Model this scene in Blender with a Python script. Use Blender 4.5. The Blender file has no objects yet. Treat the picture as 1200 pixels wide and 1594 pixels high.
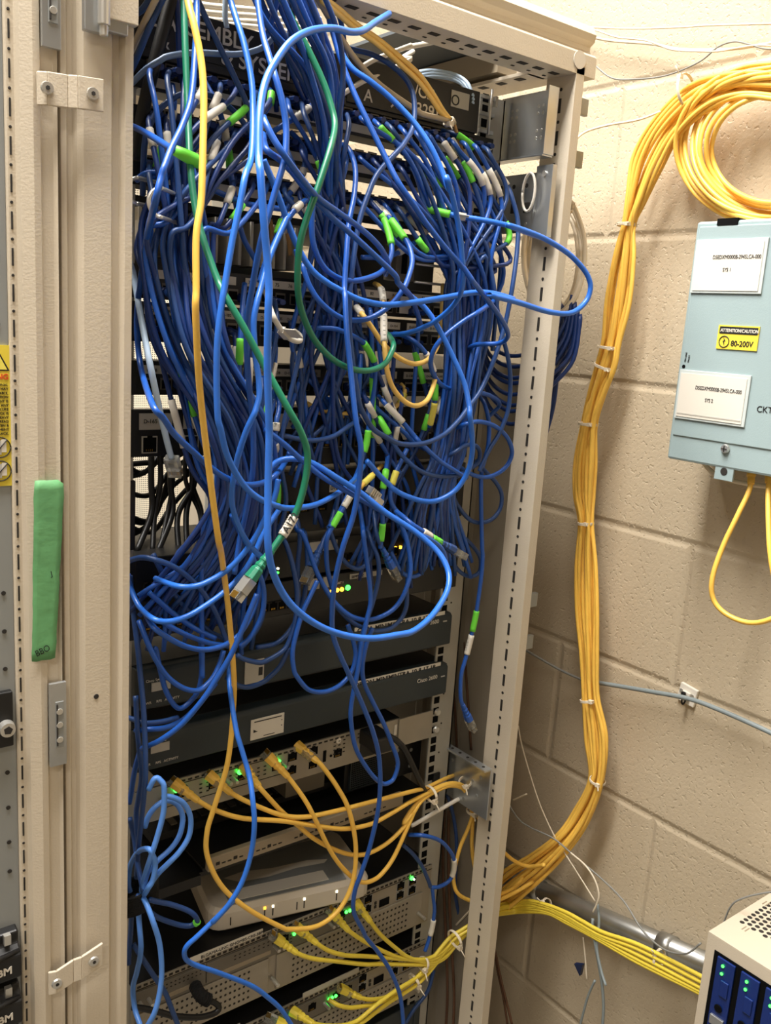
import bpy, math, random
import numpy as np
from mathutils import Vector, Matrix
SC = bpy.context.scene
COL = SC.collection
rnd = random.Random(7)
R_ = math.radians

# ------------------------------------------------------------------ materials
def srgb(r, g, b):
    f = lambda c: (c/255/12.92) if c/255 <= .04045 else ((c/255+.055)/1.055)**2.4
    return (f(r), f(g), f(b), 1)
MATS = {}
def mat(name, rgb, rough=.5, metal=0, emit=None, es=0, bump=0, bscale=200, var=0, vscale=20, spec=.5, trans=0, alpha=1):
    m = bpy.data.materials.new(name); m.use_nodes = True
    nt = m.node_tree; N = nt.nodes; L = nt.links; b = N['Principled BSDF']
    b.inputs['Base Color'].default_value = srgb(*rgb); b.inputs['Roughness'].default_value = rough
    b.inputs['Metallic'].default_value = metal; b.inputs['Specular IOR Level'].default_value = spec
    if trans: b.inputs['Transmission Weight'].default_value = trans
    tc = N.new('ShaderNodeTexCoord')
    if emit: b.inputs['Emission Color'].default_value = srgb(*emit); b.inputs['Emission Strength'].default_value = es
    if var:
        n = N.new('ShaderNodeTexNoise'); n.inputs['Scale'].default_value = vscale; n.inputs['Detail'].default_value = 4
        L.new(tc.outputs['Object'], n.inputs['Vector'])
        r = N.new('ShaderNodeValToRGB'); c = srgb(*rgb)
        r.color_ramp.elements[0].color = tuple(x*(1-var) for x in c[:3])+(1,)
        r.color_ramp.elements[1].color = tuple(min(1, x*(1+var)) for x in c[:3])+(1,)
        r.color_ramp.elements[0].position = .3; r.color_ramp.elements[1].position = .7
        L.new(n.outputs['Fac'], r.inputs['Fac']); L.new(r.outputs['Color'], b.inputs['Base Color'])
    if bump:
        n = N.new('ShaderNodeTexNoise'); n.inputs['Scale'].default_value = bscale; n.inputs['Detail'].default_value = 3
        L.new(tc.outputs['Object'], n.inputs['Vector'])
        u = N.new('ShaderNodeBump'); u.inputs['Strength'].default_value = bump; u.inputs['Distance'].default_value = .002
        L.new(n.outputs['Fac'], u.inputs['Height']); L.new(u.outputs['Normal'], b.inputs['Normal'])
    MATS[name] = m
    return m
M = MATS
mat('cream', (204, 192, 172), .42, bump=.12, bscale=500, var=.03, vscale=9)
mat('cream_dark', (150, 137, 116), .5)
mat('void', (10, 10, 10), .8, spec=.1)
mat('slot_dark', (38, 34, 30), .8)
mat('steel', (190, 194, 197), .28, metal=.8, var=.08, vscale=15)
mat('rail_paint', (172, 170, 162), .42, metal=.25, var=.05, vscale=12)
mat('grey_panel', (150, 153, 152), .45, metal=.3, var=.05, vscale=8)
mat('side_panel', (142, 132, 116), .6, var=.05, vscale=6)
mat('roof_steel', (112, 118, 122), .5, metal=.4)
mat('chrome', (214, 212, 206), .28, metal=.75)
mat('black', (17, 17, 18), .45, var=.15, vscale=30)
mat('black_plate', (24, 24, 25), .5)
mat('teal_black', (38, 47, 51), .5, bump=.06, bscale=900, var=.05)
mat('silver_case', (160, 152, 138), .38, metal=.35, var=.06, vscale=30)
mat('silver_dark', (118, 112, 102), .45, metal=.4)
mat('blue', (30, 84, 172), .34, spec=.5, var=.06, vscale=60)
mat('blue_lit', (42, 108, 208), .34, spec=.5, var=.06, vscale=60)  # same blue lightened for front cables, their lighting put into the colour
mat('blue_slate_shaded', (32, 66, 122), .4, var=.06, vscale=60)  # slate tone, also darkened to stand in for shade inside the rack
mat('blue_shaded', (18, 50, 112), .42, var=.06, vscale=60)  # same blue darkened, interior shade painted into deep cables and boots
mat('blue_light', (84, 138, 220), .42, var=.05, vscale=60)
mat('pale_blue', (186, 210, 236), .35)
mat('pale_blue_dull', (110, 134, 170), .45)
mat('green', (22, 112, 84), .36)
mat('yellow', (240, 192, 84), .42, var=.05, vscale=60)
mat('yellow_pale', (238, 196, 104), .42, var=.05, vscale=60)
mat('yellow_green', (232, 208, 72), .42, var=.05, vscale=60)
mat('grey_beige', (176, 160, 134), .5)
mat('tan', (176, 132, 78), .5)
mat('brown', (84, 54, 34), .6)
mat('white', (224, 218, 206), .45)
mat('white_warm', (226, 214, 192), .5)
mat('grey', (132, 132, 128), .5)
mat('grey_blue', (128, 138, 140), .5)
mat('label_white', (214, 208, 196), .55)
mat('label_grey', (182, 178, 168), .55)
mat('tag_green', (112, 222, 66), .5)
mat('tag_green_deep', (64, 170, 52), .5)
mat('tag_yellow', (236, 222, 96), .5)
mat('ink', (20, 20, 22), .6)
mat('ink_white', (214, 208, 196), .6)
mat('tape_green', (98, 158, 104), .62, bump=.35, bscale=60, var=.05, vscale=25)
mat('warn_yellow', (226, 204, 66), .5)
mat('warn_red', (205, 80, 30), .5)
mat('box_blue', (150, 168, 170), .42, bump=.08, bscale=700, var=.02, vscale=8)
mat('sleeve', (190, 198, 196), .3)
mat('plastic_white', (206, 198, 184), .42)
mat('plastic_clear', (222, 222, 216), .12, trans=.85)
mat('gold', (200, 160, 70), .3, metal=1)
mat('led_green', (30, 120, 40), .3, emit=(60, 255, 70), es=6)
mat('led_amber', (160, 100, 20), .3, emit=(255, 175, 40), es=7)
mat('led_white', (220, 220, 200), .3, emit=(255, 240, 200), es=4)
mat('glass', (14, 20, 40), .08, spec=.6)
mat('drive_blue', (16, 42, 108), .3)
mat('strap', (12, 12, 13), .9, bump=.5, bscale=900)
mat('dark_blue_clip', (14, 30, 66), .4)
mat('conduit', (170, 170, 166), .32, metal=.85, var=.1, vscale=25)
mat('door_white', (205, 196, 178), .6)
mat('floor_tile', (120, 116, 108), .5, var=.06, vscale=3)
mat('ceiling_tile', (206, 202, 192), .85, var=.03, vscale=12, bump=.3, bscale=120)
mat('lamp_panel', (240, 236, 225), .5, emit=(255, 244, 224), es=5)

def wall_material():
    m = bpy.data.materials.new('painted_block_wall'); m.use_nodes = True
    nt = m.node_tree; N = nt.nodes; L = nt.links; b = N['Principled BSDF']
    b.inputs['Roughness'].default_value = .48
    tc = N.new('ShaderNodeTexCoord'); sp = N.new('ShaderNodeSeparateXYZ'); L.new(tc.outputs['Object'], sp.inputs[0])
    geo = N.new('ShaderNodeNewGeometry'); sn = N.new('ShaderNodeSeparateXYZ'); L.new(geo.outputs['Normal'], sn.inputs[0])
    ab = N.new('ShaderNodeMath'); ab.operation = 'ABSOLUTE'; L.new(sn.outputs['X'], ab.inputs[0])
    gt = N.new('ShaderNodeMath'); gt.operation = 'GREATER_THAN'; gt.inputs[1].default_value = .5; L.new(ab.outputs[0], gt.inputs[0])
    mx = N.new('ShaderNodeMix'); mx.data_type = 'FLOAT'
    L.new(gt.outputs[0], mx.inputs['Factor']); L.new(sp.outputs['X'], mx.inputs['A']); L.new(sp.outputs['Y'], mx.inputs['B'])
    cb = N.new('ShaderNodeCombineXYZ'); L.new(mx.outputs['Result'], cb.inputs[0]); L.new(sp.outputs['Z'], cb.inputs[1])
    mp = N.new('ShaderNodeMapping'); mp.inputs['Location'].default_value = (.194+.4064*20, -.0, 0); L.new(cb.outputs[0], mp.inputs[0])
    # joints lie at z = .1365 + .2032 n
    mp.inputs['Location'].default_value = (.194+.4064*20, 2.032-.1365, 0)
    br = N.new('ShaderNodeTexBrick'); br.offset = .5; br.offset_frequency = 2
    br.inputs['Scale'].default_value = 1; br.inputs['Brick Width'].default_value = .4064; br.inputs['Row Height'].default_value = .2032
    br.inputs['Mortar Size'].default_value = .0085; br.inputs['Mortar Smooth'].default_value = .9
    br.inputs['Color1'].default_value = (1, 1, 1, 1); br.inputs['Color2'].default_value = (1, 1, 1, 1); br.inputs['Mortar'].default_value = (0, 0, 0, 1)
    L.new(mp.outputs[0], br.inputs['Vector'])
    n1 = N.new('ShaderNodeTexNoise'); n1.inputs['Scale'].default_value = 240; n1.inputs['Detail'].default_value = 5; L.new(tc.outputs['Object'], n1.inputs['Vector'])
    v = N.new('ShaderNodeTexNoise'); v.inputs['Scale'].default_value = 170; v.inputs['Detail'].default_value = 2; L.new(tc.outputs['Object'], v.inputs['Vector'])
    vr = N.new('ShaderNodeMapRange'); vr.inputs['From Min'].default_value = .60; vr.inputs['From Max'].default_value = .68; L.new(v.outputs['Fac'], vr.inputs['Value'])
    def mul(a, k):
        q = N.new('ShaderNodeMath'); q.operation = 'MULTIPLY'; L.new(a, q.inputs[0]); q.inputs[1].default_value = k; return q.outputs[0]
    def add(a, c):
        q = N.new('ShaderNodeMath'); q.operation = 'ADD'; L.new(a, q.inputs[0]); L.new(c, q.inputs[1]); return q.outputs[0]
    h = add(add(mul(n1.outputs['Fac'], .22), mul(vr.outputs[0], -.22)), mul(br.outputs['Color'], .75))
    bp = N.new('ShaderNodeBump'); bp.inputs['Strength'].default_value = .5; bp.inputs['Distance'].default_value = .006
    L.new(h, bp.inputs['Height']); L.new(bp.outputs['Normal'], b.inputs['Normal'])
    n2 = N.new('ShaderNodeTexNoise'); n2.inputs['Scale'].default_value = 3; n2.inputs['Detail'].default_value = 3; L.new(tc.outputs['Object'], n2.inputs['Vector'])
    r = N.new('ShaderNodeValToRGB'); r.color_ramp.elements[0].color = srgb(188, 173, 148); r.color_ramp.elements[1].color = srgb(199, 184, 159)
    L.new(n2.outputs['Fac'], r.inputs['Fac']); L.new(r.outputs['Color'], b.inputs['Base Color'])
    return m
M['wall'] = wall_material()

def perforated_material():
    # a white sheet full of small dark round holes: the pattern belongs to the sheet
    m = bpy.data.materials.new('perforated_sheet'); m.use_nodes = True
    nt = m.node_tree; N = nt.nodes; L = nt.links; b = N['Principled BSDF']; b.inputs['Roughness'].default_value = .6
    tc = N.new('ShaderNodeTexCoord'); mp = N.new('ShaderNodeMapping'); mp.inputs['Scale'].default_value = (230, 230, 230)
    mp.inputs['Rotation'].default_value = (R_(90), 0, 0)
    L.new(tc.outputs['Object'], mp.inputs[0])
    fr = N.new('ShaderNodeVectorMath'); fr.operation = 'FRACTION'; L.new(mp.outputs[0], fr.inputs[0])
    sb = N.new('ShaderNodeVectorMath'); sb.operation = 'SUBTRACT'; sb.inputs[1].default_value = (.5, .5, .5); L.new(fr.outputs[0], sb.inputs[0])
    sp = N.new('ShaderNodeSeparateXYZ'); L.new(sb.outputs[0], sp.inputs[0]); cb = N.new('ShaderNodeCombineXYZ')
    L.new(sp.outputs[0], cb.inputs[0]); L.new(sp.outputs[1], cb.inputs[1])
    ln = N.new('ShaderNodeVectorMath'); ln.operation = 'LENGTH'; L.new(cb.outputs[0], ln.inputs[0])
    lt = N.new('ShaderNodeMath'); lt.operation = 'LESS_THAN'; lt.inputs[1].default_value = .26; L.new(ln.outputs['Value'], lt.inputs[0])
    mx = N.new('ShaderNodeMix'); mx.data_type = 'RGBA'; L.new(lt.outputs[0], mx.inputs['Factor'])
    mx.inputs['A'].default_value = srgb(236, 226, 204); mx.inputs['B'].default_value = srgb(70, 66, 60)
    L.new(mx.outputs['Result'], b.inputs['Base Color'])
    return m
M['perforated'] = perforated_material()

# ------------------------------------------------------------------ mesh building
class MB:
    def __init__(s): s.v = []; s.f = []; s.m = []; s.mats = []; s.sm = []
    def mi(s, m):
        if m not in s.mats: s.mats.append(m)
        return s.mats.index(m)
    def add(s, vs, fs, m, smooth=False):
        o = len(s.v); s.v += [tuple(p) for p in vs]; k = s.mi(m)
        for f in fs: s.f.append(tuple(i+o for i in f)); s.m.append(k); s.sm.append(smooth)
        return s
    def box(s, x0, x1, y0, y1, z0, z1, m='black', mx=None):
        vs = [Vector((x, y, z)) for x in (x0, x1) for y in (y0, y1) for z in (z0, z1)]
        if mx is not None: vs = [mx @ p for p in vs]
        return s.add(vs, [(0, 1, 3, 2), (4, 6, 7, 5), (0, 4, 5, 1), (2, 3, 7, 6), (0, 2, 6, 4), (1, 5, 7, 3)], m)
    def prism(s, poly, a, b, axis='Z', m='black'):
        # poly in the two other axes, extruded from a to b
        n = len(poly)
        def P(p, h): return {'Z': (p[0], p[1], h), 'X': (h, p[0], p[1]), 'Y': (p[0], h, p[1])}[axis]
        vs = [P(p, a) for p in poly]+[P(p, b) for p in poly]
        return s.add(vs, [tuple(range(n))[::-1], tuple(range(n, 2*n))]+[(i, (i+1) % n, n+(i+1) % n, n+i) for i in range(n)], m)
    def cyl(s, c, ax, r, h, m='chrome', n=16, r2=None):
        c = Vector(c); ax = Vector(ax).normalized(); t = ax.orthogonal().normalized(); u = ax.cross(t); r2 = r if r2 is None else r2
        vs = [c+(t*math.cos(i*2*math.pi/n)+u*math.sin(i*2*math.pi/n))*r for i in range(n)]
        vs += [c+ax*h+(t*math.cos(i*2*math.pi/n)+u*math.sin(i*2*math.pi/n))*r2 for i in range(n)]
        return s.add(vs, [tuple(range(n))[::-1], tuple(range(n, 2*n))]+[(i, (i+1) % n, n+(i+1) % n, n+i) for i in range(n)], m)
    def tube(s, P, r, m, n=8, close=False):
        P = np.asarray(P, float); T = np.gradient(P, axis=0); T /= np.linalg.norm(T, axis=1)[:, None]+1e-12
        t0 = T[0]; nn = np.cross(t0, [0, 0, 1.]);
        if np.linalg.norm(nn) < .2: nn = np.cross(t0, [1., 0, 0])
        nn /= np.linalg.norm(nn); K = len(P); vs = []
        rr = np.full(K, r) if np.isscalar(r) else np.asarray(r)
        a = np.arange(n)*2*np.pi/n; ca, sa = np.cos(a)[:, None], np.sin(a)[:, None]
        for i in range(K):
            nn = nn-T[i]*nn.dot(T[i]); nn /= np.linalg.norm(nn); bb = np.cross(T[i], nn)
            vs.append(P[i]+rr[i]*(ca*nn+sa*bb))
        vs = np.concatenate(vs).tolist(); fs = []
        for i in range(K-1):
            o = i*n
            for j in range(n): fs.append((o+j, o+(j+1) % n, o+n+(j+1) % n, o+n+j))
        fs.append(tuple(range(n))[::-1]); fs.append(tuple(range((K-1)*n, K*n)))
        return s.add(vs, fs, m, True)
    def build(s, name, parent=None, loc=None, bevel=0, mods=None):
        me = bpy.data.meshes.new(name)
        vs = s.v
        if loc is not None: vs = [(a-loc[0], b-loc[1], c-loc[2]) for a, b, c in vs]
        me.from_pydata(vs, [], s.f); me.polygons.foreach_set('material_index', s.m); me.polygons.foreach_set('use_smooth', s.sm)
        for m in s.mats: me.materials.append(M[m])
        me.update(); o = bpy.data.objects.new(name, me); COL.objects.link(o)
        if loc is not None: o.location = loc
        if parent is not None: o.parent = parent; 
        if bevel:
            b = o.modifiers.new('bevel', 'BEVEL'); b.width = bevel; b.segments = 2; b.limit_method = 'ANGLE'
        return o
def tag(o, label, cat, group=None):
    o['label'] = label; o['category'] = cat
    if group: o['group'] = group
    return o
def empty(name, label=None, cat=None, loc=(0, 0, 0), group=None):
    o = bpy.data.objects.new(name, None); COL.objects.link(o); o.location = loc; o.empty_display_size = .02
    if label: tag(o, label, cat, group)
    return o
def part(mb, name, parent, bevel=0):
    # vertices are given in world space; parents are unrotated empties / meshes at a known place
    loc = Vector((0, 0, 0)); p = parent
    while p is not None: loc += p.location; p = p.parent
    mb.v = [(a-loc[0], b-loc[1], c-loc[2]) for a, b, c in mb.v]
    return mb.build(name, parent, bevel=bevel)
def text(s, size, org, face, matname, parent, name='lettering', bold=.0, align='LEFT', tilt=0, squash=1):
    cu = bpy.data.curves.new(name, 'FONT'); cu.body = s; cu.size = size; cu.extrude = .0002; cu.offset = bold*size; cu.align_x = align
    tmp = bpy.data.objects.new('tmp', cu); COL.objects.link(tmp); bpy.context.view_layer.update()
    me = bpy.data.meshes.new_from_object(tmp.evaluated_get(bpy.context.evaluated_depsgraph_get()))
    bpy.data.objects.remove(tmp); bpy.data.curves.remove(cu)
    xa, za = ({'-Y': ((1, 0, 0), (0, 0, 1)), '-X': ((0, -1, 0), (0, 0, 1))}[face]) if isinstance(face, str) else face
    xa = Vector(xa); za = Vector(za)
    if tilt:
        c, n = math.cos(tilt), math.sin(tilt); xa, za = xa*c+za*n, za*c-xa*n
    nn = xa.cross(za); org = Vector(org)
    loc = Vector((0, 0, 0)); p = parent
    while p is not None: loc += p.location; p = p.parent
    for v in me.vertices: v.co = org+xa*v.co.x*squash+za*v.co.y+nn*(v.co.z)-loc
    me.materials.clear(); me.materials.append(M[matname]); me.update()
    o = bpy.data.objects.new(name, me); COL.objects.link(o); o.parent = parent
    return o
def catmull(P, n=8):
    P = np.asarray(P, float); P = np.vstack([2*P[0]-P[1], P, 2*P[-1]-P[-2]])
    t = (np.arange(n)/n)[:, None]; out = []
    for i in range(1, len(P)-2):
        a, b, c, d = P[i-1:i+3]
        out.append(.5*((2*b)+(c-a)*t+(2*a-5*b+4*c-d)*t*t+(3*b-a-3*c+d)*t**3))
    out.append(P[-2:-1]); return np.vstack(out)
LA, LB, LC, EXPO = 44, 53, 16, 0.0
CABLES = [
('patch_cable','yellow', 3.0, 'long yellow cable hanging down the rack front, looping round above the white access point','cable', None, 'Y','-454,-120,1875 -455,-128,1861 -454,-136,1845 -452,-145,1819 -453,-153,1793 -457,-162,1761 -461,-170,1732 -464,-175,1706 -470,-180,1679 -472,-186,1639 -473,-188,1621 -466,-180,1578 -457,-170,1542 -444,-160,1489 -427,-149,1420 -408,-121,1394 -382,-90,1326 -366,-75,1256 -356,-60,1208 -359,-57,1140 -371,-53,1089 -379,-51,1057 -378,-52,1025 -360,-55,983 -325,-58,942 -281,-60,903 -267,-59,894 -226,-57,881 -192,-55,890 -172,-53,921 -170,-52,970 -182,-49,1022 -196,-40,1054 -213,-29,1082 -218,-21,1088 -221,-15,1091', []),
('patch_cable','green', 3.0, 'green network cable ending in a loose silver plug, white A172 sleeve near its end','cable', None, 's','-438,-80,1888 -443,-95,1846 -447,-110,1800 -452,-125,1766 -457,-140,1736 -459,-155,1703 -458,-170,1676 -453,-186,1646 -452,-198,1634 -441,-210,1610 -427,-220,1581 -412,-235,1548 -401,-239,1529 -394,-240,1511 -394,-240,1491 -400,-240,1466 -409,-240,1449 -420,-240,1435 -424,-240,1430 -431,-240,1422', [['label_sleeve', 15.62, 16.5]]),
('patch_cable','green', 3.0, 'green network cable making a wide open loop left of the yellow cables','cable', None, '','-358,-100,1904 -354,-107,1893 -347,-117,1874 -336,-125,1853 -326,-134,1829 -322,-141,1811 -323,-151,1792 -340,-171,1767 -357,-180,1731 -367,-180,1704 -373,-180,1679 -372,-179,1646 -362,-173,1624 -343,-165,1602 -317,-157,1585 -290,-150,1576 -263,-143,1574 -238,-135,1580 -223,-127,1592 -215,-119,1601 -196,-85,1609 -175,-50,1612', []),
('patch_cable','pale_blue', 3.0, 'pale blue flat looking cable slanting down beside the left post to a clear plug','cable', None, 'c','-473,-35,1672 -466,-36,1659 -464,-43,1642 -466,-59,1618 -469,-87,1577 -455,-80,1530 -443,-70,1500 -433,-60,1480', []),
('patch_cable','blue_lit', 3.0, 'bright blue cable arching at the top, dropping straight and forming the biggest lowest loop','cable', None, '','-232,-100,1916 -269,-130,1894 -304,-160,1873 -324,-170,1865 -350,-180,1860 -377,-190,1850 -401,-200,1835 -420,-210,1815 -435,-220,1794 -446,-233,1768 -454,-248,1735 -458,-258,1723 -457,-263,1692 -454,-265,1664 -453,-268,1641 -454,-270,1624 -453,-270,1585 -450,-270,1545 -449,-270,1528 -450,-273,1486 -451,-278,1445 -443,-277,1418 -426,-275,1393 -399,-273,1371 -367,-270,1355 -335,-268,1346 -303,-265,1343 -280,-261,1342 -247,-248,1348 -220,-236,1363 -207,-224,1377 -206,-212,1391 -212,-200,1403 -228,-187,1418 -253,-173,1435 -276,-160,1454 -300,-152,1469 -319,-143,1481 -331,-136,1486 -343,-128,1486 -352,-122,1482 -360,-120,1473', []),
('patch_cable','blue_lit', 2.8, 'bright blue cable falling from the top and curving right beneath the label 1','cable', None, '','-396,-80,1898 -396,-95,1876 -394,-110,1849 -394,-125,1817 -400,-140,1784 -415,-166,1748 -432,-188,1730 -439,-193,1705 -446,-195,1676 -453,-198,1641 -455,-199,1632 -459,-200,1601 -459,-200,1569 -457,-200,1537 -454,-200,1526 -445,-197,1502 -428,-193,1478 -411,-190,1464 -391,-186,1455 -385,-183,1453 -381,-180,1451 -357,-167,1446 -323,-154,1445 -285,-139,1453 -233,-90,1454 -192,-50,1460', []),
('patch_cable','blue', 2.8, 'blue cable dropping mid rack and weaving past the yellow cables to the bottom edge','cable', None, '','-238,-40,1801 -242,-59,1793 -248,-80,1772 -261,-99,1743 -273,-110,1716 -281,-120,1689 -289,-131,1653 -293,-139,1642 -297,-150,1612 -297,-160,1575 -298,-174,1531 -293,-178,1505 -291,-177,1485 -291,-175,1458 -294,-173,1432 -302,-171,1404 -305,-165,1368 -303,-160,1338 -297,-155,1308 -283,-150,1281 -265,-143,1254 -240,-136,1213 -217,-132,1169 -202,-128,1127 -194,-122,1071 -197,-115,1015 -204,-110,977 -208,-105,951 -204,-100,919 -184,-95,882 -173,-91,863 -153,-90,835 -130,-90,798 -111,-90,756 -102,-90,719 -97,-90,684', []),
('patch_cable','blue_slate_shaded', 2.8, 'slate blue cable with white sleeve and green tag highest at right, sweeping to the middle','cable', None, '','-78,-10,1846 -73,-28,1841 -67,-34,1837 -52,-40,1828 -33,-46,1814 -23,-50,1805 -11,-58,1790 -9,-67,1774 -5,-75,1749 -9,-82,1718 -19,-90,1677 -25,-90,1633 -34,-90,1601 -46,-90,1571 -59,-91,1549 -79,-95,1531 -98,-100,1516 -123,-104,1501 -155,-108,1493 -189,-112,1494 -215,-116,1503 -236,-120,1513 -254,-126,1530 -262,-129,1541 -270,-128,1573 -275,-125,1605 -276,-122,1644 -274,-120,1658 -270,-117,1684 -263,-113,1717 -252,-110,1744 -239,-107,1767 -214,-103,1791 -204,-100,1800 -185,-90,1822 -178,-80,1850 -181,-70,1870 -196,-60,1884 -214,-50,1892 -233,-42,1894 -251,-40,1894', [['label_sleeve', 4.88, 6.0], ['green_tag', 1.38, 3.0]]),
('patch_cable','blue', 2.8, 'blue cable crossing diagonally from the upper left and curling back under the green tags','cable', None, '','-401,-160,1783 -410,-178,1776 -407,-188,1762 -399,-194,1749 -380,-190,1735 -357,-180,1724 -329,-170,1716 -300,-160,1708 -272,-150,1698 -251,-139,1689 -221,-110,1679 -201,-80,1672', []),
('patch_cable','blue', 2.8, 'blue cable running diagonally from the left across the centre to the third labelled panel','cable', None, '','-390,-140,1774 -407,-177,1755 -395,-178,1749 -382,-176,1742 -366,-173,1731 -336,-171,1711 -312,-169,1699 -281,-167,1682 -254,-164,1667 -249,-162,1662 -245,-159,1660 -208,-133,1650 -167,-93,1639 -126,-55,1621 -104,-30,1614', []),
('patch_cable','blue_lit', 2.8, 'bright blue cable bowing right then hooking back left behind the rows of tags','cable', None, '','-284,-80,1896 -280,-90,1874 -272,-100,1858 -257,-110,1848 -239,-120,1835 -221,-135,1815 -210,-150,1793 -201,-160,1770 -199,-170,1752 -211,-179,1762 -202,-178,1748 -190,-176,1725 -180,-174,1698 -170,-169,1665 -160,-148,1646 -160,-125,1630 -163,-102,1619 -167,-80,1612 -166,-50,1609 -158,-20,1608', []),
('patch_cable','blue', 2.8, 'blue cable falling rightward and ending in a sharp hook beside the right rail','cable', None, '','-288,-80,1901 -281,-96,1861 -275,-112,1831 -267,-128,1803 -258,-144,1774 -252,-158,1752 -238,-164,1735 -222,-166,1719 -197,-170,1697 -178,-173,1683 -167,-177,1671 -164,-177,1668 -139,-166,1658 -97,-151,1637 -67,-136,1621 -54,-122,1612 -53,-109,1607 -61,-94,1605 -62,-80,1603 -44,-40,1594 -38,-20,1584', []),
('patch_cable','blue_lit', 3.0, 'green tagged blue cable swinging out past the right post in a long horizontal loop','cable', None, '','-133,-20,1757 -136,-50,1751 -133,-62,1748 -115,-78,1744 -101,-89,1742 -77,-108,1739 -52,-124,1734 -33,-141,1726 -105,-160,1730 -83,-164,1727 -52,-167,1721 -19,-170,1710 2,-174,1697 12,-177,1686 16,-178,1674 11,-177,1659 -10,-176,1646 -44,-174,1645 -92,-173,1652 -136,-172,1657 -96,-169,1655 -123,-165,1659 -147,-160,1658 -179,-155,1651 -219,-150,1643 -247,-143,1639 -269,-137,1641 -283,-134,1645 -298,-131,1651 -307,-129,1655 -321,-125,1664 -333,-122,1678 -346,-120,1700 -357,-120,1722 -368,-120,1742 -377,-120,1757', [['green_tag', 1.88, 3.0], ['flag', 3.5, 4.0]]),
('patch_cable','blue', 2.8, 'green tagged blue cable whose loop dips between two labelled strips','cable', None, '','-184,-30,1750 -189,-50,1741 -192,-72,1729 -186,-90,1710 -185,-99,1699 -190,-110,1685 -202,-120,1668 -212,-125,1656 -223,-121,1640 -240,-115,1627 -258,-110,1622 -277,-105,1625 -295,-100,1637 -305,-95,1651 -310,-89,1668 -309,-86,1672 -310,-81,1672 -314,-80,1687', [['green_tag', 2.12, 3.0], ['label_sleeve', 0.88, 1.75]]),
('patch_cable','blue', 2.8, 'green tagged blue cable curling left in the loop just above the number card 85','cable', None, '','-192,-30,1753 -194,-50,1742 -195,-64,1730 -198,-83,1703 -208,-95,1687 -228,-107,1672 -260,-119,1662 -282,-120,1660 -301,-120,1666 -313,-120,1677 -321,-120,1694 -323,-120,1717 -321,-120,1740', [['green_tag', 2.12, 3.0], ['label_sleeve', 0.5, 1.5]]),
('patch_cable','blue_lit', 3.0, 'thick bright blue cable curving down across the right bundle and under it to the left','cable', None, '','-151,-40,1666 -183,-99,1653 -168,-111,1639 -155,-120,1619 -141,-130,1591 -130,-140,1563 -130,-151,1539 -133,-156,1531 -125,-153,1511 -116,-147,1487 -114,-140,1464 -123,-133,1443 -142,-126,1431 -159,-120,1430 -179,-113,1436 -191,-106,1443 -194,-102,1447 -206,-100,1457 -219,-100,1469 -226,-100,1475', []),
('patch_cable','blue', 2.8, 'blue cable bending back on itself in a wide C across the right bundle','cable', None, '','-8,-60,1663 -75,-99,1643 -98,-95,1629 -118,-89,1612 -127,-83,1597 -127,-78,1580 -113,-72,1563 -91,-67,1552 -62,-61,1548 -26,-56,1545 2,-49,1540 37,-30,1527 27,-20,1509', []),
('patch_cable','blue_slate_shaded', 2.8, 'blue cable with a green tag hanging in a long sweep near the right rail','cable', None, '','-78,-30,1833 -82,-58,1806 -72,-64,1785 -59,-68,1757 -48,-72,1714 -37,-78,1669 -24,-79,1630 -2,-78,1585 7,-76,1553 7,-75,1523 -3,-73,1495 -14,-72,1479 -22,-71,1463 -28,-70,1449', [['green_tag', 1.0, 2.12], ['label_sleeve', 0.0, 0.38]]),
('patch_cable','blue', 2.8, 'blue cable making the round loop that bulges farthest right below the panels','cable', None, '','-60,-50,1499 -64,-76,1509 -42,-77,1512 -13,-74,1506 12,-71,1493 28,-68,1475 30,-65,1460 21,-62,1447 2,-59,1439 -17,-56,1440 -35,-53,1447 -46,-50,1454', []),
('patch_cable','blue_slate_shaded', 2.8, 'blue cable forming a small curl beside the upper square holes of the right rail','cable', None, '','-78,-50,1462 -69,-67,1474 -51,-67,1482 -31,-63,1480 -20,-60,1471 -19,-57,1458 -31,-53,1448 -45,-51,1441 -75,-50,1428', []),
('patch_cable','blue_slate_shaded', 2.8, 'dark blue cable forming the lower round loop in front of the bare side panel','cable', None, '','-15,-50,1459 2,-49,1445 23,-48,1430 38,-47,1413 40,-46,1393 28,-45,1379 8,-44,1375 -12,-43,1381 -33,-42,1400 -44,-41,1415 -67,-40,1436', []),
('patch_cable','blue', 2.8, 'loose blue cable hanging by the side panel with green tag, grey sleeve, clear plug','cable', None, 'B','16,-10,1538 3,-37,1529 9,-42,1505 9,-44,1477 3,-46,1458 -2,-48,1434 8,-50,1347 11,-50,1333 12,-50,1306 10,-50,1270 7,-50,1242 0,-50,1206 -4,-50,1190 -9,-50,1168 -6,-50,1135 3,-50,1117', [['green_tag', 9.5, 10.38], ['label_sleeve', 10.62, 11.5]]),
('patch_cable','blue_slate_shaded', 2.8, 'blue cable looping out of the bundle just above the loose hanging plug cable','cable', None, '','-61,-40,1381 -41,-39,1370 -10,-38,1353 17,-37,1329 24,-35,1311 21,-34,1302 9,-33,1299 -8,-32,1306 -25,-31,1322 -36,-30,1334', []),
('patch_cable','blue', 2.8, 'blue cable slanting just below the big loop cable toward its right end','cable', None, '','-377,-140,1517 -357,-143,1503 -340,-145,1489 -316,-148,1471 -291,-150,1457 -280,-152,1451 -250,-155,1435 -233,-158,1426 -219,-160,1418 -207,-165,1410 -203,-167,1407 -185,-165,1399 -165,-161,1387 -157,-160,1377 -152,-160,1363', []),
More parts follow.
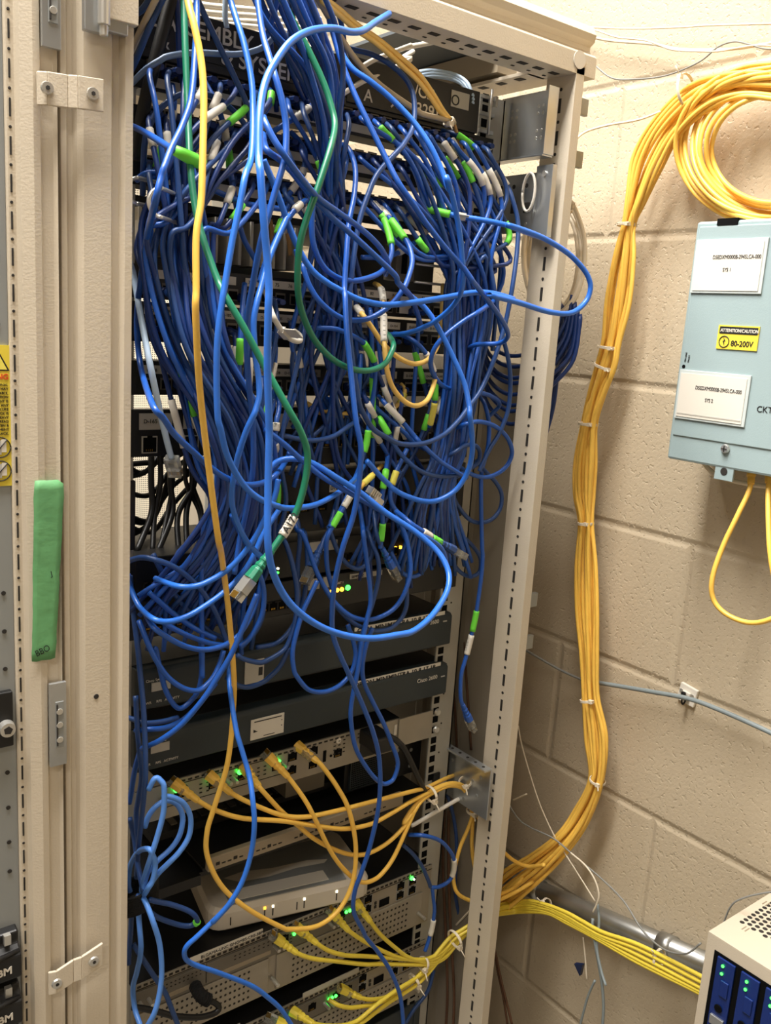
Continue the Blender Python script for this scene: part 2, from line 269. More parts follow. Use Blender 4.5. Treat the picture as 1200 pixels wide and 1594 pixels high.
('patch_cable','blue', 2.8, 'blue cable with a bare clear plug beside the white connector, running to a green tag','cable', None, 'b','-197,-120,1421 -198,-135,1418 -195,-147,1412 -182,-150,1404 -168,-150,1396 -153,-150,1388', [['label_sleeve', 3.0, 3.88], ['green_tag', 4.12, 4.88]]),
('patch_cable','blue_slate_shaded', 2.8, 'slate blue cable curving like a smile under the yellow pair in the middle','cable', None, '','-310,-50,1480 -313,-57,1497 -304,-57,1498 -286,-53,1494 -263,-50,1491 -236,-47,1494 -213,-43,1504 -200,-41,1510 -189,-40,1517', []),
('patch_cable','blue', 2.8, 'blue cable carrying a printed grey label across the centre right','cable', None, '','-163,-30,1538 -169,-48,1534 -164,-57,1525 -151,-65,1511 -139,-73,1496 -134,-78,1489 -102,-77,1467 -71,-73,1452 -48,-70,1442', [['label_sleeve', 1.62, 3.0]]),
('patch_cable','blue', 2.8, 'blue cable running just beneath the one with the printed grey label','cable', None, '','-203,-30,1550 -192,-38,1540 -168,-43,1521 -143,-45,1504 -131,-48,1495 -129,-48,1493 -118,-45,1485 -92,-40,1474', []),
('patch_cable','blue_slate_shaded', 2.8, 'slate blue cable starting at a slanted green tag and sagging toward the right rail','cable', None, '','-166,-30,1519 -170,-48,1511 -163,-58,1494 -154,-65,1477 -132,-75,1457 -97,-73,1447 -61,-66,1446 -37,-60,1448', [['green_tag', 0.75, 1.88]]),
('patch_cable','blue', 2.8, 'sparkling blue cable zigzagging down from the top centre to the left bundle','cable', None, '','-389,-120,1889 -392,-137,1855 -394,-154,1832 -396,-168,1815 -393,-175,1796 -391,-180,1775 -395,-187,1751 -401,-190,1734 -406,-190,1718 -410,-190,1703 -415,-189,1685 -416,-183,1664 -414,-174,1645 -412,-163,1618 -407,-155,1590 -397,-144,1556 -385,-132,1520 -379,-124,1480 -378,-116,1446 -378,-107,1418 -378,-101,1401 -382,-100,1367', []),
('patch_cable','blue_lit', 2.8, 'bright blue cable with a sheen bending through an S beside the green cable','cable', None, '','-349,-120,1713 -366,-128,1686 -377,-135,1668 -388,-143,1645 -395,-149,1632 -400,-153,1613 -399,-157,1584 -397,-160,1566 -398,-164,1550 -402,-166,1539 -404,-167,1535 -409,-163,1520 -412,-156,1499 -412,-149,1481 -410,-141,1459 -404,-135,1439 -389,-127,1414 -376,-121,1399 -362,-120,1386', []),
('patch_cable','blue', 2.8, 'blue cable from the top left past green tags, rising again near the label 1','cable', None, '','-426,-80,1889 -435,-100,1857 -446,-120,1820 -458,-140,1788 -470,-150,1765 -483,-160,1746 -491,-167,1732 -495,-169,1723 -499,-164,1699 -470,-80,1676 -466,-59,1639 -465,-53,1629 -464,-48,1599 -467,-66,1565 -499,-166,1543 -491,-170,1532 -478,-163,1518 -458,-156,1502 -432,-148,1482 -411,-141,1471 -388,-134,1464 -366,-128,1465 -347,-119,1472 -304,-63,1474 -299,-60,1481', []),
('patch_cable','blue_slate_shaded', 2.8, 'dark blue arched cable spanning the left half under the first label strip','cable', None, '','-452,-30,1723 -459,-48,1752 -457,-49,1773 -448,-48,1792 -434,-46,1806 -419,-45,1815 -394,-44,1819 -374,-42,1814 -358,-41,1804 -345,-40,1791', []),
('patch_cable','blue', 2.8, 'blue cable poking in from the left post to a green sleeve','cable', None, 'G','-476,-35,1781 -468,-38,1780 -472,-88,1766 -474,-136,1750 -468,-140,1747', [['green_tag_big', 3.88, 4.0]]),
('patch_cable','blue', 2.8, 'blue cable running almost level below the top left green tags toward the centre','cable', None, '','-462,-40,1734 -461,-56,1738 -452,-60,1740 -434,-60,1740 -420,-60,1738 -400,-60,1734 -379,-60,1729 -357,-60,1725 -327,-60,1725 -313,-60,1726', []),
('patch_cable','blue_slate_shaded', 2.8, 'dark blue cable crossing the lettered plate from the top edge down to the right','cable', None, '','-413,-50,1899 -400,-52,1877 -386,-54,1855 -374,-56,1836 -363,-58,1817 -357,-60,1795', []),
('patch_cable','blue', 2.8, 'blue cable dropping from the top edge beside the brown one','cable', None, '','-345,-80,1909 -344,-73,1897 -344,-66,1885 -344,-60,1878', []),
('patch_cable','pale_blue', 2.8, 'light blue cable rising vertically in the bright opening above the lettered plate','cable', None, '','-362,-10,1922 -362,-10,1915 -362,-10,1901 -360,-10,1891', []),
('patch_cable','grey_beige', 2.8, 'beige cable slanting across the top left corner behind the post','cable', None, '','-460,-80,1882 -463,-78,1875 -468,-64,1857 -467,-38,1842 -473,-35,1830', []),
('patch_cable','blue_slate_shaded', 2.8, 'blue cable running parallel under the beige cable in the top left corner','cable', None, '','-448,-70,1887 -453,-70,1880 -464,-68,1855 -467,-48,1833 -472,-35,1815', []),
('patch_cable','blue_slate_shaded', 2.8, 'blue cable at the very top left corner disappearing behind the post','cable', None, '','-459,-60,1883 -468,-60,1870 -474,-35,1867', []),
('patch_cable','black', 6, 'thick dark cable bundle sleeve dropping down the left side behind the post','cable', None, '','-425,-30,1900 -435,-30,1865 -446,-30,1823 -454,-30,1788 -461,-30,1753', []),
('patch_cable','pale_blue_dull', 2.8, 'pale greyish cable lying level across the lower part of the lettered plate','cable', None, '','-459,-20,1820 -453,-37,1830 -442,-42,1839 -434,-43,1844 -409,-45,1852 -369,-47,1859 -346,-48,1868 -336,-50,1876 -333,-50,1880', []),
('patch_cable','blue', 2.8, 'blue cable crooked like a walking stick beside a small green tag at the top','cable', None, '','-312,-10,1846 -319,-29,1837 -325,-37,1824 -333,-40,1814', [['green_tag', 1.0, 1.88]]),
('patch_cable','grey_beige', 3.0, 'beige cable sweeping down right to the tie beside the number plate','cable', None, '','-304,-80,1918 -282,-75,1902 -262,-70,1888 -244,-65,1878 -217,-60,1866 -188,-55,1858 -150,-49,1850 -135,-44,1849 -104,-37,1851 -77,-30,1852', []),
('patch_cable','yellow_pale', 2.8, 'upper of two pale yellow cables slanting across the number plate to the tie','cable', None, '','-302,-90,1915 -279,-83,1912 -251,-75,1906 -221,-68,1902 -188,-59,1896 -176,-55,1894 -147,-48,1886 -122,-42,1873 -100,-36,1860 -81,-30,1853', []),
('patch_cable','yellow_pale', 2.8, 'lower of two pale yellow cables slanting across the number plate to the tie','cable', None, '','-304,-90,1912 -281,-83,1908 -253,-75,1902 -223,-68,1898 -191,-59,1891 -178,-55,1888 -149,-48,1880 -124,-42,1868 -102,-36,1857 -81,-30,1853', []),
('patch_cable','tan', 2.2, 'thin tan cable curving down from the tie beside the right rail','cable', None, '','-77,-30,1850 -67,-30,1833 -57,-30,1815 -47,-30,1794 -41,-30,1771 -41,-30,1768', []),
('patch_cable','white', 2.8, 'upper of two white cables entering level through the rack top','cable', None, '','-198,-10,1890 -177,-10,1903 -132,-10,1926 -137,-9,1923 -127,-5,1927 -87,0,1942', []),
('patch_cable','white', 2.8, 'lower of two white cables entering level through the rack top','cable', None, '','-231,-20,1853 -214,-15,1864 -193,-10,1877 -154,-5,1897 -123,-1,1916 -137,2,1912 -105,20,1931', []),
('patch_cable','pale_blue', 2.4, 'pale blue cable draped in the tied bunch over the top of the number plate','cable','pale blue bunch over the number plate','','-85,30,1915 -68,26,1919 -42,18,1919 -32,5,1910 -34,-10,1892', []),
('patch_cable','pale_blue', 2.4, 'pale blue cable draped in the tied bunch over the top of the number plate','cable','pale blue bunch over the number plate','','-85,30,1911 -68,26,1916 -41,18,1916 -32,6,1907 -33,-10,1888', []),
('patch_cable','pale_blue', 2.4, 'pale blue cable draped in the tied bunch over the top of the number plate','cable','pale blue bunch over the number plate','','-84,30,1908 -67,26,1913 -41,18,1913 -31,6,1904 -33,-10,1884', []),
('patch_cable','blue_slate_shaded', 2.8, 'slate blue cable with a grey sleeve and green tag left of the pair of tags','cable', None, '','-148,-20,1817 -151,-37,1806 -140,-42,1797 -127,-44,1791 -105,-46,1776 -92,-48,1763 -81,-50,1741 -67,-47,1713 -56,-45,1696 -41,-43,1659 -41,-40,1611', [['label_sleeve', 1.0, 2.75], ['green_tag', 3.0, 4.0]]),
('patch_cable','blue_slate_shaded', 2.8, 'dark blue cable with the darkest green tag in the middle of the tag cluster','cable', None, '','-112,-30,1826 -96,-39,1810 -77,-44,1790 -66,-47,1772 -57,-50,1744 -47,-47,1699 -46,-46,1689 -41,-42,1627 -39,-40,1595', [['green_tag', 1.12, 2.0]]),
('patch_cable','blue_slate_shaded', 2.8, 'blue cable with a short green tag just left of the darkest green tag','cable', None, '','-144,-10,1817 -143,-27,1807 -124,-34,1795 -113,-36,1785 -102,-40,1767 -97,-40,1749 -87,-40,1725 -78,-40,1687 -69,-40,1626', [['green_tag', 1.0, 1.88]]),
('patch_cable','blue', 2.8, 'blue cable with a white sleeve ending right of the two joined green tags','cable', None, '','-142,-20,1751 -141,-37,1741 -120,-45,1723 -107,-48,1711 -97,-52,1691 -84,-56,1666 -68,-50,1649 -50,-40,1611', [['label_sleeve', 1.0, 2.0], ['label_sleeve', 0.0, 0.88]]),
('patch_cable','blue', 2.8, 'blue cable with a white sleeve bending round in the loop nearest the right rail','cable', None, '','-52,-40,1742 -50,-57,1736 -34,-60,1727 -15,-60,1712 -7,-60,1693 -5,-58,1681 -5,-57,1677 -8,-54,1665 -22,-50,1639 -32,-50,1609', [['label_sleeve', 0.0, 1.0]]),
('patch_cable','blue', 2.8, 'blue cable with a white folded tag below the joined green tags','cable', None, '','-205,-40,1690 -174,-40,1693 -154,-40,1700 -140,-40,1708 -127,-40,1716 -120,-40,1722', [['label_sleeve', 2.0, 2.88]]),
('patch_cable','blue_slate_shaded', 2.8, 'slate blue cable with a grey sleeve hanging behind the brightest green tag','cable', None, '','-41,-10,1840 -35,-16,1825 -28,-23,1807 -20,-30,1788 -10,-33,1771 -1,-37,1751 6,-40,1712 8,-40,1674 7,-40,1662 6,-40,1596', [['label_sleeve', 1.5, 2.5]]),
('patch_cable','blue_slate_shaded', 2.8, 'slate blue cable with a grey sleeve below the rightmost white tag','cable', None, '','-75,-20,1752 -73,-26,1741 -68,-33,1720 -66,-39,1697 -64,-40,1669 -63,-40,1657 -58,-40,1562', [['label_sleeve', 1.0, 2.0]]),
('patch_cable','blue', 2.8, 'blue cable with a white flag label and green tag at the level of label 85','cable', None, '','-76,-20,1698 -68,-25,1684 -62,-30,1672 -56,-35,1656 -52,-40,1626 -44,-40,1552', [['flag', 0.88, 1.75], ['green_tag', 2.12, 2.75]]),
('patch_cable','blue', 2.8, 'blue cable with a long white sleeve and green tag near the top left','cable', None, '','-420,-20,1826 -426,-38,1807 -431,-43,1790 -437,-45,1773 -443,-48,1759 -447,-49,1746 -452,-50,1730 -454,-50,1709 -451,-50,1674 -446,-50,1640 -438,-50,1619', [['label_sleeve', 1.5, 3.0], ['green_tag', 3.62, 5.0]]),
('patch_cable','blue', 2.8, 'blue cable with a white sleeve marked 0 and a green tag beneath it','cable', None, '','-388,-20,1837 -384,-38,1815 -379,-43,1799 -375,-45,1781 -373,-48,1765 -372,-48,1756 -365,-45,1733 -352,-40,1697 -335,-40,1673', [['label_sleeve', 2.0, 3.0], ['green_tag', 3.62, 5.12]]),
('patch_cable','blue', 2.8, 'blue cable with twin white sleeves right of the one marked 0','cable', None, '','-244,-10,1851 -265,-25,1839 -287,-38,1823 -301,-40,1814 -317,-40,1803 -335,-40,1790 -355,-40,1773', [['label_sleeve', 1.62, 3.12]]),
('patch_cable','blue', 2.8, 'blue cable with a grey sleeve curving down behind the wire ring','cable', None, '','-387,-20,1786 -405,-38,1769 -414,-40,1755 -416,-40,1739 -416,-41,1725 -420,-45,1714 -427,-49,1700 -426,-50,1665 -421,-50,1645 -405,-50,1583', [['label_sleeve', 3.88, 5.12]]),
('patch_cable','blue', 2.8, 'blue cable with a grey sleeve hanging beside the green and yellow crossing','cable', None, '','-409,-20,1721 -415,-38,1701 -412,-40,1683 -406,-40,1667 -397,-40,1651 -390,-40,1645 -381,-40,1609', [['label_sleeve', 1.12, 2.0]]),
('patch_cable','blue', 2.8, 'blue cable with a white G label and a long thin white tag','cable', None, '','-262,-40,1755 -284,-55,1742 -305,-68,1730 -316,-70,1719 -323,-70,1707 -334,-70,1689 -342,-70,1672 -348,-70,1652', [['label_sleeve', 1.88, 2.62]]),
('patch_cable','blue', 2.8, 'blue cable with a short white sleeve in the centre left of the green cable','cable', None, '','-283,-10,1809 -279,-19,1801 -277,-30,1788 -283,-38,1770 -289,-40,1759 -298,-40,1746 -309,-40,1733', [['label_sleeve', 3.12, 3.62], ['label_sleeve', 4.25, 5.0]]),
('patch_cable','blue', 2.8, 'blue cable with a green tag on its narrow white strip, left of the loop cable','cable', None, '','-297,-40,1740 -308,-45,1722 -315,-49,1710 -319,-50,1700 -327,-50,1680', [['green_tag', 1.62, 2.88]]),
('patch_cable','blue', 2.8, 'blue cable with a white paper flag beside the big green cable','cable', None, '','-384,-40,1622 -384,-50,1606 -381,-57,1594 -373,-55,1577 -366,-50,1551 -358,-44,1519 -349,-40,1507', [['flag', 1.25, 2.0]]),
('patch_cable','blue', 2.8, 'blue cable with an upright green tag left of the green cable','cable', None, '','-348,-40,1651 -358,-55,1624 -366,-68,1597 -365,-65,1572 -363,-61,1545 -363,-60,1520 -364,-60,1510', [['green_tag', 2.0, 3.0]]),
('patch_cable','blue', 2.8, 'blue cable with two green tags stacked behind the long vertical cable','cable', None, '','-324,-40,1558 -329,-54,1536 -330,-60,1510 -326,-60,1486 -319,-60,1469 -312,-59,1447 -310,-57,1426 -310,-53,1398 -311,-50,1368', [['green_tag', 1.12, 2.0], ['green_tag', 5.0, 6.0]]),
('patch_cable','blue', 2.8, 'blue cable with white sleeve marked 2 near label 1','cable', None, '','-304,-40,1544 -308,-50,1527 -315,-58,1515 -317,-60,1504 -317,-59,1493 -313,-57,1482 -311,-53,1471 -311,-51,1459 -316,-50,1436', [['label_sleeve', 2.25, 3.12], ['label_sleeve', 4.25, 5.12], ['green_tag', 6.12, 7.0]]),
('patch_cable','blue', 2.8, 'blue cable with a green tag pointing down left beside the upper black switch','cable', None, '','-184,-40,1532 -188,-49,1506 -190,-50,1488 -193,-50,1476 -200,-50,1454 -222,-55,1416 -238,-59,1397 -243,-60,1394', [['green_tag', 1.25, 3.0]]),
('patch_cable','blue', 2.8, 'blue cable with a grey sleeve and green tag over the upper black switch','cable', None, '','-206,-60,1447 -216,-60,1428 -224,-60,1416 -232,-60,1404 -239,-60,1393 -245,-60,1379 -239,-55,1346 -227,-50,1318', [['label_sleeve', 1.12, 2.12], ['green_tag', 2.5, 3.88]]),
('patch_cable','blue', 2.8, 'blue cable with a green tag hanging above a loose clear plug','cable', None, '','-136,-10,1507 -147,-35,1473 -166,-58,1452 -170,-60,1434 -170,-60,1414 -167,-60,1392 -168,-60,1369 -168,-60,1362', [['green_tag', 1.88, 3.0], ['green_tag', 5.0, 5.88]]),
('patch_cable','blue', 2.8, 'blue cable with a pale yellow tag next to a green one','cable', None, '','-130,-50,1477 -141,-55,1465 -151,-59,1453 -157,-60,1438 -159,-60,1430 -155,-60,1414 -139,-60,1398', [['yellow_tag', 2.0, 3.0]]),
('patch_cable','blue', 2.8, 'blue cable with twin green tags overlapping behind the yellow cables','cable', None, '','-267,-40,1611 -247,-51,1612 -237,-56,1610 -222,-57,1605 -206,-55,1598 -188,-52,1579 -184,-50,1568 -182,-47,1545 -182,-43,1516 -182,-40,1505', [['green_tag', 4.0, 5.12]]),
('patch_cable','blue', 2.8, 'dark blue cable with a grey sleeve behind the yellow cables','cable', None, '','-182,-10,1625 -186,-19,1609 -192,-31,1585 -197,-39,1567 -198,-40,1530 -200,-40,1520', [['label_sleeve', 1.0, 2.0]]),
('patch_cable','blue', 2.8, 'dark blue cable with a white sleeve just right of the pale yellow cable','cable', None, '','-160,-10,1630 -165,-25,1605 -168,-39,1575 -165,-40,1560 -159,-40,1540 -154,-40,1515', [['label_sleeve', 2.75, 4.0]]),
('patch_cable','blue', 2.8, 'blue cable with a tall green tag above a yellow tag in the right bundle','cable', None, '','-146,-30,1611 -140,-45,1608 -132,-57,1601 -120,-60,1590 -110,-60,1577 -103,-60,1560 -100,-59,1533 -99,-54,1512 -98,-50,1503', [['label_sleeve', 3.0, 3.38], ['label_sleeve', 3.62, 4.5], ['green_tag', 5.12, 5.88], ['yellow_tag', 6.0, 7.5]]),
('patch_cable','white', 2.8, 'white cable with a folded label curling left of the wide green loop','cable', None, '','-318,-30,1646 -343,-87,1624 -335,-87,1612 -323,-82,1603 -310,-77,1598 -299,-71,1598 -289,-54,1603 -287,-40,1607', [['flag', 2.38, 3.25]]),
('patch_cable','blue_slate_shaded', 2.8, 'dark blue cable with a white sleeve hanging through the white curled one','cable', None, '','-280,-20,1617 -279,-25,1603 -276,-29,1586 -271,-30,1568 -269,-30,1553', [['label_sleeve', 2.0, 3.0]]),
('patch_cable','yellow', 2.6, 'short yellow cable end poking out left of the white connector block','cable', None, '','-143,-20,1453 -182,-60,1454 -196,-70,1451 -212,-78,1445 -218,-80,1440', [['yellow_tag', 1.75, 3.0]]),
('patch_cable','white', 2.6, 'white cable running level behind the lettered plate at the top left','cable','white cables behind the lettered plate','','-360,120,1944 -306,130,1954 -236,140,1968 -156,140,1978', []),
('patch_cable','white', 2.6, 'white cable running level behind the lettered plate at the top left','cable','white cables behind the lettered plate','','-360,120,1938 -306,130,1947 -235,140,1962 -155,140,1971', []),
('patch_cable','white', 2.6, 'white cable running level behind the lettered plate at the top left','cable','white cables behind the lettered plate','','-360,120,1933 -306,130,1940 -235,140,1956 -155,140,1965', []),
('patch_cable','white', 2.6, 'white cable running level behind the lettered plate at the top left','cable','white cables behind the lettered plate','','-360,120,1927 -306,130,1937 -235,140,1950 -154,140,1958', []),
('patch_cable','white', 2.6, 'white cable running level behind the lettered plate at the top left','cable','white cables behind the lettered plate','','-360,120,1921 -306,130,1930 -235,140,1943 -154,140,1952', []),
('patch_cable','white', 2.6, 'white cable running level behind the lettered plate at the top left','cable','white cables behind the lettered plate','','-360,120,1916 -305,130,1922 -234,140,1937 -154,140,1945', []),
('patch_cable','white', 2.6, 'white cable running level behind the lettered plate at the top left','cable','white cables behind the lettered plate','','-360,120,1910 -305,130,1919 -234,140,1931 -153,140,1939', []),
('patch_cable','yellow_pale', 2.8, 'pale yellow cable with white sleeves dropping from its hook into a deep U','cable', None, '','-162,-10,1665 -184,-49,1660 -189,-62,1649 -196,-75,1627 -204,-88,1607 -209,-98,1592 -206,-100,1572 -197,-100,1554 -181,-100,1540 -163,-99,1534 -140,-90,1538 -124,-80,1549 -111,-70,1564', [['label_sleeve', 1.25, 2.25], ['label_sleeve', 2.88, 4.38]]),
('patch_cable','yellow_pale', 2.8, 'pale yellow cable crossing diagonally right, in a shallow U inside the green loop','cable', None, '','-198,-20,1640 -221,-68,1630 -211,-73,1617 -199,-75,1603 -189,-77,1594 -177,-79,1586 -161,-80,1580 -148,-79,1579 -126,-70,1583 -105,-59,1594 -83,-41,1610 -74,-30,1641 -67,-20,1672', [['label_sleeve', 0.12, 1.0]]),
('patch_cable','yellow_pale', 2.6, 'upper of two yellow cables sagging in front of the lowest labelled row','cable', None, '','-256,-20,1529 -236,-23,1521 -217,-27,1518 -193,-30,1518', []),
('patch_cable','yellow_pale', 2.6, 'lower of two yellow cables sagging in front of the lowest labelled row','cable', None, '','-254,-20,1527 -237,-20,1518 -219,-20,1514 -201,-20,1513', []),
('patch_cable','yellow_pale', 2.6, 'short yellow cable with a yellow tag and green mark under the U','cable', None, '','-113,-10,1550 -120,-26,1545 -123,-29,1539 -128,-30,1532 -137,-30,1524 -140,-30,1520', [['yellow_tag', 1.75, 3.38]]),
('patch_cable','tan', 2.6, 'tan cable lying level behind the cables under label 85','cable', None, '','-239,0,1636 -218,-5,1632 -194,-9,1633 -170,-10,1636', []),
('patch_cable','tan', 2.6, 'short tan cable rising to a port right of label 85','cable', None, '','-143,-10,1642 -134,-10,1650 -126,-10,1656', []),
('patch_cable','tan', 2.4, 'tan cable hanging behind the blue cables in the upper middle','cable', None, '','-292,10,1722 -289,10,1706 -289,10,1688', []),
('patch_cable','tan', 2.4, 'pair mate of the tan cable hanging in the upper middle, slightly to its right','cable', None, '','-270,10,1710 -267,10,1699 -265,10,1687', []),
('patch_cable','blue_slate_shaded', 2.8, 'dull blue cable arching from the left post over the lower left tangle','cable', None, '','-468,-35,1373 -462,-57,1382 -452,-71,1382 -432,-72,1372 -412,-69,1355 -396,-66,1337 -382,-63,1315 -370,-60,1289 -364,-60,1273', []),
('patch_cable','blue_lit', 2.8, 'bright blue cable sweeping from the lower left tangle up under the yellow cable','cable', None, '','-448,-60,1360 -443,-98,1362 -427,-106,1362 -411,-110,1368 -397,-115,1378 -383,-120,1394 -371,-125,1415 -358,-130,1448 -354,-130,1467', []),
('patch_cable','blue_lit', 2.8, 'bright blue cable bowing low from the left post and rising to the centre','cable', None, '','-466,-35,1360 -464,-38,1346 -463,-58,1332 -462,-89,1329 -450,-94,1326 -432,-95,1328 -414,-95,1335 -393,-96,1347 -375,-97,1362 -361,-98,1381 -349,-99,1407 -330,-100,1433', []),
('patch_cable','blue', 2.8, 'blue cable making the deepest bowl of the lower left tangle','cable', None, '','-457,-60,1323 -460,-86,1319 -445,-88,1306 -425,-85,1293 -403,-82,1285 -381,-80,1285 -365,-77,1290 -355,-75,1298 -346,-73,1310 -338,-71,1325 -333,-70,1346', []),
('patch_cable','blue', 2.8, 'blue cable just above the deepest bowl in the lower left tangle','cable', None, '','-447,-70,1320 -436,-68,1311 -413,-65,1296 -388,-62,1283 -367,-60,1276', []),
('patch_cable','blue_slate_shaded', 2.8, 'slate blue cable slanting down right through the lower left tangle','cable', None, '','-446,-50,1382 -440,-50,1369 -429,-50,1347 -416,-50,1329 -403,-50,1314 -384,-50,1293 -365,-50,1280', []),
('patch_cable','blue', 2.8, 'glinting blue cable slanting under the lower left tangle','cable', None, '','-454,-60,1346 -443,-60,1335 -423,-60,1316 -401,-60,1299 -380,-60,1286', []),
('patch_cable','blue', 2.8, 'blue cable curving from the tangle across the front of the upper dark router','cable', None, '','-463,-57,1317 -463,-65,1311 -459,-73,1295 -449,-72,1275 -436,-69,1256 -419,-67,1241 -402,-65,1234 -391,-63,1237 -381,-62,1246 -374,-60,1258 -370,-60,1271', []),
('patch_cable','blue', 2.8, 'blue cable folding in a V over the gap between the two dark routers','cable', None, '','-444,-50,1283 -442,-50,1282 -437,-50,1259 -429,-50,1231 -415,-50,1211 -399,-50,1219 -392,-50,1231 -390,-50,1250 -391,-50,1271 -392,-50,1286', []),
('patch_cable','blue_slate_shaded', 2.8, 'dim blue cable lying along the gap between the dark routers at left','cable', None, '','-465,-35,1206 -459,-47,1206 -451,-53,1204 -435,-53,1202 -416,-50,1201', []),
('patch_cable','blue', 2.8, 'blue cable running along the upper edge of the lower dark router','cable', None, '','-460,-43,1194 -452,-57,1199 -434,-60,1198 -414,-60,1203 -396,-60,1217 -378,-60,1236', []),
('patch_cable','blue', 2.8, 'glossy blue cable slanting from the lower dark router up past the yellow cable','cable', None, '','-460,-60,1181 -457,-72,1189 -449,-84,1199 -434,-97,1217 -418,-109,1244 -407,-113,1263 -395,-117,1285 -387,-119,1303 -378,-120,1325 -367,-120,1350', []),
('patch_cable','blue_slate_shaded', 2.8, 'slate blue vertical cable beside the left post over both dark routers','cable', None, '','-464,-35,1358 -461,-36,1325 -462,-52,1287 -462,-59,1261 -463,-70,1229 -464,-78,1189 -464,-79,1161 -463,-73,1133 -461,-62,1097 -460,-53,1061 -459,-48,1026', []),
('patch_cable','blue', 2.8, 'blue cable splitting off left and down beside the silver ear','cable', None, '','-458,-50,1172 -460,-43,1150 -461,-36,1121 -463,-35,1106', []),
('patch_cable','blue_slate_shaded', 2.8, 'dim blue cable hanging along the post edge of the middle router','cable', None, '','-460,-43,1232 -461,-52,1192 -457,-53,1149 -458,-49,1122 -459,-45,1102 -459,-47,1081 -457,-50,1058', []),
('patch_cable','blue', 2.8, 'blue cable diving vertically from the tangle to the upper dark router','cable', None, '','-350,-60,1454 -396,-69,1422 -401,-67,1381 -399,-63,1338 -396,-60,1300 -395,-60,1275 -394,-60,1245', []),
('patch_cable','blue', 2.8, 'blue cable crossing the tangle toward the loose green cable','cable', None, '','-382,-90,1426 -370,-87,1405 -360,-85,1390 -348,-83,1368 -336,-80,1340 -335,-77,1311 -345,-73,1287 -356,-70,1276', []),
('patch_cable','blue_slate_shaded', 2.8, 'dim blue cable curving behind the loose green plug','cable', None, '','-313,-40,1317 -312,-40,1296 -320,-40,1278 -336,-40,1263 -341,-40,1259', []),
('patch_cable','blue_light', 2.9, 'light blue cable gathered in tall loops and bound by a black strap at lower left','cable', None, '','-461,-80,1145 -457,-83,1156 -454,-84,1158 -451,-86,1155 -448,-88,1148 -448,-88,1121 -453,-86,1095 -459,-83,1070 -460,-66,1030 -459,-63,1015 -461,-80,1013 -458,-89,998 -451,-90,970 -448,-90,937 -450,-90,911 -455,-89,888 -461,-82,867', []),
('patch_cable','blue_light', 2.9, 'light blue cable forming the two big rounded loops right of the strapped bunch','cable', None, '','-456,-60,1091 -452,-61,1104 -444,-63,1114 -433,-64,1117 -422,-65,1109 -416,-66,1093 -420,-68,1075 -430,-69,1063 -446,-70,1054 -456,-69,1043 -460,-69,1026 -459,-70,1025 -457,-73,1029 -448,-77,1044 -438,-79,1053 -425,-80,1064 -415,-80,1079 -414,-80,1100 -422,-80,1118 -435,-80,1129 -446,-80,1133', []),
('patch_cable','blue_light', 2.9, 'light blue cable forming the small upright loop just above the black strap','cable', None, '','-461,-35,1003 -463,-35,1013 -462,-37,1035 -460,-53,1060 -461,-81,1079 -458,-84,1074 -454,-83,1060 -456,-82,1042 -460,-78,1030 -456,-47,988 -459,-61,950 -458,-49,913 -457,-36,883 -457,-41,860 -458,-60,851', []),
('patch_cable','blue_slate_shaded', 2.9, 'dull blue U of cable with a green end sticking out right below the strap','cable', None, '','-455,-70,1012 -444,-72,1006 -430,-75,999 -410,-77,984 -401,-76,970 -403,-73,964 -409,-70,962 -421,-65,966 -440,-61,979 -450,-60,990', [['green_tag', 4.25, 4.88]]),
('patch_cable','blue_slate_shaded', 2.9, 'dull blue cable hanging straight below the strap at the post','cable', None, '','-459,-53,1008 -459,-37,984 -460,-35,952 -462,-35,920 -462,-35,914', []),
('patch_cable','blue_slate_shaded', 2.9, 'dull blue cable slanting below the strap across the perforated router','cable', None, '','-457,-35,937 -451,-44,924 -439,-50,899 -428,-55,877 -422,-59,857 -414,-60,832 -408,-60,816', []),
('patch_cable','blue_slate_shaded', 2.9, 'dull blue cable bending through the strapped bunch from above','cable', None, '','-462,-35,1091 -459,-40,1069 -460,-53,1045 -461,-70,1024', []),
('patch_cable','blue_lit', 2.8, 'bright blue cable crossing the yellow cables and kinking back right over the perforated router','cable', None, '','-352,-40,1250 -364,-65,1230 -369,-90,1194 -368,-102,1175 -366,-116,1151 -370,-132,1132 -370,-137,1107 -371,-135,1075 -379,-133,1043 -392,-129,1018 -403,-116,993 -372,-101,997 -387,-96,981 -409,-93,964 -419,-90,955 -421,-87,945 -416,-83,931 -402,-80,916 -375,-80,895 -332,-80,859 -309,-80,833 -290,-80,808 -275,-80,781 -268,-80,767', []),
('patch_cable','blue', 2.8, 'blue cable making the round loop in front of the amber lights','cable', None, '','-268,-20,1412 -273,-40,1391 -271,-48,1388 -264,-53,1370 -255,-57,1344 -241,-60,1319 -227,-63,1301 -210,-67,1287 -189,-70,1280 -167,-73,1283 -151,-77,1294 -140,-79,1314 -131,-74,1338 -133,-66,1369 -138,-61,1385 -148,-60,1402', []),
('patch_cable','blue_slate_shaded', 2.8, 'dim blue cable making the lower loop beneath the amber lights','cable', None, '','-233,-60,1308 -224,-59,1297 -203,-57,1277 -181,-56,1264 -160,-55,1257 -139,-54,1257 -121,-52,1267 -114,-51,1282 -115,-50,1303', []),
('patch_cable','blue_slate_shaded', 2.8, 'dim blue cable dipping left of the loose clear plug','cable', None, '','-205,-20,1416 -228,-40,1390 -235,-48,1391 -234,-50,1386 -222,-50,1362 -209,-50,1346 -195,-50,1338 -184,-50,1339 -174,-50,1349 -171,-50,1369', []),
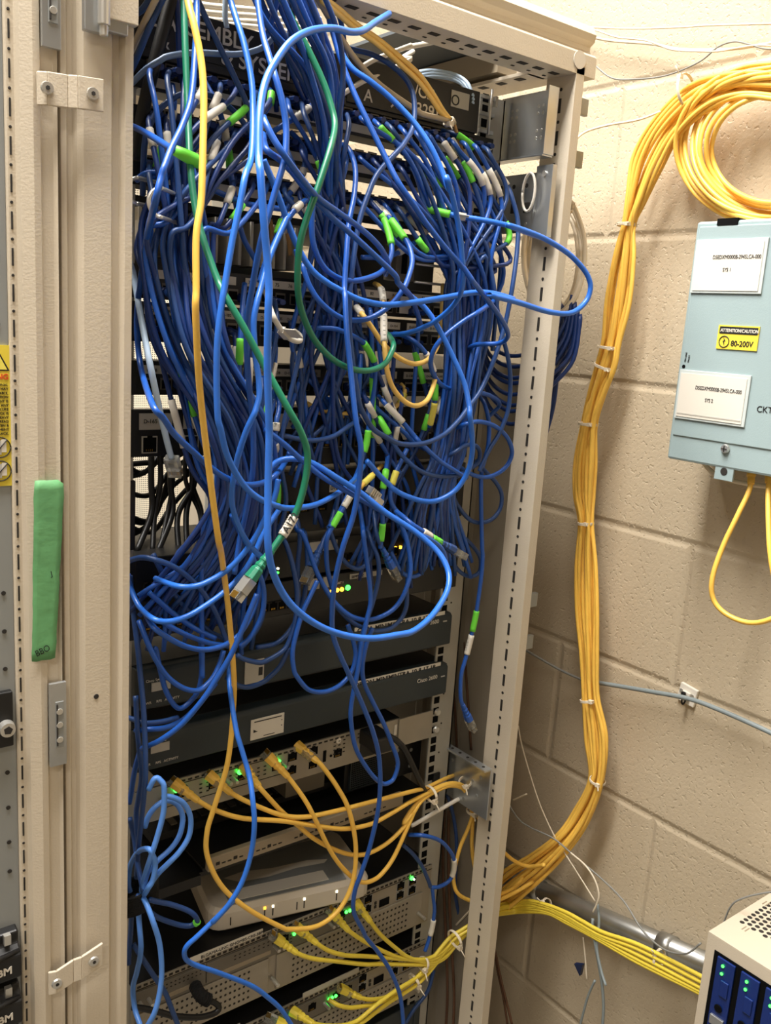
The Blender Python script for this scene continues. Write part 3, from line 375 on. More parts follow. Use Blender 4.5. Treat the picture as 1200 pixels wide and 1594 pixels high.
('patch_cable','blue', 2.8, 'long thin blue loop hanging down over the silver router power socket','cable', None, '','-182,-30,1416 -196,-60,1390 -201,-68,1387 -201,-71,1377 -193,-73,1337 -189,-75,1305 -194,-77,1285 -199,-79,1267 -201,-79,1257 -203,-79,1238 -206,-79,1214 -210,-78,1184 -209,-78,1159 -198,-77,1121 -173,-76,1083 -154,-76,1064 -142,-75,1061 -133,-74,1065 -129,-74,1084 -140,-73,1112 -156,-73,1144 -175,-72,1177 -188,-71,1202 -192,-71,1223 -188,-70,1247 -180,-70,1269', []),
('patch_cable','blue_slate_shaded', 2.8, 'blue cable crossing down left of the loop through the middle dark gap','cable', None, '','-164,-20,1389 -175,-49,1371 -170,-59,1350 -168,-60,1326 -174,-60,1297 -184,-60,1267 -192,-60,1239 -196,-60,1212 -200,-60,1202', []),
('patch_cable','blue', 2.8, 'blue cable making a low belly over the router with the white strip label','cable', None, '','-255,-60,1333 -264,-62,1319 -276,-64,1298 -287,-66,1261 -286,-68,1237 -281,-69,1226 -265,-69,1208 -242,-67,1200 -220,-66,1203 -203,-64,1215 -197,-63,1234 -200,-61,1252 -209,-60,1274', []),
('patch_cable','blue_slate_shaded', 2.8, 'blue cable curving left behind the yellow cable toward the upper dark router','cable', None, '','-298,-30,1401 -299,-49,1388 -296,-57,1378 -288,-60,1353 -281,-60,1321 -282,-60,1290 -290,-60,1265 -299,-60,1256 -319,-60,1249 -329,-60,1250 -346,-60,1257 -354,-60,1263', []),
('patch_cable','blue_slate_shaded', 2.8, 'short blue cable fed through a black strap over the dark gap','cable', None, '','-288,-60,1260 -297,-57,1239 -308,-54,1227 -316,-52,1221 -332,-50,1218 -346,-50,1223 -360,-50,1235', []),
('patch_cable','blue_slate_shaded', 2.8, 'dim blue cable dropping beside the loose green plug','cable', None, '','-252,-20,1383 -253,-28,1378 -256,-39,1355 -258,-42,1326 -264,-44,1299 -277,-46,1277 -297,-48,1263 -324,-50,1263', []),
('patch_cable','blue_slate_shaded', 2.8, 'dim blue cable descending right of the green plug','cable', None, '','-260,-20,1396 -264,-34,1377 -269,-40,1345 -265,-40,1304 -268,-40,1288', []),
('patch_cable','blue_slate_shaded', 2.8, 'dark blue cable ending in a loose clear plug in front of the amber lights','cable', None, 'B','-157,-20,1421 -166,-40,1400 -170,-49,1391 -173,-58,1378 -167,-60,1365 -160,-60,1354', []),
('patch_cable','blue_slate_shaded', 2.8, 'dark blue cable ending in a second fainter loose plug left of the amber lights','cable', None, 'b','-189,-10,1388 -216,-29,1387 -228,-34,1378 -235,-37,1369 -242,-40,1360', []),
('patch_cable','blue', 2.8, 'blue cable looping low at the right end of the black switch','cable', None, '','-120,-20,1393 -116,-34,1371 -102,-40,1351 -80,-40,1337 -75,-40,1337 -75,-40,1336 -80,-40,1322 -92,-40,1314 -107,-40,1316 -120,-40,1326 -136,-40,1350', []),
('patch_cable','blue', 2.8, 'blue cable looping from the lower socket corner round a white sleeve','cable', None, '','-63,-30,940 -49,-47,943 -21,-47,927 1,-44,905 17,-41,881 21,-38,857 15,-36,844 0,-33,839 -13,-30,841', [['label_sleeve', 4.0, 5.38]]),
('patch_cable','blue_slate_shaded', 2.8, 'blue cable running from the dark shelf down to the blue plug','cable', None, '','-72,-30,928 -53,-30,908 -35,-30,884 -19,-30,854 -14,-30,842', []),
('patch_cable','blue', 2.8, 'blue cable dropping from the green lit port past a grey sleeve','cable', None, '','-10,-30,838 -5,-30,815 -4,-30,812 -2,-30,797 -4,-30,772 -9,-30,752 -14,-30,738', [['label_sleeve', 3.5, 4.62]]),
('patch_cable','blue_slate_shaded', 2.8, 'blue cable hanging straight behind the yellow cables near the side','cable', None, '','42,10,950 55,10,920 66,10,883 72,10,844 76,10,778 92,10,724 102,10,686 128,10,617', []),
('patch_cable','blue_slate_shaded', 2.8, 'dark blue cable sweeping below the bound yellow cables','cable', None, '','26,-10,675 17,-10,643 -8,-10,623 -22,-10,607', []),
('patch_cable','yellow', 2.9, 'yellow cable from the leftmost lit port of the silver router','cable', None, 'Y','-393,-15,1096 -381,-29,1085 -361,-37,1070 -330,-43,1054 -280,-49,1038 -228,-47,1014 -185,-46,996 -142,-44,988 -108,-43,992 -79,-41,997 -74,-40,997 -56,-38,998 -33,-36,999 -5,-34,1000 21,-32,992 41,-30,977 57,-27,952 64,-23,927 61,-20,905 49,-20,881 43,-20,857 40,-20,832 46,-24,808 65,-31,792 85,-39,786 110,-49,786 150,-49,786 180,-52,793', []),
('patch_cable','yellow', 2.9, 'yellow cable from the second lit port, uppermost of those bound together','cable', None, 'Y','-349,-15,1092 -339,-28,1082 -318,-37,1067 -283,-46,1046 -249,-48,1033 -198,-46,1025 -144,-44,1020 -69,-40,1012 -38,-31,1004 7,-19,999 45,0,986', []),
('patch_cable','yellow', 2.9, 'yellow cable from the third lit port sagging above the white access point','cable', None, 'Y','-307,-15,1090 -305,-33,1083 -299,-39,1074 -276,-40,1045 -252,-40,1019 -228,-40,994 -200,-40,971 -168,-40,951 -139,-40,943 -107,-40,948 -81,-40,963 -68,-40,978 -83,-40,967 -71,-38,980 -52,-37,994 -30,-35,1000 0,-33,1000 24,-32,992 45,-30,974 60,-30,947 69,-30,927 90,-32,895 110,-42,868 140,-45,839 167,-52,824 170,-80,841', []),
('patch_cable','yellow', 2.9, 'yellow cable from the fourth lit port dipping lowest over the white access point corner','cable', None, 'Y','-275,-15,1098 -263,-30,1082 -246,-44,1053 -234,-49,1028 -213,-48,986 -194,-47,954 -170,-46,924 -151,-45,908 -135,-45,904 -118,-44,907 -98,-43,924 -79,-42,957 -66,-40,978 -64,-40,981 -52,-38,991 -31,-36,996 -2,-34,997 22,-32,989 38,-30,976 53,-27,950 65,-23,924 70,-20,898 72,-20,874 79,-22,840 82,-37,814 105,-46,796 150,-39,785 197,-30,794 200,-49,822', []),
('patch_cable','yellow_green', 2.9, 'yellow cable from the left lit port of the perforated router','cable', None, 'Y','-253,-15,844 -236,-28,828 -211,-30,810 -177,-30,792 -124,-30,764 -95,-30,752 -35,-30,725 -14,-30,716 8,-30,709 28,-30,710 43,-31,721 56,-35,736 75,-42,749 95,-44,759 140,-27,747 177,-21,735 180,-49,755 180,-87,770 180,-123,777 180,-153,780 180,-190,785 180,-249,802 180,-335,815 180,-362,820', []),
('patch_cable','yellow_green', 2.9, 'yellow cable from the second port of the perforated router, below the hanging loop','cable', None, 'Y','-219,-15,843 -206,-28,830 -186,-30,811 -159,-30,793 -125,-30,777 -96,-30,763 -46,-30,738 -14,-30,723 11,-30,717 31,-30,722 49,-31,730 75,-41,757 95,-43,765 140,-27,746 177,-21,733 180,-50,751 180,-88,766 180,-123,773 180,-154,776 180,-190,782 180,-250,794 180,-336,807 180,-363,812', []),
('patch_cable','yellow_green', 2.9, 'yellow cable from the third port of the perforated router','cable', None, 'Y','-166,-15,844 -155,-28,828 -121,-30,795 -76,-30,758 -46,-30,739 -14,-30,725 14,-30,722 33,-30,729 50,-32,735 74,-42,747 96,-43,767 140,-22,748 177,-10,732 180,-49,758 180,-87,773 180,-122,782 180,-152,786 180,-189,791 180,-248,809 180,-333,823 180,-361,826', []),
('patch_cable','yellow_green', 2.9, 'yellow cable from the rightmost plugged port of the perforated router','cable', None, 'Y','-125,-15,840 -119,-28,828 -99,-30,799 -68,-30,764 -46,-30,742 -14,-30,720 12,-30,711 34,-30,715 49,-31,726 75,-42,753 95,-46,758 140,-28,738 177,-22,727 180,-51,745 180,-88,762 180,-124,769 180,-154,773 180,-191,779 180,-251,787 180,-337,802 180,-364,806', []),
('patch_cable','yellow_green', 2.9, 'bare ended yellow cable from the bottom router beside the big yellow boot','cable', None, '','-171,-15,720 -162,-27,715 -144,-30,705 -119,-30,696 -105,-30,691 -80,-30,688 -55,-30,694 -29,-30,700 -9,-30,711 14,-30,728 34,-30,741 50,-33,747 75,-41,759 95,-44,761 140,-28,737 177,-22,722 180,-51,740 180,-89,760 180,-124,766 180,-154,771 180,-191,776 180,-252,783 180,-337,799 180,-365,802', []),
('patch_cable','yellow_green', 2.9, 'yellow cable with a large pale boot from the bottom router','cable', None, 'Y','-142,-20,722 -127,-28,712 -110,-30,702 -84,-30,693 -61,-30,693 -32,-30,697 -5,-30,704 19,-30,717 37,-31,733 51,-35,742 74,-42,752 95,-44,760 140,-28,741 177,-22,726 180,-50,747 180,-88,767 180,-123,775 180,-153,778 180,-190,784', []),
('patch_cable','yellow_green', 2.9, 'pale yellow cable rising from the bottom edge, upper of two','cable', None, 'Y','-220,-15,720 -211,-37,718 -178,-40,700 -142,-40,689 -107,-40,699 -71,-37,703 -35,-33,702 -9,-30,705 19,-30,721', []),
('patch_cable','yellow_green', 2.9, 'pale yellow cable rising from the bottom edge, lower of two','cable', None, 'Y','-252,-15,724 -229,-38,713 -177,-40,688 -134,-40,682 -105,-38,685 -79,-36,688 -54,-34,688 -25,-32,690 -4,-30,697 12,-30,709', []),
('patch_cable','yellow', 3.0, 'yellow cable in the long tied bundle running down the block wall','cable','yellow cables of the wall bundle','','209,-261,1899 210,-209,1910 213,-165,1902 217,-125,1878 222,-101,1843 222,-80,1801 217,-71,1770 213,-80,1727 210,-84,1668 209,-76,1617 210,-72,1583 213,-56,1540 217,-45,1499 222,-48,1445 222,-51,1400 217,-58,1359 213,-76,1302 210,-90,1240 209,-100,1175 210,-109,1115 213,-130,1058 217,-129,987 222,-110,915 210,-93,864 193,-68,812 177,-39,763 162,-11,719', []),
('patch_cable','yellow', 3.0, 'yellow cable in the long tied bundle running down the block wall','cable','yellow cables of the wall bundle','','213,-258,1904 210,-208,1913 209,-164,1906 210,-126,1879 212,-103,1843 216,-82,1801 222,-65,1771 223,-67,1730 218,-71,1669 213,-69,1617 210,-69,1583 209,-57,1541 210,-47,1501 212,-50,1446 217,-50,1400 222,-52,1357 223,-65,1298 217,-82,1236 213,-92,1171 210,-105,1113 209,-128,1058 210,-133,991 213,-115,922 205,-93,868 198,-58,810 187,-25,757 169,2,714', []),
('patch_cable','yellow', 3.0, 'yellow cable in the long tied bundle running down the block wall','cable','yellow cables of the wall bundle','','224,-252,1910 218,-202,1918 214,-158,1910 210,-122,1883 209,-98,1845 210,-81,1801 212,-71,1770 216,-72,1729 221,-67,1670 223,-58,1618 218,-57,1584 214,-48,1542 210,-45,1500 209,-50,1446 210,-53,1401 212,-56,1359 216,-63,1299 221,-73,1233 223,-83,1166 218,-98,1109 213,-121,1054 210,-128,990 209,-112,923 198,-95,874 188,-65,819 180,-27,764 173,11,711', []),
('patch_cable','yellow', 3.0, 'yellow cable in the long tied bundle running down the block wall','cable','yellow cables of the wall bundle','','215,-256,1912 220,-199,1924 224,-148,1917 219,-111,1888 214,-90,1848 211,-77,1802 209,-70,1770 209,-71,1729 212,-69,1670 215,-62,1618 220,-54,1584 224,-37,1540 219,-33,1500 214,-39,1445 211,-47,1400 209,-57,1360 209,-66,1300 212,-75,1234 215,-84,1168 220,-91,1105 224,-110,1046 219,-120,984 214,-106,920 199,-90,874 185,-61,823 173,-27,773 164,8,721', []),
('patch_cable','yellow', 3.0, 'yellow cable in the long tied bundle running down the block wall','cable','yellow cables of the wall bundle','','209,-259,1914 211,-204,1924 215,-150,1920 220,-106,1891 225,-77,1852 219,-68,1804 215,-63,1771 211,-65,1729 209,-66,1670 209,-63,1619 211,-57,1585 215,-41,1542 220,-30,1499 225,-26,1443 219,-36,1397 215,-50,1358 211,-62,1299 209,-73,1234 209,-85,1170 211,-95,1108 215,-112,1049 220,-117,983 224,-96,913 207,-80,869 190,-52,821 175,-19,773 161,10,726', []),
('patch_cable','yellow', 3.0, 'yellow cable in the long tied bundle running down the block wall','cable','yellow cables of the wall bundle','','211,-258,1918 209,-204,1926 209,-152,1920 211,-108,1893 214,-77,1853 219,-62,1806 223,-54,1773 220,-56,1730 215,-58,1670 211,-58,1618 209,-53,1586 209,-42,1543 211,-35,1500 214,-33,1444 219,-34,1397 225,-38,1354 220,-47,1294 215,-62,1230 211,-81,1168 209,-96,1109 209,-112,1050 211,-119,988 214,-98,920 207,-76,869 201,-40,813 184,-7,766 167,21,722', []),
('patch_cable','yellow', 3.0, 'yellow cable in the long tied bundle running down the block wall','cable','yellow cables of the wall bundle','','221,-251,1923 216,-199,1932 212,-146,1927 210,-102,1896 209,-77,1854 211,-67,1805 214,-60,1772 218,-51,1731 224,-43,1671 221,-46,1619 216,-45,1586 212,-38,1542 209,-34,1501 209,-30,1445 211,-34,1398 214,-44,1357 218,-48,1294 224,-53,1226 221,-69,1162 216,-84,1102 212,-105,1045 209,-119,989 209,-100,924 199,-81,877 190,-44,824 183,0,771 176,36,716', []),
('patch_cable','yellow', 3.0, 'yellow cable in the long tied bundle running down the block wall','cable','yellow cables of the wall bundle','','218,-253,1925 223,-193,1938 221,-136,1934 216,-93,1901 212,-68,1857 210,-64,1806 209,-62,1772 210,-54,1731 213,-47,1672 218,-44,1620 223,-36,1586 221,-27,1542 216,-25,1500 212,-24,1444 210,-30,1397 209,-45,1357 210,-49,1295 213,-56,1229 218,-69,1162 223,-76,1097 221,-94,1038 216,-111,983 212,-94,921 198,-78,877 185,-45,830 174,-4,780 165,32,727', []),
('patch_cable','yellow', 3.0, 'yellow cable in the long tied bundle running down the block wall','cable','yellow cables of the wall bundle','','210,-257,1927 213,-199,1938 217,-136,1936 222,-84,1906 222,-54,1862 217,-55,1808 213,-57,1772 210,-51,1731 209,-46,1672 210,-47,1620 213,-39,1587 217,-27,1543 222,-17,1500 222,-11,1441 217,-21,1395 213,-39,1356 210,-44,1294 209,-55,1228 210,-71,1165 213,-82,1102 217,-92,1039 223,-103,978 221,-82,913 205,-68,872 189,-37,828 174,2,783 161,34,732', []),
('patch_cable','yellow', 3.0, 'yellow cable turn in the round coil hung above the electrical box','cable','turns of the yellow wall coil','','225,-237,1945 221,-201,1946 213,-171,1936 207,-148,1918 207,-131,1893 213,-124,1866 221,-130,1837 225,-152,1808 221,-189,1784 213,-234,1767 206,-278,1760 207,-312,1763 213,-336,1775 221,-352,1794 224,-361,1817 221,-363,1842 213,-358,1866 207,-343,1890 207,-317,1912 213,-281,1931 221,-240,1944', []),
('patch_cable','yellow', 3.0, 'yellow cable turn in the round coil hung above the electrical box','cable','turns of the yellow wall coil','','220,-241,1939 212,-210,1937 207,-180,1929 207,-153,1914 214,-133,1893 222,-125,1867 225,-134,1839 220,-160,1810 212,-199,1786 206,-240,1771 207,-277,1765 214,-305,1769 222,-328,1781 224,-346,1798 220,-358,1818 212,-362,1840 207,-357,1863 207,-339,1888 214,-311,1911 222,-275,1929 224,-239,1940', []),
('patch_cable','yellow', 3.0, 'yellow cable turn in the round coil hung above the electrical box','cable','turns of the yellow wall coil','','211,-248,1931 206,-216,1930 207,-183,1925 215,-153,1912 222,-134,1892 223,-131,1867 219,-144,1838 211,-171,1811 206,-205,1788 208,-240,1775 215,-271,1771 222,-298,1774 223,-324,1784 219,-345,1799 211,-358,1818 207,-361,1839 208,-352,1862 215,-332,1887 223,-303,1910 224,-273,1925 219,-243,1933', []),
('patch_cable','yellow', 3.0, 'yellow cable turn in the round coil hung above the electrical box','cable','turns of the yellow wall coil','','205,-252,1924 208,-218,1926 216,-185,1922 223,-157,1909 223,-144,1889 218,-146,1862 210,-161,1834 206,-184,1809 208,-211,1789 216,-237,1778 223,-266,1773 223,-295,1776 218,-322,1784 210,-342,1798 206,-353,1817 208,-353,1838 216,-341,1863 223,-321,1887 223,-298,1906 218,-275,1919 210,-249,1926', []),
('patch_cable','yellow', 3.0, 'yellow cable turn in the round coil hung above the electrical box','cable','turns of the yellow wall coil','','209,-250,1920 217,-216,1923 223,-184,1919 223,-163,1905 217,-155,1884 209,-159,1859 206,-171,1833 209,-187,1812 217,-208,1794 223,-234,1782 224,-265,1777 217,-297,1778 209,-324,1786 206,-340,1800 209,-346,1818 217,-344,1840 223,-332,1864 223,-317,1885 217,-300,1901 210,-279,1912 205,-253,1919', []),
('patch_cable','yellow', 3.0, 'yellow cable turn in the round coil hung above the electrical box','cable','turns of the yellow wall coil','','218,-246,1918 223,-213,1920 222,-187,1914 216,-172,1900 209,-165,1880 206,-165,1858 210,-170,1836 218,-183,1817 223,-204,1801 223,-235,1788 216,-269,1782 208,-300,1783 206,-323,1791 210,-335,1804 218,-340,1822 223,-337,1843 222,-331,1862 216,-320,1880 209,-304,1895 206,-281,1907 210,-251,1916', []),
('patch_cable','yellow', 3.0, 'yellow cable turn in the round coil hung above the electrical box','cable','turns of the yellow wall coil','','224,-243,1915 222,-217,1915 216,-198,1907 209,-184,1893 207,-175,1876 211,-171,1857 218,-173,1837 223,-186,1819 223,-210,1802 215,-242,1789 208,-273,1783 207,-298,1785 212,-315,1793 218,-325,1807 223,-330,1824 222,-331,1842 215,-328,1859 209,-319,1876 207,-302,1891 211,-276,1904 219,-246,1913', []),
('patch_cable','yellow', 3.0, 'yellow cable turn in the round coil hung above the electrical box','cable','turns of the yellow wall coil','','222,-245,1909 215,-225,1907 208,-208,1900 207,-192,1888 212,-180,1874 219,-173,1857 223,-177,1839 222,-193,1819 214,-219,1802 207,-249,1790 207,-274,1786 212,-293,1789 219,-307,1797 223,-318,1810 221,-325,1824 214,-329,1840 208,-327,1856 207,-316,1872 212,-295,1889 220,-269,1902 225,-243,1910', []),
('patch_cable','yellow', 3.0, 'yellow cable with a boot hanging in a slack U below the electrical box','cable', None, 'y','190,-303,1485 178,-312,1460 165,-310,1430 152,-304,1390 141,-303,1352 142,-308,1327 144,-326,1314 146,-353,1312 148,-377,1323 150,-403,1348', []),
('patch_cable','yellow', 3.0, 'second yellow cable dropping from the electrical box at the picture edge','cable', None, 'y','190,-325,1490 170,-341,1451 151,-363,1397 150,-379,1357 150,-398,1332', []),
('coiled_cord','white_warm', 2.9, 'white cord turn in the coil hanging behind the right post','cable','turns of the white cord coil','','130,-38,1788 137,-45,1770 143,-51,1748 145,-54,1724 144,-55,1700 139,-54,1677 132,-50,1660 125,-42,1650 120,-31,1647 116,-18,1650 116,-1,1661 119,17,1680 126,35,1705 133,47,1732 140,53,1758 144,51,1781 144,41,1798 142,24,1806 136,1,1807 129,-23,1800 122,-45,1787', []),
('coiled_cord','white_warm', 2.9, 'white cord turn in the coil hanging behind the right post','cable','turns of the white cord coil','','155,-15,1788 157,-27,1769 156,-38,1748 151,-47,1723 144,-53,1699 137,-53,1678 131,-49,1662 128,-39,1652 128,-23,1649 131,-4,1652 138,19,1664 145,41,1683 152,58,1707 156,66,1733 157,67,1757 154,58,1778 148,42,1793 141,21,1801 134,-2,1801 129,-22,1794 127,-40,1783', []),
('coiled_cord','white_warm', 2.9, 'white cord turn in the coil hanging behind the right post','cable','turns of the white cord coil','','168,-2,1785 163,-19,1767 156,-34,1745 149,-45,1721 143,-50,1698 140,-48,1679 140,-39,1664 144,-24,1655 150,-3,1652 157,19,1656 164,42,1667 168,59,1685 169,69,1707 166,72,1732 160,65,1754 153,53,1774 146,37,1787 141,19,1795 140,2,1795 142,-10,1791 146,-22,1781', []),
('coiled_cord','white_warm', 2.9, 'white cord turn in the coil hanging behind the right post','cable','turns of the white cord coil','','168,0,1780 161,-17,1763 155,-30,1742 152,-37,1720 152,-37,1699 156,-30,1681 162,-17,1667 169,1,1658 176,21,1656 179,38,1659 180,53,1670 178,63,1686 172,67,1707 165,65,1730 158,58,1751 153,49,1770 152,38,1783 154,28,1790 159,20,1792 164,13,1789 172,4,1781', []),
('thin_wire','white_warm', 1.3, 'topmost thin white wire running level along the wall','cable', None, '','240,192,2085 240,156,2074 240,84,2051 240,-3,2031 240,-81,2017 240,-135,2009 240,-214,1995 240,-247,1989 240,-405,1966', []),
('thin_wire','white_warm', 1.8, 'thicker pale wire sagging slightly below the topmost wall wire','cable', None, '','240,117,2059 240,74,2039 240,28,2022 240,-46,2004 240,-85,1991 240,-122,1983 240,-173,1975 240,-217,1973 240,-250,1971 240,-407,1959', []),
('thin_wire','white_warm', 1.2, 'thin pale wire twisting round the thicker wall wire','cable', None, '','230,65,2041 230,44,2036 230,3,2019 230,-45,2006 230,-89,1987 230,-129,1978 230,-157,1973 230,-183,1972 230,-211,1970 230,-257,1961 230,-414,1942', []),
('thin_wire','grey', 1.1, 'thin grey wire hanging in the lowest dip at the top of the wall','cable', None, '','230,66,2015 230,52,2003 230,31,1985 230,4,1968 230,-29,1961 230,-83,1957 230,-131,1965 230,-156,1978 230,-178,1980 230,-199,1973 230,-222,1964 230,-258,1958', []),
('thin_wire','white_warm', 1.6, 'pale cord curving from behind the post to the yellow bundle','cable', None, '','140,-21,1865 160,-7,1878 180,-5,1890 200,-22,1899 219,-57,1905 220,-91,1911', []),
('conduit_cable','grey', 2.0, 'thin dark cable crossing the wall to the white mount','cable', None, '','220,52,1132 230,19,1123 239,-13,1115 240,-56,1114', []),
('conduit_cable','grey_blue', 3.2, 'grey cable slanting down the wall through the white clip mount','cable', None, '','240,-56,1114 238,-119,1129 237,-177,1142 235,-238,1155 235,-288,1157 235,-352,1155 235,-387,1152 235,-526,1149 235,-640,1146', []),
('thin_wire','white_warm', 1.1, 'white twisted wire slanting right of the lower post','cable', None, '','180,10,1027 184,2,997 188,-17,956 192,-40,914 196,-65,881 200,-84,861 200,-120,837 200,-155,813', []),
('thin_wire','grey', 1.3, 'grey cord swinging down the wall and over to the beige drive box','cable', None, '','160,1,911 168,-20,888 175,-39,881 184,-80,880 192,-113,868 199,-163,854 194,-207,846 188,-239,831 182,-264,827 176,-294,831 170,-325,850 170,-342,876', []),
('thin_wire','white_warm', 1.3, 'short white cord arching over the conduit','cable', None, '','180,-117,878 180,-145,873 180,-164,861 180,-174,844 180,-173,828 180,-168,811', []),
('thin_wire','grey_blue', 2.2, 'grey cord tied round the conduit and hanging down the wall','cable', None, '','190,-162,793 185,-167,782 181,-177,767 180,-189,739 180,-199,711 180,-206,680 180,-209,642', []),
('thin_wire','grey_blue', 2.0, 'second grey cord hanging from the tie beside the first','cable', None, '','190,-167,820 185,-177,797 180,-182,762 175,-198,736 170,-212,724', []),
('thin_wire','grey_blue', 1.8, 'grey cord hanging lowest below the dark blue clip','cable', None, '','180,-186,710 180,-178,679 180,-173,644 180,-169,611', []),
('thin_wire','white_warm', 1.2, 'short white wire hanging left of the dark blue clip','cable', None, '','190,-149,753 190,-157,726 190,-165,691', []),
('thin_wire','grey', 1.1, 'thin cord over the back of the beige drive box','cable', None, '','160,-372,925 160,-378,954 160,-391,973 160,-420,998 160,-450,1017', []),
('thin_wire','white_warm', 1.1, 'white tie tail sticking out past the lower post','cable', None, '','140,-31,933 140,-56,955', []),
('patch_cable','white_warm', 3.0, 'white cord drooping under the electrical box','cable', None, '','220,-207,1492 220,-216,1478 220,-237,1463 220,-267,1458 220,-312,1459 220,-341,1463', []),
('patch_cable','brown', 2.0, 'thin brown cable running down the bare side panel','cable', None, '','85,71,1327 85,61,1258 85,48,1179 85,37,1122 85,25,1069 85,12,1010', []),
('patch_cable','brown', 2.0, 'second brown cable behind the right rail','cable', None, '','80,66,1153 80,64,1120 80,49,1061 80,38,1000 80,39,956', []),
('patch_cable','brown', 2.0, 'brown cable hanging behind the lower right post','cable', None, '','140,-15,721 140,-19,688 140,-31,659 140,-45,629 140,-60,602 140,-75,574', []),
('patch_cable','brown', 1.8, 'brown cable hanging next to the lower right post','cable', None, '','140,-16,683 140,-26,663 140,-36,639 140,-52,606 140,-66,568', []),
('patch_cable','brown', 2.2, 'brown cable dropping below the lower bracket beside the rail','cable','brown cables below the lower bracket','','60,32,908 60,25,821 60,7,720 60,-9,622 60,-13,548', []),
('patch_cable','brown', 2.2, 'brown cable dropping below the lower bracket beside the rail','cable','brown cables below the lower bracket','','60,23,912 60,13,828 60,-4,726 60,-23,632 60,-29,560', []),
('patch_cable','black', 4.0, 'black power cord plugged into the silver router','cable', None, 'P','-124,-10,1092 -113,-37,1099 -97,-40,1086 -83,-40,1066 -60,-38,1027 -43,-33,1002 -30,-30,990', []),
('patch_cable','black', 3.6, 'black cord with a moulded strain relief on the perforated router','cable', None, '','-368,-10,826 -370,-27,827 -363,-31,820 -354,-33,813 -349,-35,807 -350,-36,803 -358,-37,802 -379,-39,809 -407,-39,824 -425,-35,835 -442,-31,845 -455,-30,852', [['strain_relief', 0.12, 2.25]]),
('patch_cable','white', 3.0, 'white cord slanting up from the dark shelf to the lower bracket','cable', None, '','-42,-10,937 -35,-12,939 3,-17,951 40,-20,960 64,-20,959 86,-20,954', []),
('patch_cable','blue_shaded', 2.8, 'blue cable in the slack swag passing behind the right post','cable','blue swag behind the right post','','-3,-20,1642 59,21,1604 73,-4,1590 85,-36,1599 100,-40,1628 125,-31,1661 133,-30,1662 130,-38,1612 120,-49,1532 100,-51,1464', []),
('patch_cable','blue_shaded', 2.8, 'blue cable in the slack swag passing behind the right post','cable','blue swag behind the right post','','-4,-20,1629 59,20,1590 73,-6,1576 85,-37,1585 100,-42,1615 125,-36,1654 133,-36,1654 130,-44,1599 120,-46,1544 100,-51,1464', []),
('patch_cable','blue_shaded', 2.8, 'blue cable in the slack swag passing behind the right post','cable','blue swag behind the right post','','0,-20,1617 59,18,1577 73,-8,1561 85,-39,1572 100,-44,1601 125,-42,1647 132,-41,1648 130,-47,1608 120,-45,1543 100,-49,1475', []),
('patch_cable','blue_shaded', 2.8, 'blue cable in the slack swag passing behind the right post','cable','blue swag behind the right post','','-2,-20,1611 59,18,1571 73,-9,1554 85,-40,1566 100,-45,1595 124,-48,1631 133,-48,1649 130,-52,1601 120,-42,1561 100,-48,1485', []),
('patch_cable','blue_shaded', 2.8, 'blue cable in the slack swag passing behind the right post','cable','blue swag behind the right post','','0,-20,1597 59,16,1556 73,-11,1539 85,-42,1552 100,-47,1581 124,-54,1623 134,-49,1673 130,-56,1606 120,-43,1547 100,-49,1478', []),
('patch_cable','blue_shaded', 2.8, 'blue cable in the slack swag passing behind the right post','cable','blue swag behind the right post','','1,-20,1584 59,14,1543 73,-13,1525 85,-44,1539 100,-49,1568 124,-59,1617 134,-55,1665 130,-60,1609 120,-41,1556 100,-50,1470', []),
('patch_cable','blue_shaded', 2.8, 'blue cable in the slack swag passing behind the right post','cable','blue swag behind the right post','','3,-20,1579 59,13,1537 73,-14,1517 85,-44,1533 100,-50,1562 124,-66,1598 134,-60,1657 130,-65,1603 120,-40,1551 100,-50,1472', []),
('patch_cable','blue_shaded', 2.8, 'blue cable in the slack swag passing behind the right post','cable','blue swag behind the right post','','3,-20,1564 59,12,1521 73,-16,1500 85,-46,1517 100,-52,1547 124,-71,1590 134,-66,1649 130,-67,1615 120,-39,1555 100,-50,1467', []),
('patch_cable','blue', 2.8, 'blue cables end glimpsed low behind the right post','cable', None, '','100,-18,1118 100,-17,1083 100,-12,1038 100,-12,991', []),
('patch_cable','white_warm', 1.5, 'thin pale wire leading to the bound yellow cables','cable', None, '','80,-37,795 80,-26,771 80,-13,750 80,5,722', []),
('patch_cable','blue', 2.6, 'blue patch cable in the left bundle, plugged left in the first row','cable','left bundle from the first row','p','-435,-8,1840 -448,-35,1831 -459,-60,1817 -460,-80,1781 -445,-79,1685 -441,-79,1651 -415,-68,1584 -379,-85,1509 -360,-80,1443 -387,-70,1379 -414,-50,1335', []),
('patch_cable','blue_slate_shaded', 2.6, 'blue patch cable in the left bundle, plugged left in the first row','cable','left bundle from the first row','p','-417,-8,1840 -431,-35,1831 -442,-59,1817 -445,-78,1781 -440,-89,1693 -431,-81,1651 -417,-92,1586 -362,-62,1505 -347,-79,1442 -362,-70,1377 -382,-50,1317', []),
('patch_cable','blue_shaded', 2.6, 'blue patch cable in the left bundle, plugged left in the first row','cable','left bundle from the first row','p','-400,-8,1840 -414,-35,1831 -426,-59,1817 -436,-79,1779 -431,-78,1691 -430,-81,1652 -414,-99,1586 -362,-88,1509 -352,-80,1442 -366,-70,1377 -391,-50,1333', []),
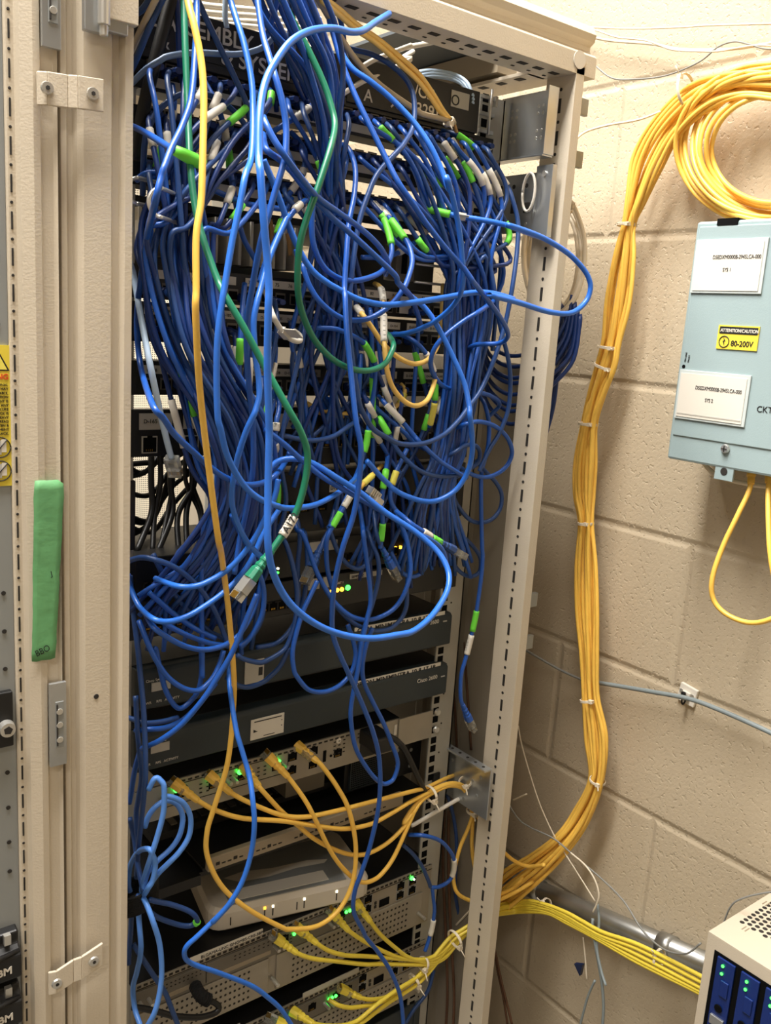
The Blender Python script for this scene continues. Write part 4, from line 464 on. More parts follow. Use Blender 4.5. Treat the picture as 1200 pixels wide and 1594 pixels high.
('patch_cable','blue_shaded', 2.6, 'blue patch cable with white sleeve in the left bundle, plugged left in the first row','cable','left bundle from the first row, white sleeves','p','-381,-8,1840 -396,-35,1831 -409,-60,1817 -440,-88,1773 -442,-62,1688 -447,-79,1650 -422,-79,1585 -373,-76,1507 -374,-80,1443 -382,-70,1379 -408,-50,1324', [['label_sleeve', 1.999327062917013, 2.449327062917013]]),
('patch_cable','blue_slate_shaded', 2.6, 'blue patch cable with white sleeve in the left bundle, plugged left in the first row','cable','left bundle from the first row, white sleeves','p','-364,-8,1840 -378,-35,1831 -392,-59,1817 -411,-71,1777 -417,-65,1701 -421,-79,1652 -391,-68,1585 -352,-78,1507 -344,-80,1442 -343,-70,1375 -380,-50,1299', [['label_sleeve', 2.0786800555217786, 2.5286800555217788]]),
('patch_cable','blue_shaded', 2.6, 'blue patch cable with white sleeve in the left bundle, plugged left in the first row','cable','left bundle from the first row, white sleeves','p','-345,-8,1840 -361,-35,1831 -384,-60,1811 -437,-86,1767 -466,-55,1683 -468,-73,1648 -453,-68,1583 -403,-84,1509 -395,-80,1445 -429,-70,1384 -464,-35,1319', [['label_sleeve', 2.249299845815151, 2.699299845815151]]),
('patch_cable','blue_slate_shaded', 2.6, 'blue patch cable with green tag in the left bundle, plugged left in the first row','cable','left bundle from the first row, green tags','p','-324,-8,1840 -340,-35,1831 -363,-59,1811 -407,-71,1770 -452,-84,1696 -450,-81,1650 -431,-85,1585 -388,-83,1509 -364,-80,1443 -392,-70,1380 -419,-50,1306', [['green_tag', 2.1055450315477082, 2.5555450315477084]]),
('patch_cable','blue_shaded', 2.6, 'blue patch cable in the left bundle, plugged left in the first row','cable','left bundle from the first row','p','-306,-8,1840 -323,-35,1830 -346,-59,1810 -387,-73,1770 -426,-82,1692 -421,-80,1652 -403,-79,1586 -353,-63,1505 -348,-79,1442 -351,-70,1375 -380,-50,1293', []),
('patch_cable','blue', 2.6, 'blue patch cable plugged mid way along the first label row','cable','middle cables of the first row','p','-289,-8,1840 -303,-35,1831 -312,-57,1816 -287,-54,1791 -254,-50,1747 -232,-40,1678 -266,-30,1580 -257,-30,1496', []),
('patch_cable','blue_slate_shaded', 2.6, 'blue patch cable plugged mid way along the first label row','cable','middle cables of the first row','p','-271,-8,1840 -286,-35,1831 -297,-59,1815 -287,-67,1787 -255,-50,1743 -258,-40,1672 -271,-30,1576 -252,-30,1491', []),
('patch_cable','blue_slate_shaded', 2.6, 'blue patch cable plugged mid way along the first label row','cable','middle cables of the first row','p','-252,-8,1840 -268,-35,1831 -280,-58,1815 -274,-61,1786 -253,-50,1740 -220,-40,1672 -264,-30,1572 -268,-30,1488', []),
('patch_cable','blue', 2.6, 'blue patch cable with white sleeve plugged mid way along the first label row','cable','middle cables of the first row, white sleeves','p','-234,-8,1840 -250,-35,1831 -264,-59,1815 -262,-67,1785 -240,-50,1738 -228,-40,1667 -226,-30,1570 -231,-30,1484', [['label_sleeve', 2.2385354390186523, 2.6885354390186524]]),
('patch_cable','blue_slate_shaded', 2.6, 'blue patch cable plugged mid way along the first label row','cable','middle cables of the first row','p','-213,-8,1840 -230,-35,1831 -244,-59,1815 -252,-64,1782 -244,-50,1734 -240,-40,1663 -176,-30,1567 -265,-30,1480', []),
('patch_cable','blue', 2.6, 'blue patch cable in the right bundle, plugged right in the first row','cable','right bundle from the first row','p','-195,-8,1840 -212,-35,1832 -217,-58,1821 -148,-70,1787 -59,-76,1691 -34,-61,1631 -58,-71,1555 -52,-60,1476 -69,-60,1420 -30,-40,1330', []),
('patch_cable','blue', 2.6, 'blue patch cable with green tag in the right bundle, plugged right in the first row','cable','right bundle from the first row, green tags','p','-177,-8,1840 -194,-35,1832 -200,-58,1820 -162,-70,1784 -94,-53,1695 -88,-60,1628 -85,-58,1554 -96,-60,1477 -110,-60,1423 -122,-40,1334', [['green_tag', 1.9789590197269702, 2.42895901972697]]),
('patch_cable','blue_slate_shaded', 2.6, 'blue patch cable in the right bundle, plugged right in the first row','cable','right bundle from the first row','p','-159,-8,1840 -177,-35,1832 -183,-58,1819 -150,-70,1778 -103,-76,1689 -91,-60,1628 -80,-52,1553 -85,-60,1477 -111,-60,1423 -118,-40,1318', []),
('patch_cable','blue', 2.6, 'blue patch cable in the right bundle, plugged right in the first row','cable','right bundle from the first row','p','-141,-8,1840 -159,-35,1832 -166,-58,1819 -138,-70,1783 -92,-72,1696 -71,-60,1629 -67,-55,1553 -81,-60,1477 -103,-60,1422 -109,-40,1334', []),
('patch_cable','blue', 2.6, 'blue patch cable in the right bundle, plugged right in the first row','cable','right bundle from the first row','p','-123,-8,1840 -141,-35,1832 -149,-59,1819 -126,-70,1783 -25,-51,1701 -35,-60,1631 -43,-65,1555 -48,-60,1476 -67,-60,1420 3,-40,1300', []),
('patch_cable','blue', 2.6, 'blue patch cable in the right bundle, plugged right in the first row','cable','right bundle from the first row','p','-102,-8,1840 -121,-35,1832 -129,-58,1819 -99,-69,1772 -81,-55,1701 -80,-60,1629 -82,-66,1554 -86,-60,1477 -108,-60,1423 -89,-40,1342', []),
('patch_cable','blue_shaded', 2.6, 'blue patch cable with white sleeve in the right bundle, plugged right in the first row','cable','right bundle from the first row, white sleeves','p','-84,-8,1840 -104,-35,1831 -111,-58,1819 -81,-70,1772 -86,-77,1685 -67,-61,1629 -71,-59,1554 -80,-60,1477 -104,-60,1423 -80,-40,1321', [['label_sleeve', 1.9451194427961518, 2.395119442796152]]),
('patch_cable','blue', 2.6, 'blue patch cable with white sleeve in the right bundle, plugged right in the first row','cable','right bundle from the first row, white sleeves','p','-66,-8,1840 -86,-35,1831 -94,-58,1819 -57,-69,1775 -50,-47,1683 -54,-59,1630 -50,-50,1553 -71,-60,1476 -76,-60,1421 -73,-40,1331', [['label_sleeve', 2.4985932671946944, 2.9485932671946946]]),
('patch_cable','blue', 2.6, 'blue patch cable with white sleeve in the right bundle, plugged right in the first row','cable','right bundle from the first row, white sleeves','p','-48,-8,1840 -68,-35,1832 -76,-58,1819 -47,-70,1766 -91,-77,1685 -76,-60,1629 -60,-48,1553 -76,-60,1476 -88,-60,1422 -81,-40,1321', [['label_sleeve', 2.509985363119843, 2.959985363119843]]),
('patch_cable','blue', 2.6, 'blue patch cable with white sleeve in the right bundle, plugged right in the first row','cable','right bundle from the first row, white sleeves','p','-30,-8,1840 -51,-35,1832 -59,-58,1819 -29,-70,1767 -44,-76,1703 -20,-60,1632 -21,-44,1553 -46,-60,1475 -60,-60,1420 2,-40,1322', [['label_sleeve', 2.428226143723682, 2.878226143723682]]),
('patch_cable','blue_slate_shaded', 2.6, 'blue patch cable in the right bundle, plugged right in the first row','cable','right bundle from the first row','p','-12,-8,1840 -33,-35,1832 -42,-58,1819 -22,-70,1771 -86,-76,1688 -73,-61,1629 -77,-75,1555 -77,-61,1476 -89,-60,1422 -83,-40,1315', []),
('patch_cable','blue_shaded', 2.6, 'blue patch cable with white sleeve in the left bundle, plugged left in the second row','cable','left bundle from the second row, white sleeves','p','-435,-8,1799 -448,-35,1791 -459,-59,1778 -460,-80,1743 -448,-82,1686 -445,-81,1650 -430,-95,1586 -384,-87,1509 -358,-80,1442 -372,-70,1378 -406,-50,1322', [['label_sleeve', 2.1902408165619027, 2.640240816561903]]),
('patch_cable','blue_shaded', 2.6, 'blue patch cable with white sleeve in the left bundle, plugged left in the second row','cable','left bundle from the second row, white sleeves','p','-417,-8,1799 -431,-35,1792 -442,-59,1778 -444,-74,1743 -437,-80,1693 -433,-81,1651 -428,-98,1586 -365,-77,1507 -350,-80,1442 -365,-70,1377 -393,-50,1298', [['label_sleeve', 2.1848438964265684, 2.6348438964265686]]),
('patch_cable','blue', 2.6, 'blue patch cable with green tag in the left bundle, plugged left in the second row','cable','left bundle from the second row, green tags','p','-399,-8,1799 -413,-35,1792 -425,-60,1779 -427,-84,1741 -408,-71,1698 -407,-80,1653 -397,-96,1587 -346,-97,1510 -327,-80,1440 -341,-69,1374 -351,-50,1330', [['green_tag', 2.53189602122724, 2.98189602122724]]),
('patch_cable','blue_shaded', 2.6, 'blue patch cable in the left bundle, plugged left in the second row','cable','left bundle from the second row','p','-381,-8,1799 -395,-35,1792 -409,-59,1779 -446,-72,1737 -466,-63,1699 -469,-76,1648 -454,-80,1584 -406,-83,1509 -388,-80,1444 -414,-70,1382 -451,-50,1307', []),
('patch_cable','blue_slate_shaded', 2.6, 'blue patch cable with white sleeve in the left bundle, plugged left in the second row','cable','left bundle from the second row, white sleeves','p','-363,-8,1800 -378,-35,1792 -391,-59,1779 -414,-82,1738 -425,-94,1693 -415,-80,1652 -393,-69,1585 -351,-83,1508 -340,-80,1441 -333,-70,1373 -357,-50,1312', [['label_sleeve', 2.2428147471211073, 2.6928147471211075]]),
('patch_cable','blue_slate_shaded', 2.6, 'blue patch cable in the left bundle, plugged left in the second row','cable','left bundle from the second row','p','-345,-8,1799 -361,-35,1791 -382,-60,1773 -431,-88,1731 -455,-68,1685 -459,-78,1649 -432,-71,1584 -404,-92,1510 -382,-80,1444 -394,-70,1380 -446,-50,1322', []),
('patch_cable','blue_shaded', 2.6, 'blue patch cable in the left bundle, plugged left in the second row','cable','left bundle from the second row','p','-325,-8,1799 -341,-35,1791 -363,-59,1772 -403,-76,1733 -433,-75,1688 -432,-79,1651 -409,-75,1585 -368,-92,1510 -350,-80,1442 -367,-70,1377 -406,-50,1296', []),
('patch_cable','blue_shaded', 2.6, 'blue patch cable in the left bundle, plugged left in the second row','cable','left bundle from the second row','p','-307,-8,1800 -324,-35,1791 -350,-59,1772 -410,-74,1731 -471,-93,1692 -461,-80,1649 -433,-65,1583 -412,-97,1511 -386,-80,1444 -401,-70,1381 -449,-50,1319', []),
('patch_cable','blue_slate_shaded', 2.6, 'blue patch cable plugged mid way along the second label row','cable','middle cables of the second row','p','-288,-8,1799 -303,-35,1792 -313,-58,1777 -299,-63,1750 -265,-50,1704 -238,-40,1633 -267,-30,1535 -242,-30,1448', []),
('patch_cable','blue_shaded', 2.6, 'blue patch cable plugged mid way along the second label row','cable','middle cables of the second row','p','-270,-8,1799 -285,-35,1791 -295,-57,1778 -269,-53,1751 -236,-50,1704 -209,-40,1632 -225,-30,1531 -255,-30,1445', []),
('patch_cable','blue_slate_shaded', 2.6, 'blue patch cable with green tag plugged mid way along the second label row','cable','middle cables of the second row, green tags','p','-252,-8,1800 -268,-35,1792 -278,-57,1777 -261,-54,1749 -238,-50,1701 -222,-40,1628 -225,-30,1529 -171,-30,1437', [['green_tag', 2.004646624401148, 2.4546466244011476]]),
('patch_cable','blue_shaded', 2.6, 'blue patch cable plugged mid way along the second label row','cable','middle cables of the second row','p','-234,-8,1799 -250,-35,1791 -262,-57,1777 -249,-58,1748 -225,-50,1699 -191,-40,1626 -163,-30,1525 -166,-30,1433', []),
('patch_cable','blue', 2.6, 'blue patch cable plugged mid way along the second label row','cable','middle cables of the second row','p','-213,-8,1799 -229,-35,1791 -244,-57,1776 -251,-55,1744 -254,-50,1693 -229,-40,1621 -247,-30,1521 -273,-30,1436', []),
('patch_cable','blue', 2.6, 'blue patch cable in the right bundle, plugged right in the second row','cable','right bundle from the second row','p','-195,-8,1800 -211,-35,1793 -217,-58,1782 -142,-70,1741 -95,-66,1697 -85,-60,1629 -77,-56,1553 -81,-60,1477 -100,-60,1422 -96,-40,1322', []),
('patch_cable','blue_shaded', 2.6, 'blue patch cable in the right bundle, plugged right in the second row','cable','right bundle from the second row','p','-177,-8,1800 -194,-35,1793 -200,-58,1781 -155,-70,1743 -41,-49,1710 -49,-59,1630 -46,-50,1553 -54,-60,1476 -74,-60,1421 -40,-40,1306', []),
('patch_cable','blue_shaded', 2.6, 'blue patch cable in the right bundle, plugged right in the second row','cable','right bundle from the second row','p','-159,-8,1800 -176,-35,1793 -184,-59,1780 -156,-70,1737 -27,-43,1691 -31,-59,1631 -49,-59,1554 -59,-60,1476 -70,-60,1421 -30,-40,1344', []),
('patch_cable','blue_shaded', 2.6, 'blue patch cable in the right bundle, plugged right in the second row','cable','right bundle from the second row','p','-141,-8,1800 -159,-35,1792 -166,-58,1780 -141,-70,1742 -63,-62,1691 -61,-60,1630 -50,-52,1553 -73,-60,1476 -90,-60,1422 -81,-40,1345', []),
('patch_cable','blue_slate_shaded', 2.6, 'blue patch cable in the right bundle, plugged right in the second row','cable','right bundle from the second row','p','-123,-8,1800 -141,-35,1793 -150,-58,1780 -128,-69,1726 -32,-44,1684 -36,-59,1631 -50,-59,1554 -53,-60,1476 -81,-60,1421 -39,-40,1307', []),
('patch_cable','blue_slate_shaded', 2.6, 'blue patch cable in the right bundle, plugged right in the second row','cable','right bundle from the second row','p','-102,-8,1799 -121,-35,1792 -129,-58,1780 -107,-69,1733 -52,-49,1698 -65,-59,1630 -46,-46,1553 -67,-60,1476 -78,-60,1421 -63,-40,1339', []),
('patch_cable','blue_slate_shaded', 2.6, 'blue patch cable in the right bundle, plugged right in the second row','cable','right bundle from the second row','p','-84,-8,1799 -104,-35,1792 -111,-58,1780 -78,-70,1741 -49,-75,1708 -23,-60,1632 -29,-54,1554 -49,-60,1476 -58,-60,1420 -11,-40,1318', []),
('patch_cable','blue_slate_shaded', 2.6, 'blue patch cable in the right bundle, plugged right in the second row','cable','right bundle from the second row','p','-66,-8,1799 -86,-35,1792 -94,-58,1780 -63,-70,1732 -41,-67,1706 -26,-60,1632 -34,-50,1553 -52,-60,1476 -74,-60,1421 -28,-40,1334', []),
('patch_cable','blue_shaded', 2.6, 'blue patch cable in the right bundle, plugged right in the second row','cable','right bundle from the second row','p','-48,-8,1799 -68,-35,1792 -76,-58,1780 -46,-68,1737 -53,-49,1698 -65,-60,1630 -71,-73,1555 -75,-61,1476 -94,-60,1422 -52,-40,1322', []),
('patch_cable','blue', 2.6, 'blue patch cable in the right bundle, plugged right in the second row','cable','right bundle from the second row','p','-30,-8,1800 -51,-35,1792 -59,-58,1780 -35,-70,1741 -59,-72,1706 -45,-61,1631 -61,-70,1555 -55,-60,1476 -81,-60,1421 -35,-40,1322', []),
('patch_cable','blue_slate_shaded', 2.6, 'blue patch cable with green tag in the right bundle, plugged right in the second row','cable','right bundle from the second row, green tags','p','-11,-8,1799 -33,-35,1792 -41,-58,1780 -12,-70,1728 -83,-72,1693 -82,-61,1629 -85,-75,1555 -75,-61,1476 -88,-60,1421 -80,-40,1320', [['green_tag', 2.693539698635238, 3.1435396986352377]]),
('patch_cable','blue_slate_shaded', 2.6, 'blue patch cable in the left bundle, plugged left in the third row','cable','left bundle from the third row','p','-436,-8,1755 -448,-35,1749 -459,-60,1737 -462,-81,1707 -449,-68,1687 -447,-80,1650 -436,-97,1586 -386,-97,1510 -370,-80,1443 -381,-70,1379 -425,-50,1324', []),
('patch_cable','blue', 2.6, 'blue patch cable in the left bundle, plugged left in the third row','cable','left bundle from the third row','p','-417,-8,1756 -430,-35,1750 -443,-59,1738 -464,-83,1705 -467,-77,1688 -467,-80,1648 -450,-90,1585 -402,-76,1508 -394,-80,1445 -411,-70,1382 -461,-50,1341', []),
('patch_cable','blue_slate_shaded', 2.6, 'blue patch cable with green tag in the left bundle, plugged left in the third row','cable','left bundle from the third row, green tags','p','-399,-8,1756 -413,-35,1749 -426,-59,1737 -446,-70,1705 -455,-73,1688 -460,-80,1649 -434,-77,1584 -387,-72,1507 -379,-80,1444 -404,-70,1381 -442,-50,1338', [['green_tag', 1.923363855262959, 2.373363855262959]]),
('patch_cable','blue', 2.6, 'blue patch cable in the left bundle, plugged left in the third row','cable','left bundle from the third row','p','-381,-8,1756 -396,-35,1750 -409,-59,1738 -450,-84,1698 -467,-79,1688 -467,-80,1648 -441,-74,1584 -398,-74,1508 -385,-80,1444 -414,-70,1382 -460,-50,1320', []),
('patch_cable','blue_slate_shaded', 2.6, 'blue patch cable in the left bundle, plugged left in the third row','cable','left bundle from the third row','p','-363,-8,1756 -378,-35,1749 -392,-59,1737 -432,-87,1696 -451,-92,1685 -444,-81,1650 -429,-95,1586 -376,-86,1509 -365,-80,1443 -377,-70,1378 -404,-50,1315', []),
('patch_cable','blue_shaded', 2.6, 'blue patch cable with white sleeve in the left bundle, plugged left in the third row','cable','left bundle from the third row, white sleeves','p','-345,-8,1756 -361,-35,1749 -375,-59,1737 -395,-75,1705 -399,-71,1693 -402,-80,1654 -394,-98,1587 -339,-73,1506 -328,-79,1441 -322,-70,1372 -330,-50,1318', [['label_sleeve', 2.112883571650483, 2.562883571650483]]),
('patch_cable','blue_shaded', 2.6, 'blue patch cable with green tag in the left bundle, plugged left in the third row','cable','left bundle from the third row, green tags','p','-324,-8,1756 -340,-35,1749 -355,-59,1737 -387,-70,1700 -404,-69,1699 -410,-80,1653 -396,-88,1587 -336,-70,1506 -333,-79,1441 -338,-70,1374 -359,-50,1289', [['green_tag', 2.3934111166581267, 2.8434111166581264]]),
('patch_cable','blue', 2.6, 'blue patch cable in the left bundle, plugged left in the third row','cable','left bundle from the third row','p','-306,-8,1756 -323,-35,1749 -344,-59,1731 -386,-80,1695 -422,-95,1692 -411,-80,1653 -382,-64,1585 -339,-76,1507 -337,-80,1441 -347,-70,1375 -346,-50,1274', []),
('patch_cable','blue_slate_shaded', 2.6, 'blue patch cable plugged mid way along the third label row','cable','middle cables of the third row','p','-288,-8,1756 -303,-35,1749 -312,-57,1737 -277,-55,1709 -232,-50,1661 -242,-40,1586 -207,-30,1484 -215,-30,1394', []),
('patch_cable','blue_shaded', 2.6, 'blue patch cable with white sleeve plugged mid way along the third label row','cable','middle cables of the third row, white sleeves','p','-270,-8,1755 -285,-35,1749 -296,-58,1735 -280,-64,1707 -244,-50,1658 -247,-40,1583 -180,-30,1480 -170,-30,1387', [['label_sleeve', 2.3675074837640446, 2.817507483764045]]),
('patch_cable','blue_slate_shaded', 2.6, 'blue patch cable plugged mid way along the third label row','cable','middle cables of the third row','p','-252,-8,1756 -268,-35,1749 -278,-56,1736 -260,-52,1707 -237,-50,1657 -222,-40,1582 -239,-30,1480 -242,-30,1391', []),
('patch_cable','blue_shaded', 2.6, 'blue patch cable plugged mid way along the third label row','cable','middle cables of the third row','p','-234,-8,1756 -250,-35,1749 -263,-57,1735 -264,-55,1704 -258,-50,1652 -237,-40,1578 -267,-30,1478 -231,-30,1387', []),
('patch_cable','blue_shaded', 2.6, 'blue patch cable plugged mid way along the third label row','cable','middle cables of the third row','p','-213,-8,1756 -230,-35,1749 -245,-57,1735 -254,-55,1702 -261,-50,1649 -264,-40,1575 -222,-30,1474 -195,-30,1381', []),
('patch_cable','blue', 2.6, 'blue patch cable in the right bundle, plugged right in the third row','cable','right bundle from the third row','p','-195,-8,1756 -212,-35,1750 -217,-58,1739 -152,-70,1694 -62,-53,1699 -71,-60,1629 -65,-59,1554 -69,-60,1476 -90,-60,1422 -63,-40,1346', []),
('patch_cable','blue_shaded', 2.6, 'blue patch cable with green tag in the right bundle, plugged right in the third row','cable','right bundle from the third row, green tags','p','-177,-8,1756 -194,-35,1750 -200,-58,1739 -155,-70,1701 -47,-50,1690 -50,-59,1630 -38,-41,1552 -57,-60,1476 -73,-60,1421 -65,-40,1324', [['green_tag', 2.2383898425378255, 2.688389842537825]]),
('patch_cable','blue', 2.6, 'blue patch cable in the right bundle, plugged right in the third row','cable','right bundle from the third row','p','-159,-8,1756 -176,-35,1750 -183,-58,1739 -141,-70,1697 -24,-49,1710 -31,-60,1631 -35,-52,1554 -49,-60,1476 -63,-60,1420 -8,-40,1325', []),
('patch_cable','blue_slate_shaded', 2.6, 'blue patch cable with green tag in the right bundle, plugged right in the third row','cable','right bundle from the third row, green tags','p','-141,-8,1756 -159,-35,1750 -166,-58,1738 -137,-69,1703 -83,-43,1701 -94,-59,1628 -71,-45,1552 -98,-60,1477 -98,-60,1422 -119,-40,1323', [['green_tag', 2.640931563707526, 3.090931563707526]]),
('patch_cable','blue_shaded', 2.6, 'blue patch cable in the right bundle, plugged right in the third row','cable','right bundle from the third row','p','-123,-8,1756 -142,-35,1750 -149,-58,1738 -114,-69,1690 -53,-54,1698 -55,-60,1630 -58,-56,1554 -62,-60,1476 -69,-60,1420 -41,-40,1319', []),
('patch_cable','blue_slate_shaded', 2.6, 'blue patch cable with white sleeve in the right bundle, plugged right in the third row','cable','right bundle from the third row, white sleeves','p','-102,-8,1755 -121,-35,1750 -128,-57,1739 -93,-59,1693 -92,-60,1628 -73,-45,1552 -87,-60,1477 -112,-60,1423 -110,-40,1342', [['label_sleeve', 2.2508116740761253, 2.7008116740761254]]),
('patch_cable','blue', 2.6, 'blue patch cable in the right bundle, plugged right in the third row','cable','right bundle from the third row','p','-84,-8,1756 -103,-35,1750 -111,-58,1738 -89,-70,1693 -70,-68,1672 -51,-60,1630 -43,-42,1553 -66,-60,1476 -77,-60,1421 -79,-40,1331', []),
('patch_cable','blue_slate_shaded', 2.6, 'blue patch cable in the right bundle, plugged right in the third row','cable','right bundle from the third row','p','-66,-8,1756 -85,-35,1750 -94,-58,1738 -67,-71,1697 -53,-77,1702 -39,-60,1631 -35,-62,1554 -47,-60,1476 -62,-60,1420 -26,-40,1307', []),
('patch_cable','blue_slate_shaded', 2.6, 'blue patch cable in the right bundle, plugged right in the third row','cable','right bundle from the third row','p','-48,-8,1755 -68,-35,1749 -76,-58,1739 -45,-68,1699 -85,-52,1681 -92,-59,1628 -72,-48,1553 -93,-60,1477 -120,-60,1423 -139,-40,1350', []),
('patch_cable','blue_shaded', 2.6, 'blue patch cable with white sleeve in the right bundle, plugged right in the third row','cable','right bundle from the third row, white sleeves','p','-30,-8,1755 -51,-35,1750 -59,-58,1738 -29,-69,1690 -83,-64,1694 -74,-60,1629 -72,-49,1553 -84,-60,1477 -108,-60,1423 -101,-40,1330', [['label_sleeve', 2.1677935810262428, 2.617793581026243]]),
('patch_cable','blue_shaded', 2.6, 'blue patch cable in the right bundle, plugged right in the third row','cable','right bundle from the third row','p','-12,-8,1756 -33,-35,1750 -41,-58,1739 -7,-70,1703 -91,-69,1683 -80,-60,1629 -81,-60,1554 -92,-60,1477 -107,-60,1423 -86,-40,1314', []),
('patch_cable','blue_shaded', 2.6, 'blue patch cable from a left port of the fourth label row','cable','left cables of the fourth row','p','-435,-8,1638 -443,-30,1635 -445,-49,1622 -405,-60,1481 -380,-60,1427 -426,-50,1366 -447,-40,1278', []),
('patch_cable','blue', 2.6, 'blue patch cable from a left port of the fourth label row','cable','left cables of the fourth row','p','-418,-8,1638 -426,-30,1635 -429,-49,1622 -408,-60,1480 -380,-60,1426 -409,-50,1364 -438,-40,1309', []),
('patch_cable','blue', 2.6, 'blue patch cable from a left port of the fourth label row','cable','left cables of the fourth row','p','-383,-8,1638 -391,-30,1635 -394,-49,1622 -385,-60,1479 -355,-60,1425 -390,-50,1369 -399,-40,1290', []),
('patch_cable','blue', 2.6, 'blue patch cable from a left port of the fourth label row','cable','left cables of the fourth row','p','-365,-8,1638 -373,-30,1635 -377,-49,1621 -369,-60,1479 -354,-60,1425 -377,-50,1358 -402,-40,1285', []),
('patch_cable','blue_shaded', 2.6, 'blue patch cable with white sleeve from a left port of the fourth label row','cable','left cables of the fourth row, white sleeves','p','-330,-8,1638 -338,-30,1635 -344,-49,1621 -358,-60,1485 -332,-60,1423 -371,-50,1364 -374,-40,1299', [['label_sleeve', 2.5056128666179944, 2.9556128666179946]]),
('patch_cable','blue_slate_shaded', 2.6, 'blue patch cable from a left port of the fourth label row','cable','left cables of the fourth row','p','-295,-8,1638 -305,-29,1633 -315,-50,1600 -339,-60,1489 -322,-60,1422 -340,-50,1359 -351,-40,1269', []),
('patch_cable','blue_slate_shaded', 2.6, 'blue patch cable from a left port of the fourth label row','cable','left cables of the fourth row','p','-259,-8,1638 -270,-29,1633 -282,-50,1601 -310,-60,1490 -301,-60,1421 -318,-50,1353 -325,-40,1258', []),
('patch_cable','blue_shaded', 2.6, 'blue patch cable from a right port of the fourth label row','cable','right cables of the fourth row','p','-224,-8,1638 -236,-30,1635 -244,-49,1620 -225,-40,1479 -182,-40,1416 -154,-30,1306', []),
('patch_cable','blue', 2.6, 'blue patch cable with green tag from a right port of the fourth label row','cable','right cables of the fourth row, green tags','p','-171,-8,1638 -184,-30,1635 -193,-49,1620 -174,-40,1491 -171,-40,1406 -177,-30,1337', [['green_tag', 2.6233432277724735, 3.0733432277724733]]),
('patch_cable','blue', 2.6, 'blue patch cable from a right port of the fourth label row','cable','right cables of the fourth row','p','-101,-8,1638 -115,-30,1635 -125,-49,1619 -115,-40,1478 -96,-40,1416 -58,-30,1316', []),
('patch_cable','blue_shaded', 2.6, 'blue patch cable with white sleeve from a left port of the fifth label row','cable','left cables of the fifth row, white sleeves','p','-436,-8,1603 -443,-30,1601 -445,-49,1589 -416,-60,1478 -390,-60,1427 -433,-50,1361 -458,-40,1286', [['label_sleeve', 2.5081034692395496, 2.95810346923955]]),
('patch_cable','blue', 2.6, 'blue patch cable with green tag from a left port of the fifth label row','cable','left cables of the fifth row, green tags','p','-418,-8,1603 -426,-30,1601 -428,-49,1588 -401,-60,1497 -372,-60,1427 -424,-50,1373 -429,-40,1274', [['green_tag', 2.335144241934239, 2.7851442419342387]]),
('patch_cable','blue_slate_shaded', 2.6, 'blue patch cable with white sleeve from a left port of the fifth label row','cable','left cables of the fifth row, white sleeves','p','-400,-8,1603 -408,-30,1601 -411,-49,1588 -392,-60,1480 -366,-60,1426 -400,-50,1352 -429,-40,1282', [['label_sleeve', 2.2472711510361134, 2.6972711510361136]]),
('patch_cable','blue_slate_shaded', 2.6, 'blue patch cable from a left port of the fifth label row','cable','left cables of the fifth row','p','-382,-8,1603 -391,-30,1601 -394,-49,1588 -382,-60,1491 -357,-60,1425 -384,-50,1365 -408,-40,1274', []),
('patch_cable','blue_shaded', 2.6, 'blue patch cable from a left port of the fifth label row','cable','left cables of the fifth row','p','-365,-8,1603 -374,-30,1601 -377,-49,1588 -370,-60,1485 -348,-60,1425 -389,-50,1367 -407,-40,1294', []),
('patch_cable','blue_shaded', 2.6, 'blue patch cable with white sleeve from a left port of the fifth label row','cable','left cables of the fifth row, white sleeves','p','-347,-8,1603 -356,-30,1601 -361,-49,1588 -371,-60,1494 -350,-60,1424 -364,-50,1356 -378,-40,1282', [['label_sleeve', 2.08282382740145, 2.53282382740145]]),
('patch_cable','blue_shaded', 2.6, 'blue patch cable with white sleeve from a left port of the fifth label row','cable','left cables of the fifth row, white sleeves','p','-330,-8,1603 -339,-30,1601 -344,-49,1587 -350,-60,1480 -333,-60,1423 -357,-50,1353 -370,-40,1295', [['label_sleeve', 2.1471837321043035, 2.5971837321043036]]),
('patch_cable','blue', 2.6, 'blue patch cable with white sleeve from a left port of the fifth label row','cable','left cables of the fifth row, white sleeves','p','-295,-8,1603 -305,-29,1599 -315,-49,1573 -337,-60,1491 -316,-60,1422 -349,-50,1356 -337,-40,1254', [['label_sleeve', 2.1097881985419793, 2.5597881985419795]]),
('patch_cable','blue_shaded', 2.6, 'blue patch cable with white sleeve from a right port of the fifth label row','cable','right cables of the fifth row, white sleeves','p','-171,-8,1603 -185,-30,1600 -192,-49,1586 -116,-40,1476 -49,-40,1391 -45,-30,1322', [['label_sleeve', 2.469825068991736, 2.919825068991736]]),
('patch_cable','blue_shaded', 2.6, 'blue patch cable from a right port of the fifth label row','cable','right cables of the fifth row','p','-135,-8,1603 -149,-30,1600 -158,-49,1586 -152,-40,1469 -139,-40,1407 -180,-30,1332', []),
('patch_cable','blue_shaded', 2.6, 'blue patch cable with green tag from a right port of the fifth label row','cable','right cables of the fifth row, green tags','p','-101,-8,1603 -116,-30,1600 -124,-48,1585 -77,-40,1491 -61,-40,1395 -29,-30,1324', [['green_tag', 1.9443248465199248, 2.394324846519925]]),
('patch_cable','blue_shaded', 2.6, 'blue patch cable with white sleeve from a left port of the sixth label row','cable','left cables of the sixth row, white sleeves','p','-400,-8,1547 -408,-30,1545 -411,-48,1533 -395,-60,1488 -362,-60,1425 -397,-50,1354 -429,-40,1304', [['label_sleeve', 2.322219606852871, 2.7722196068528713]]),
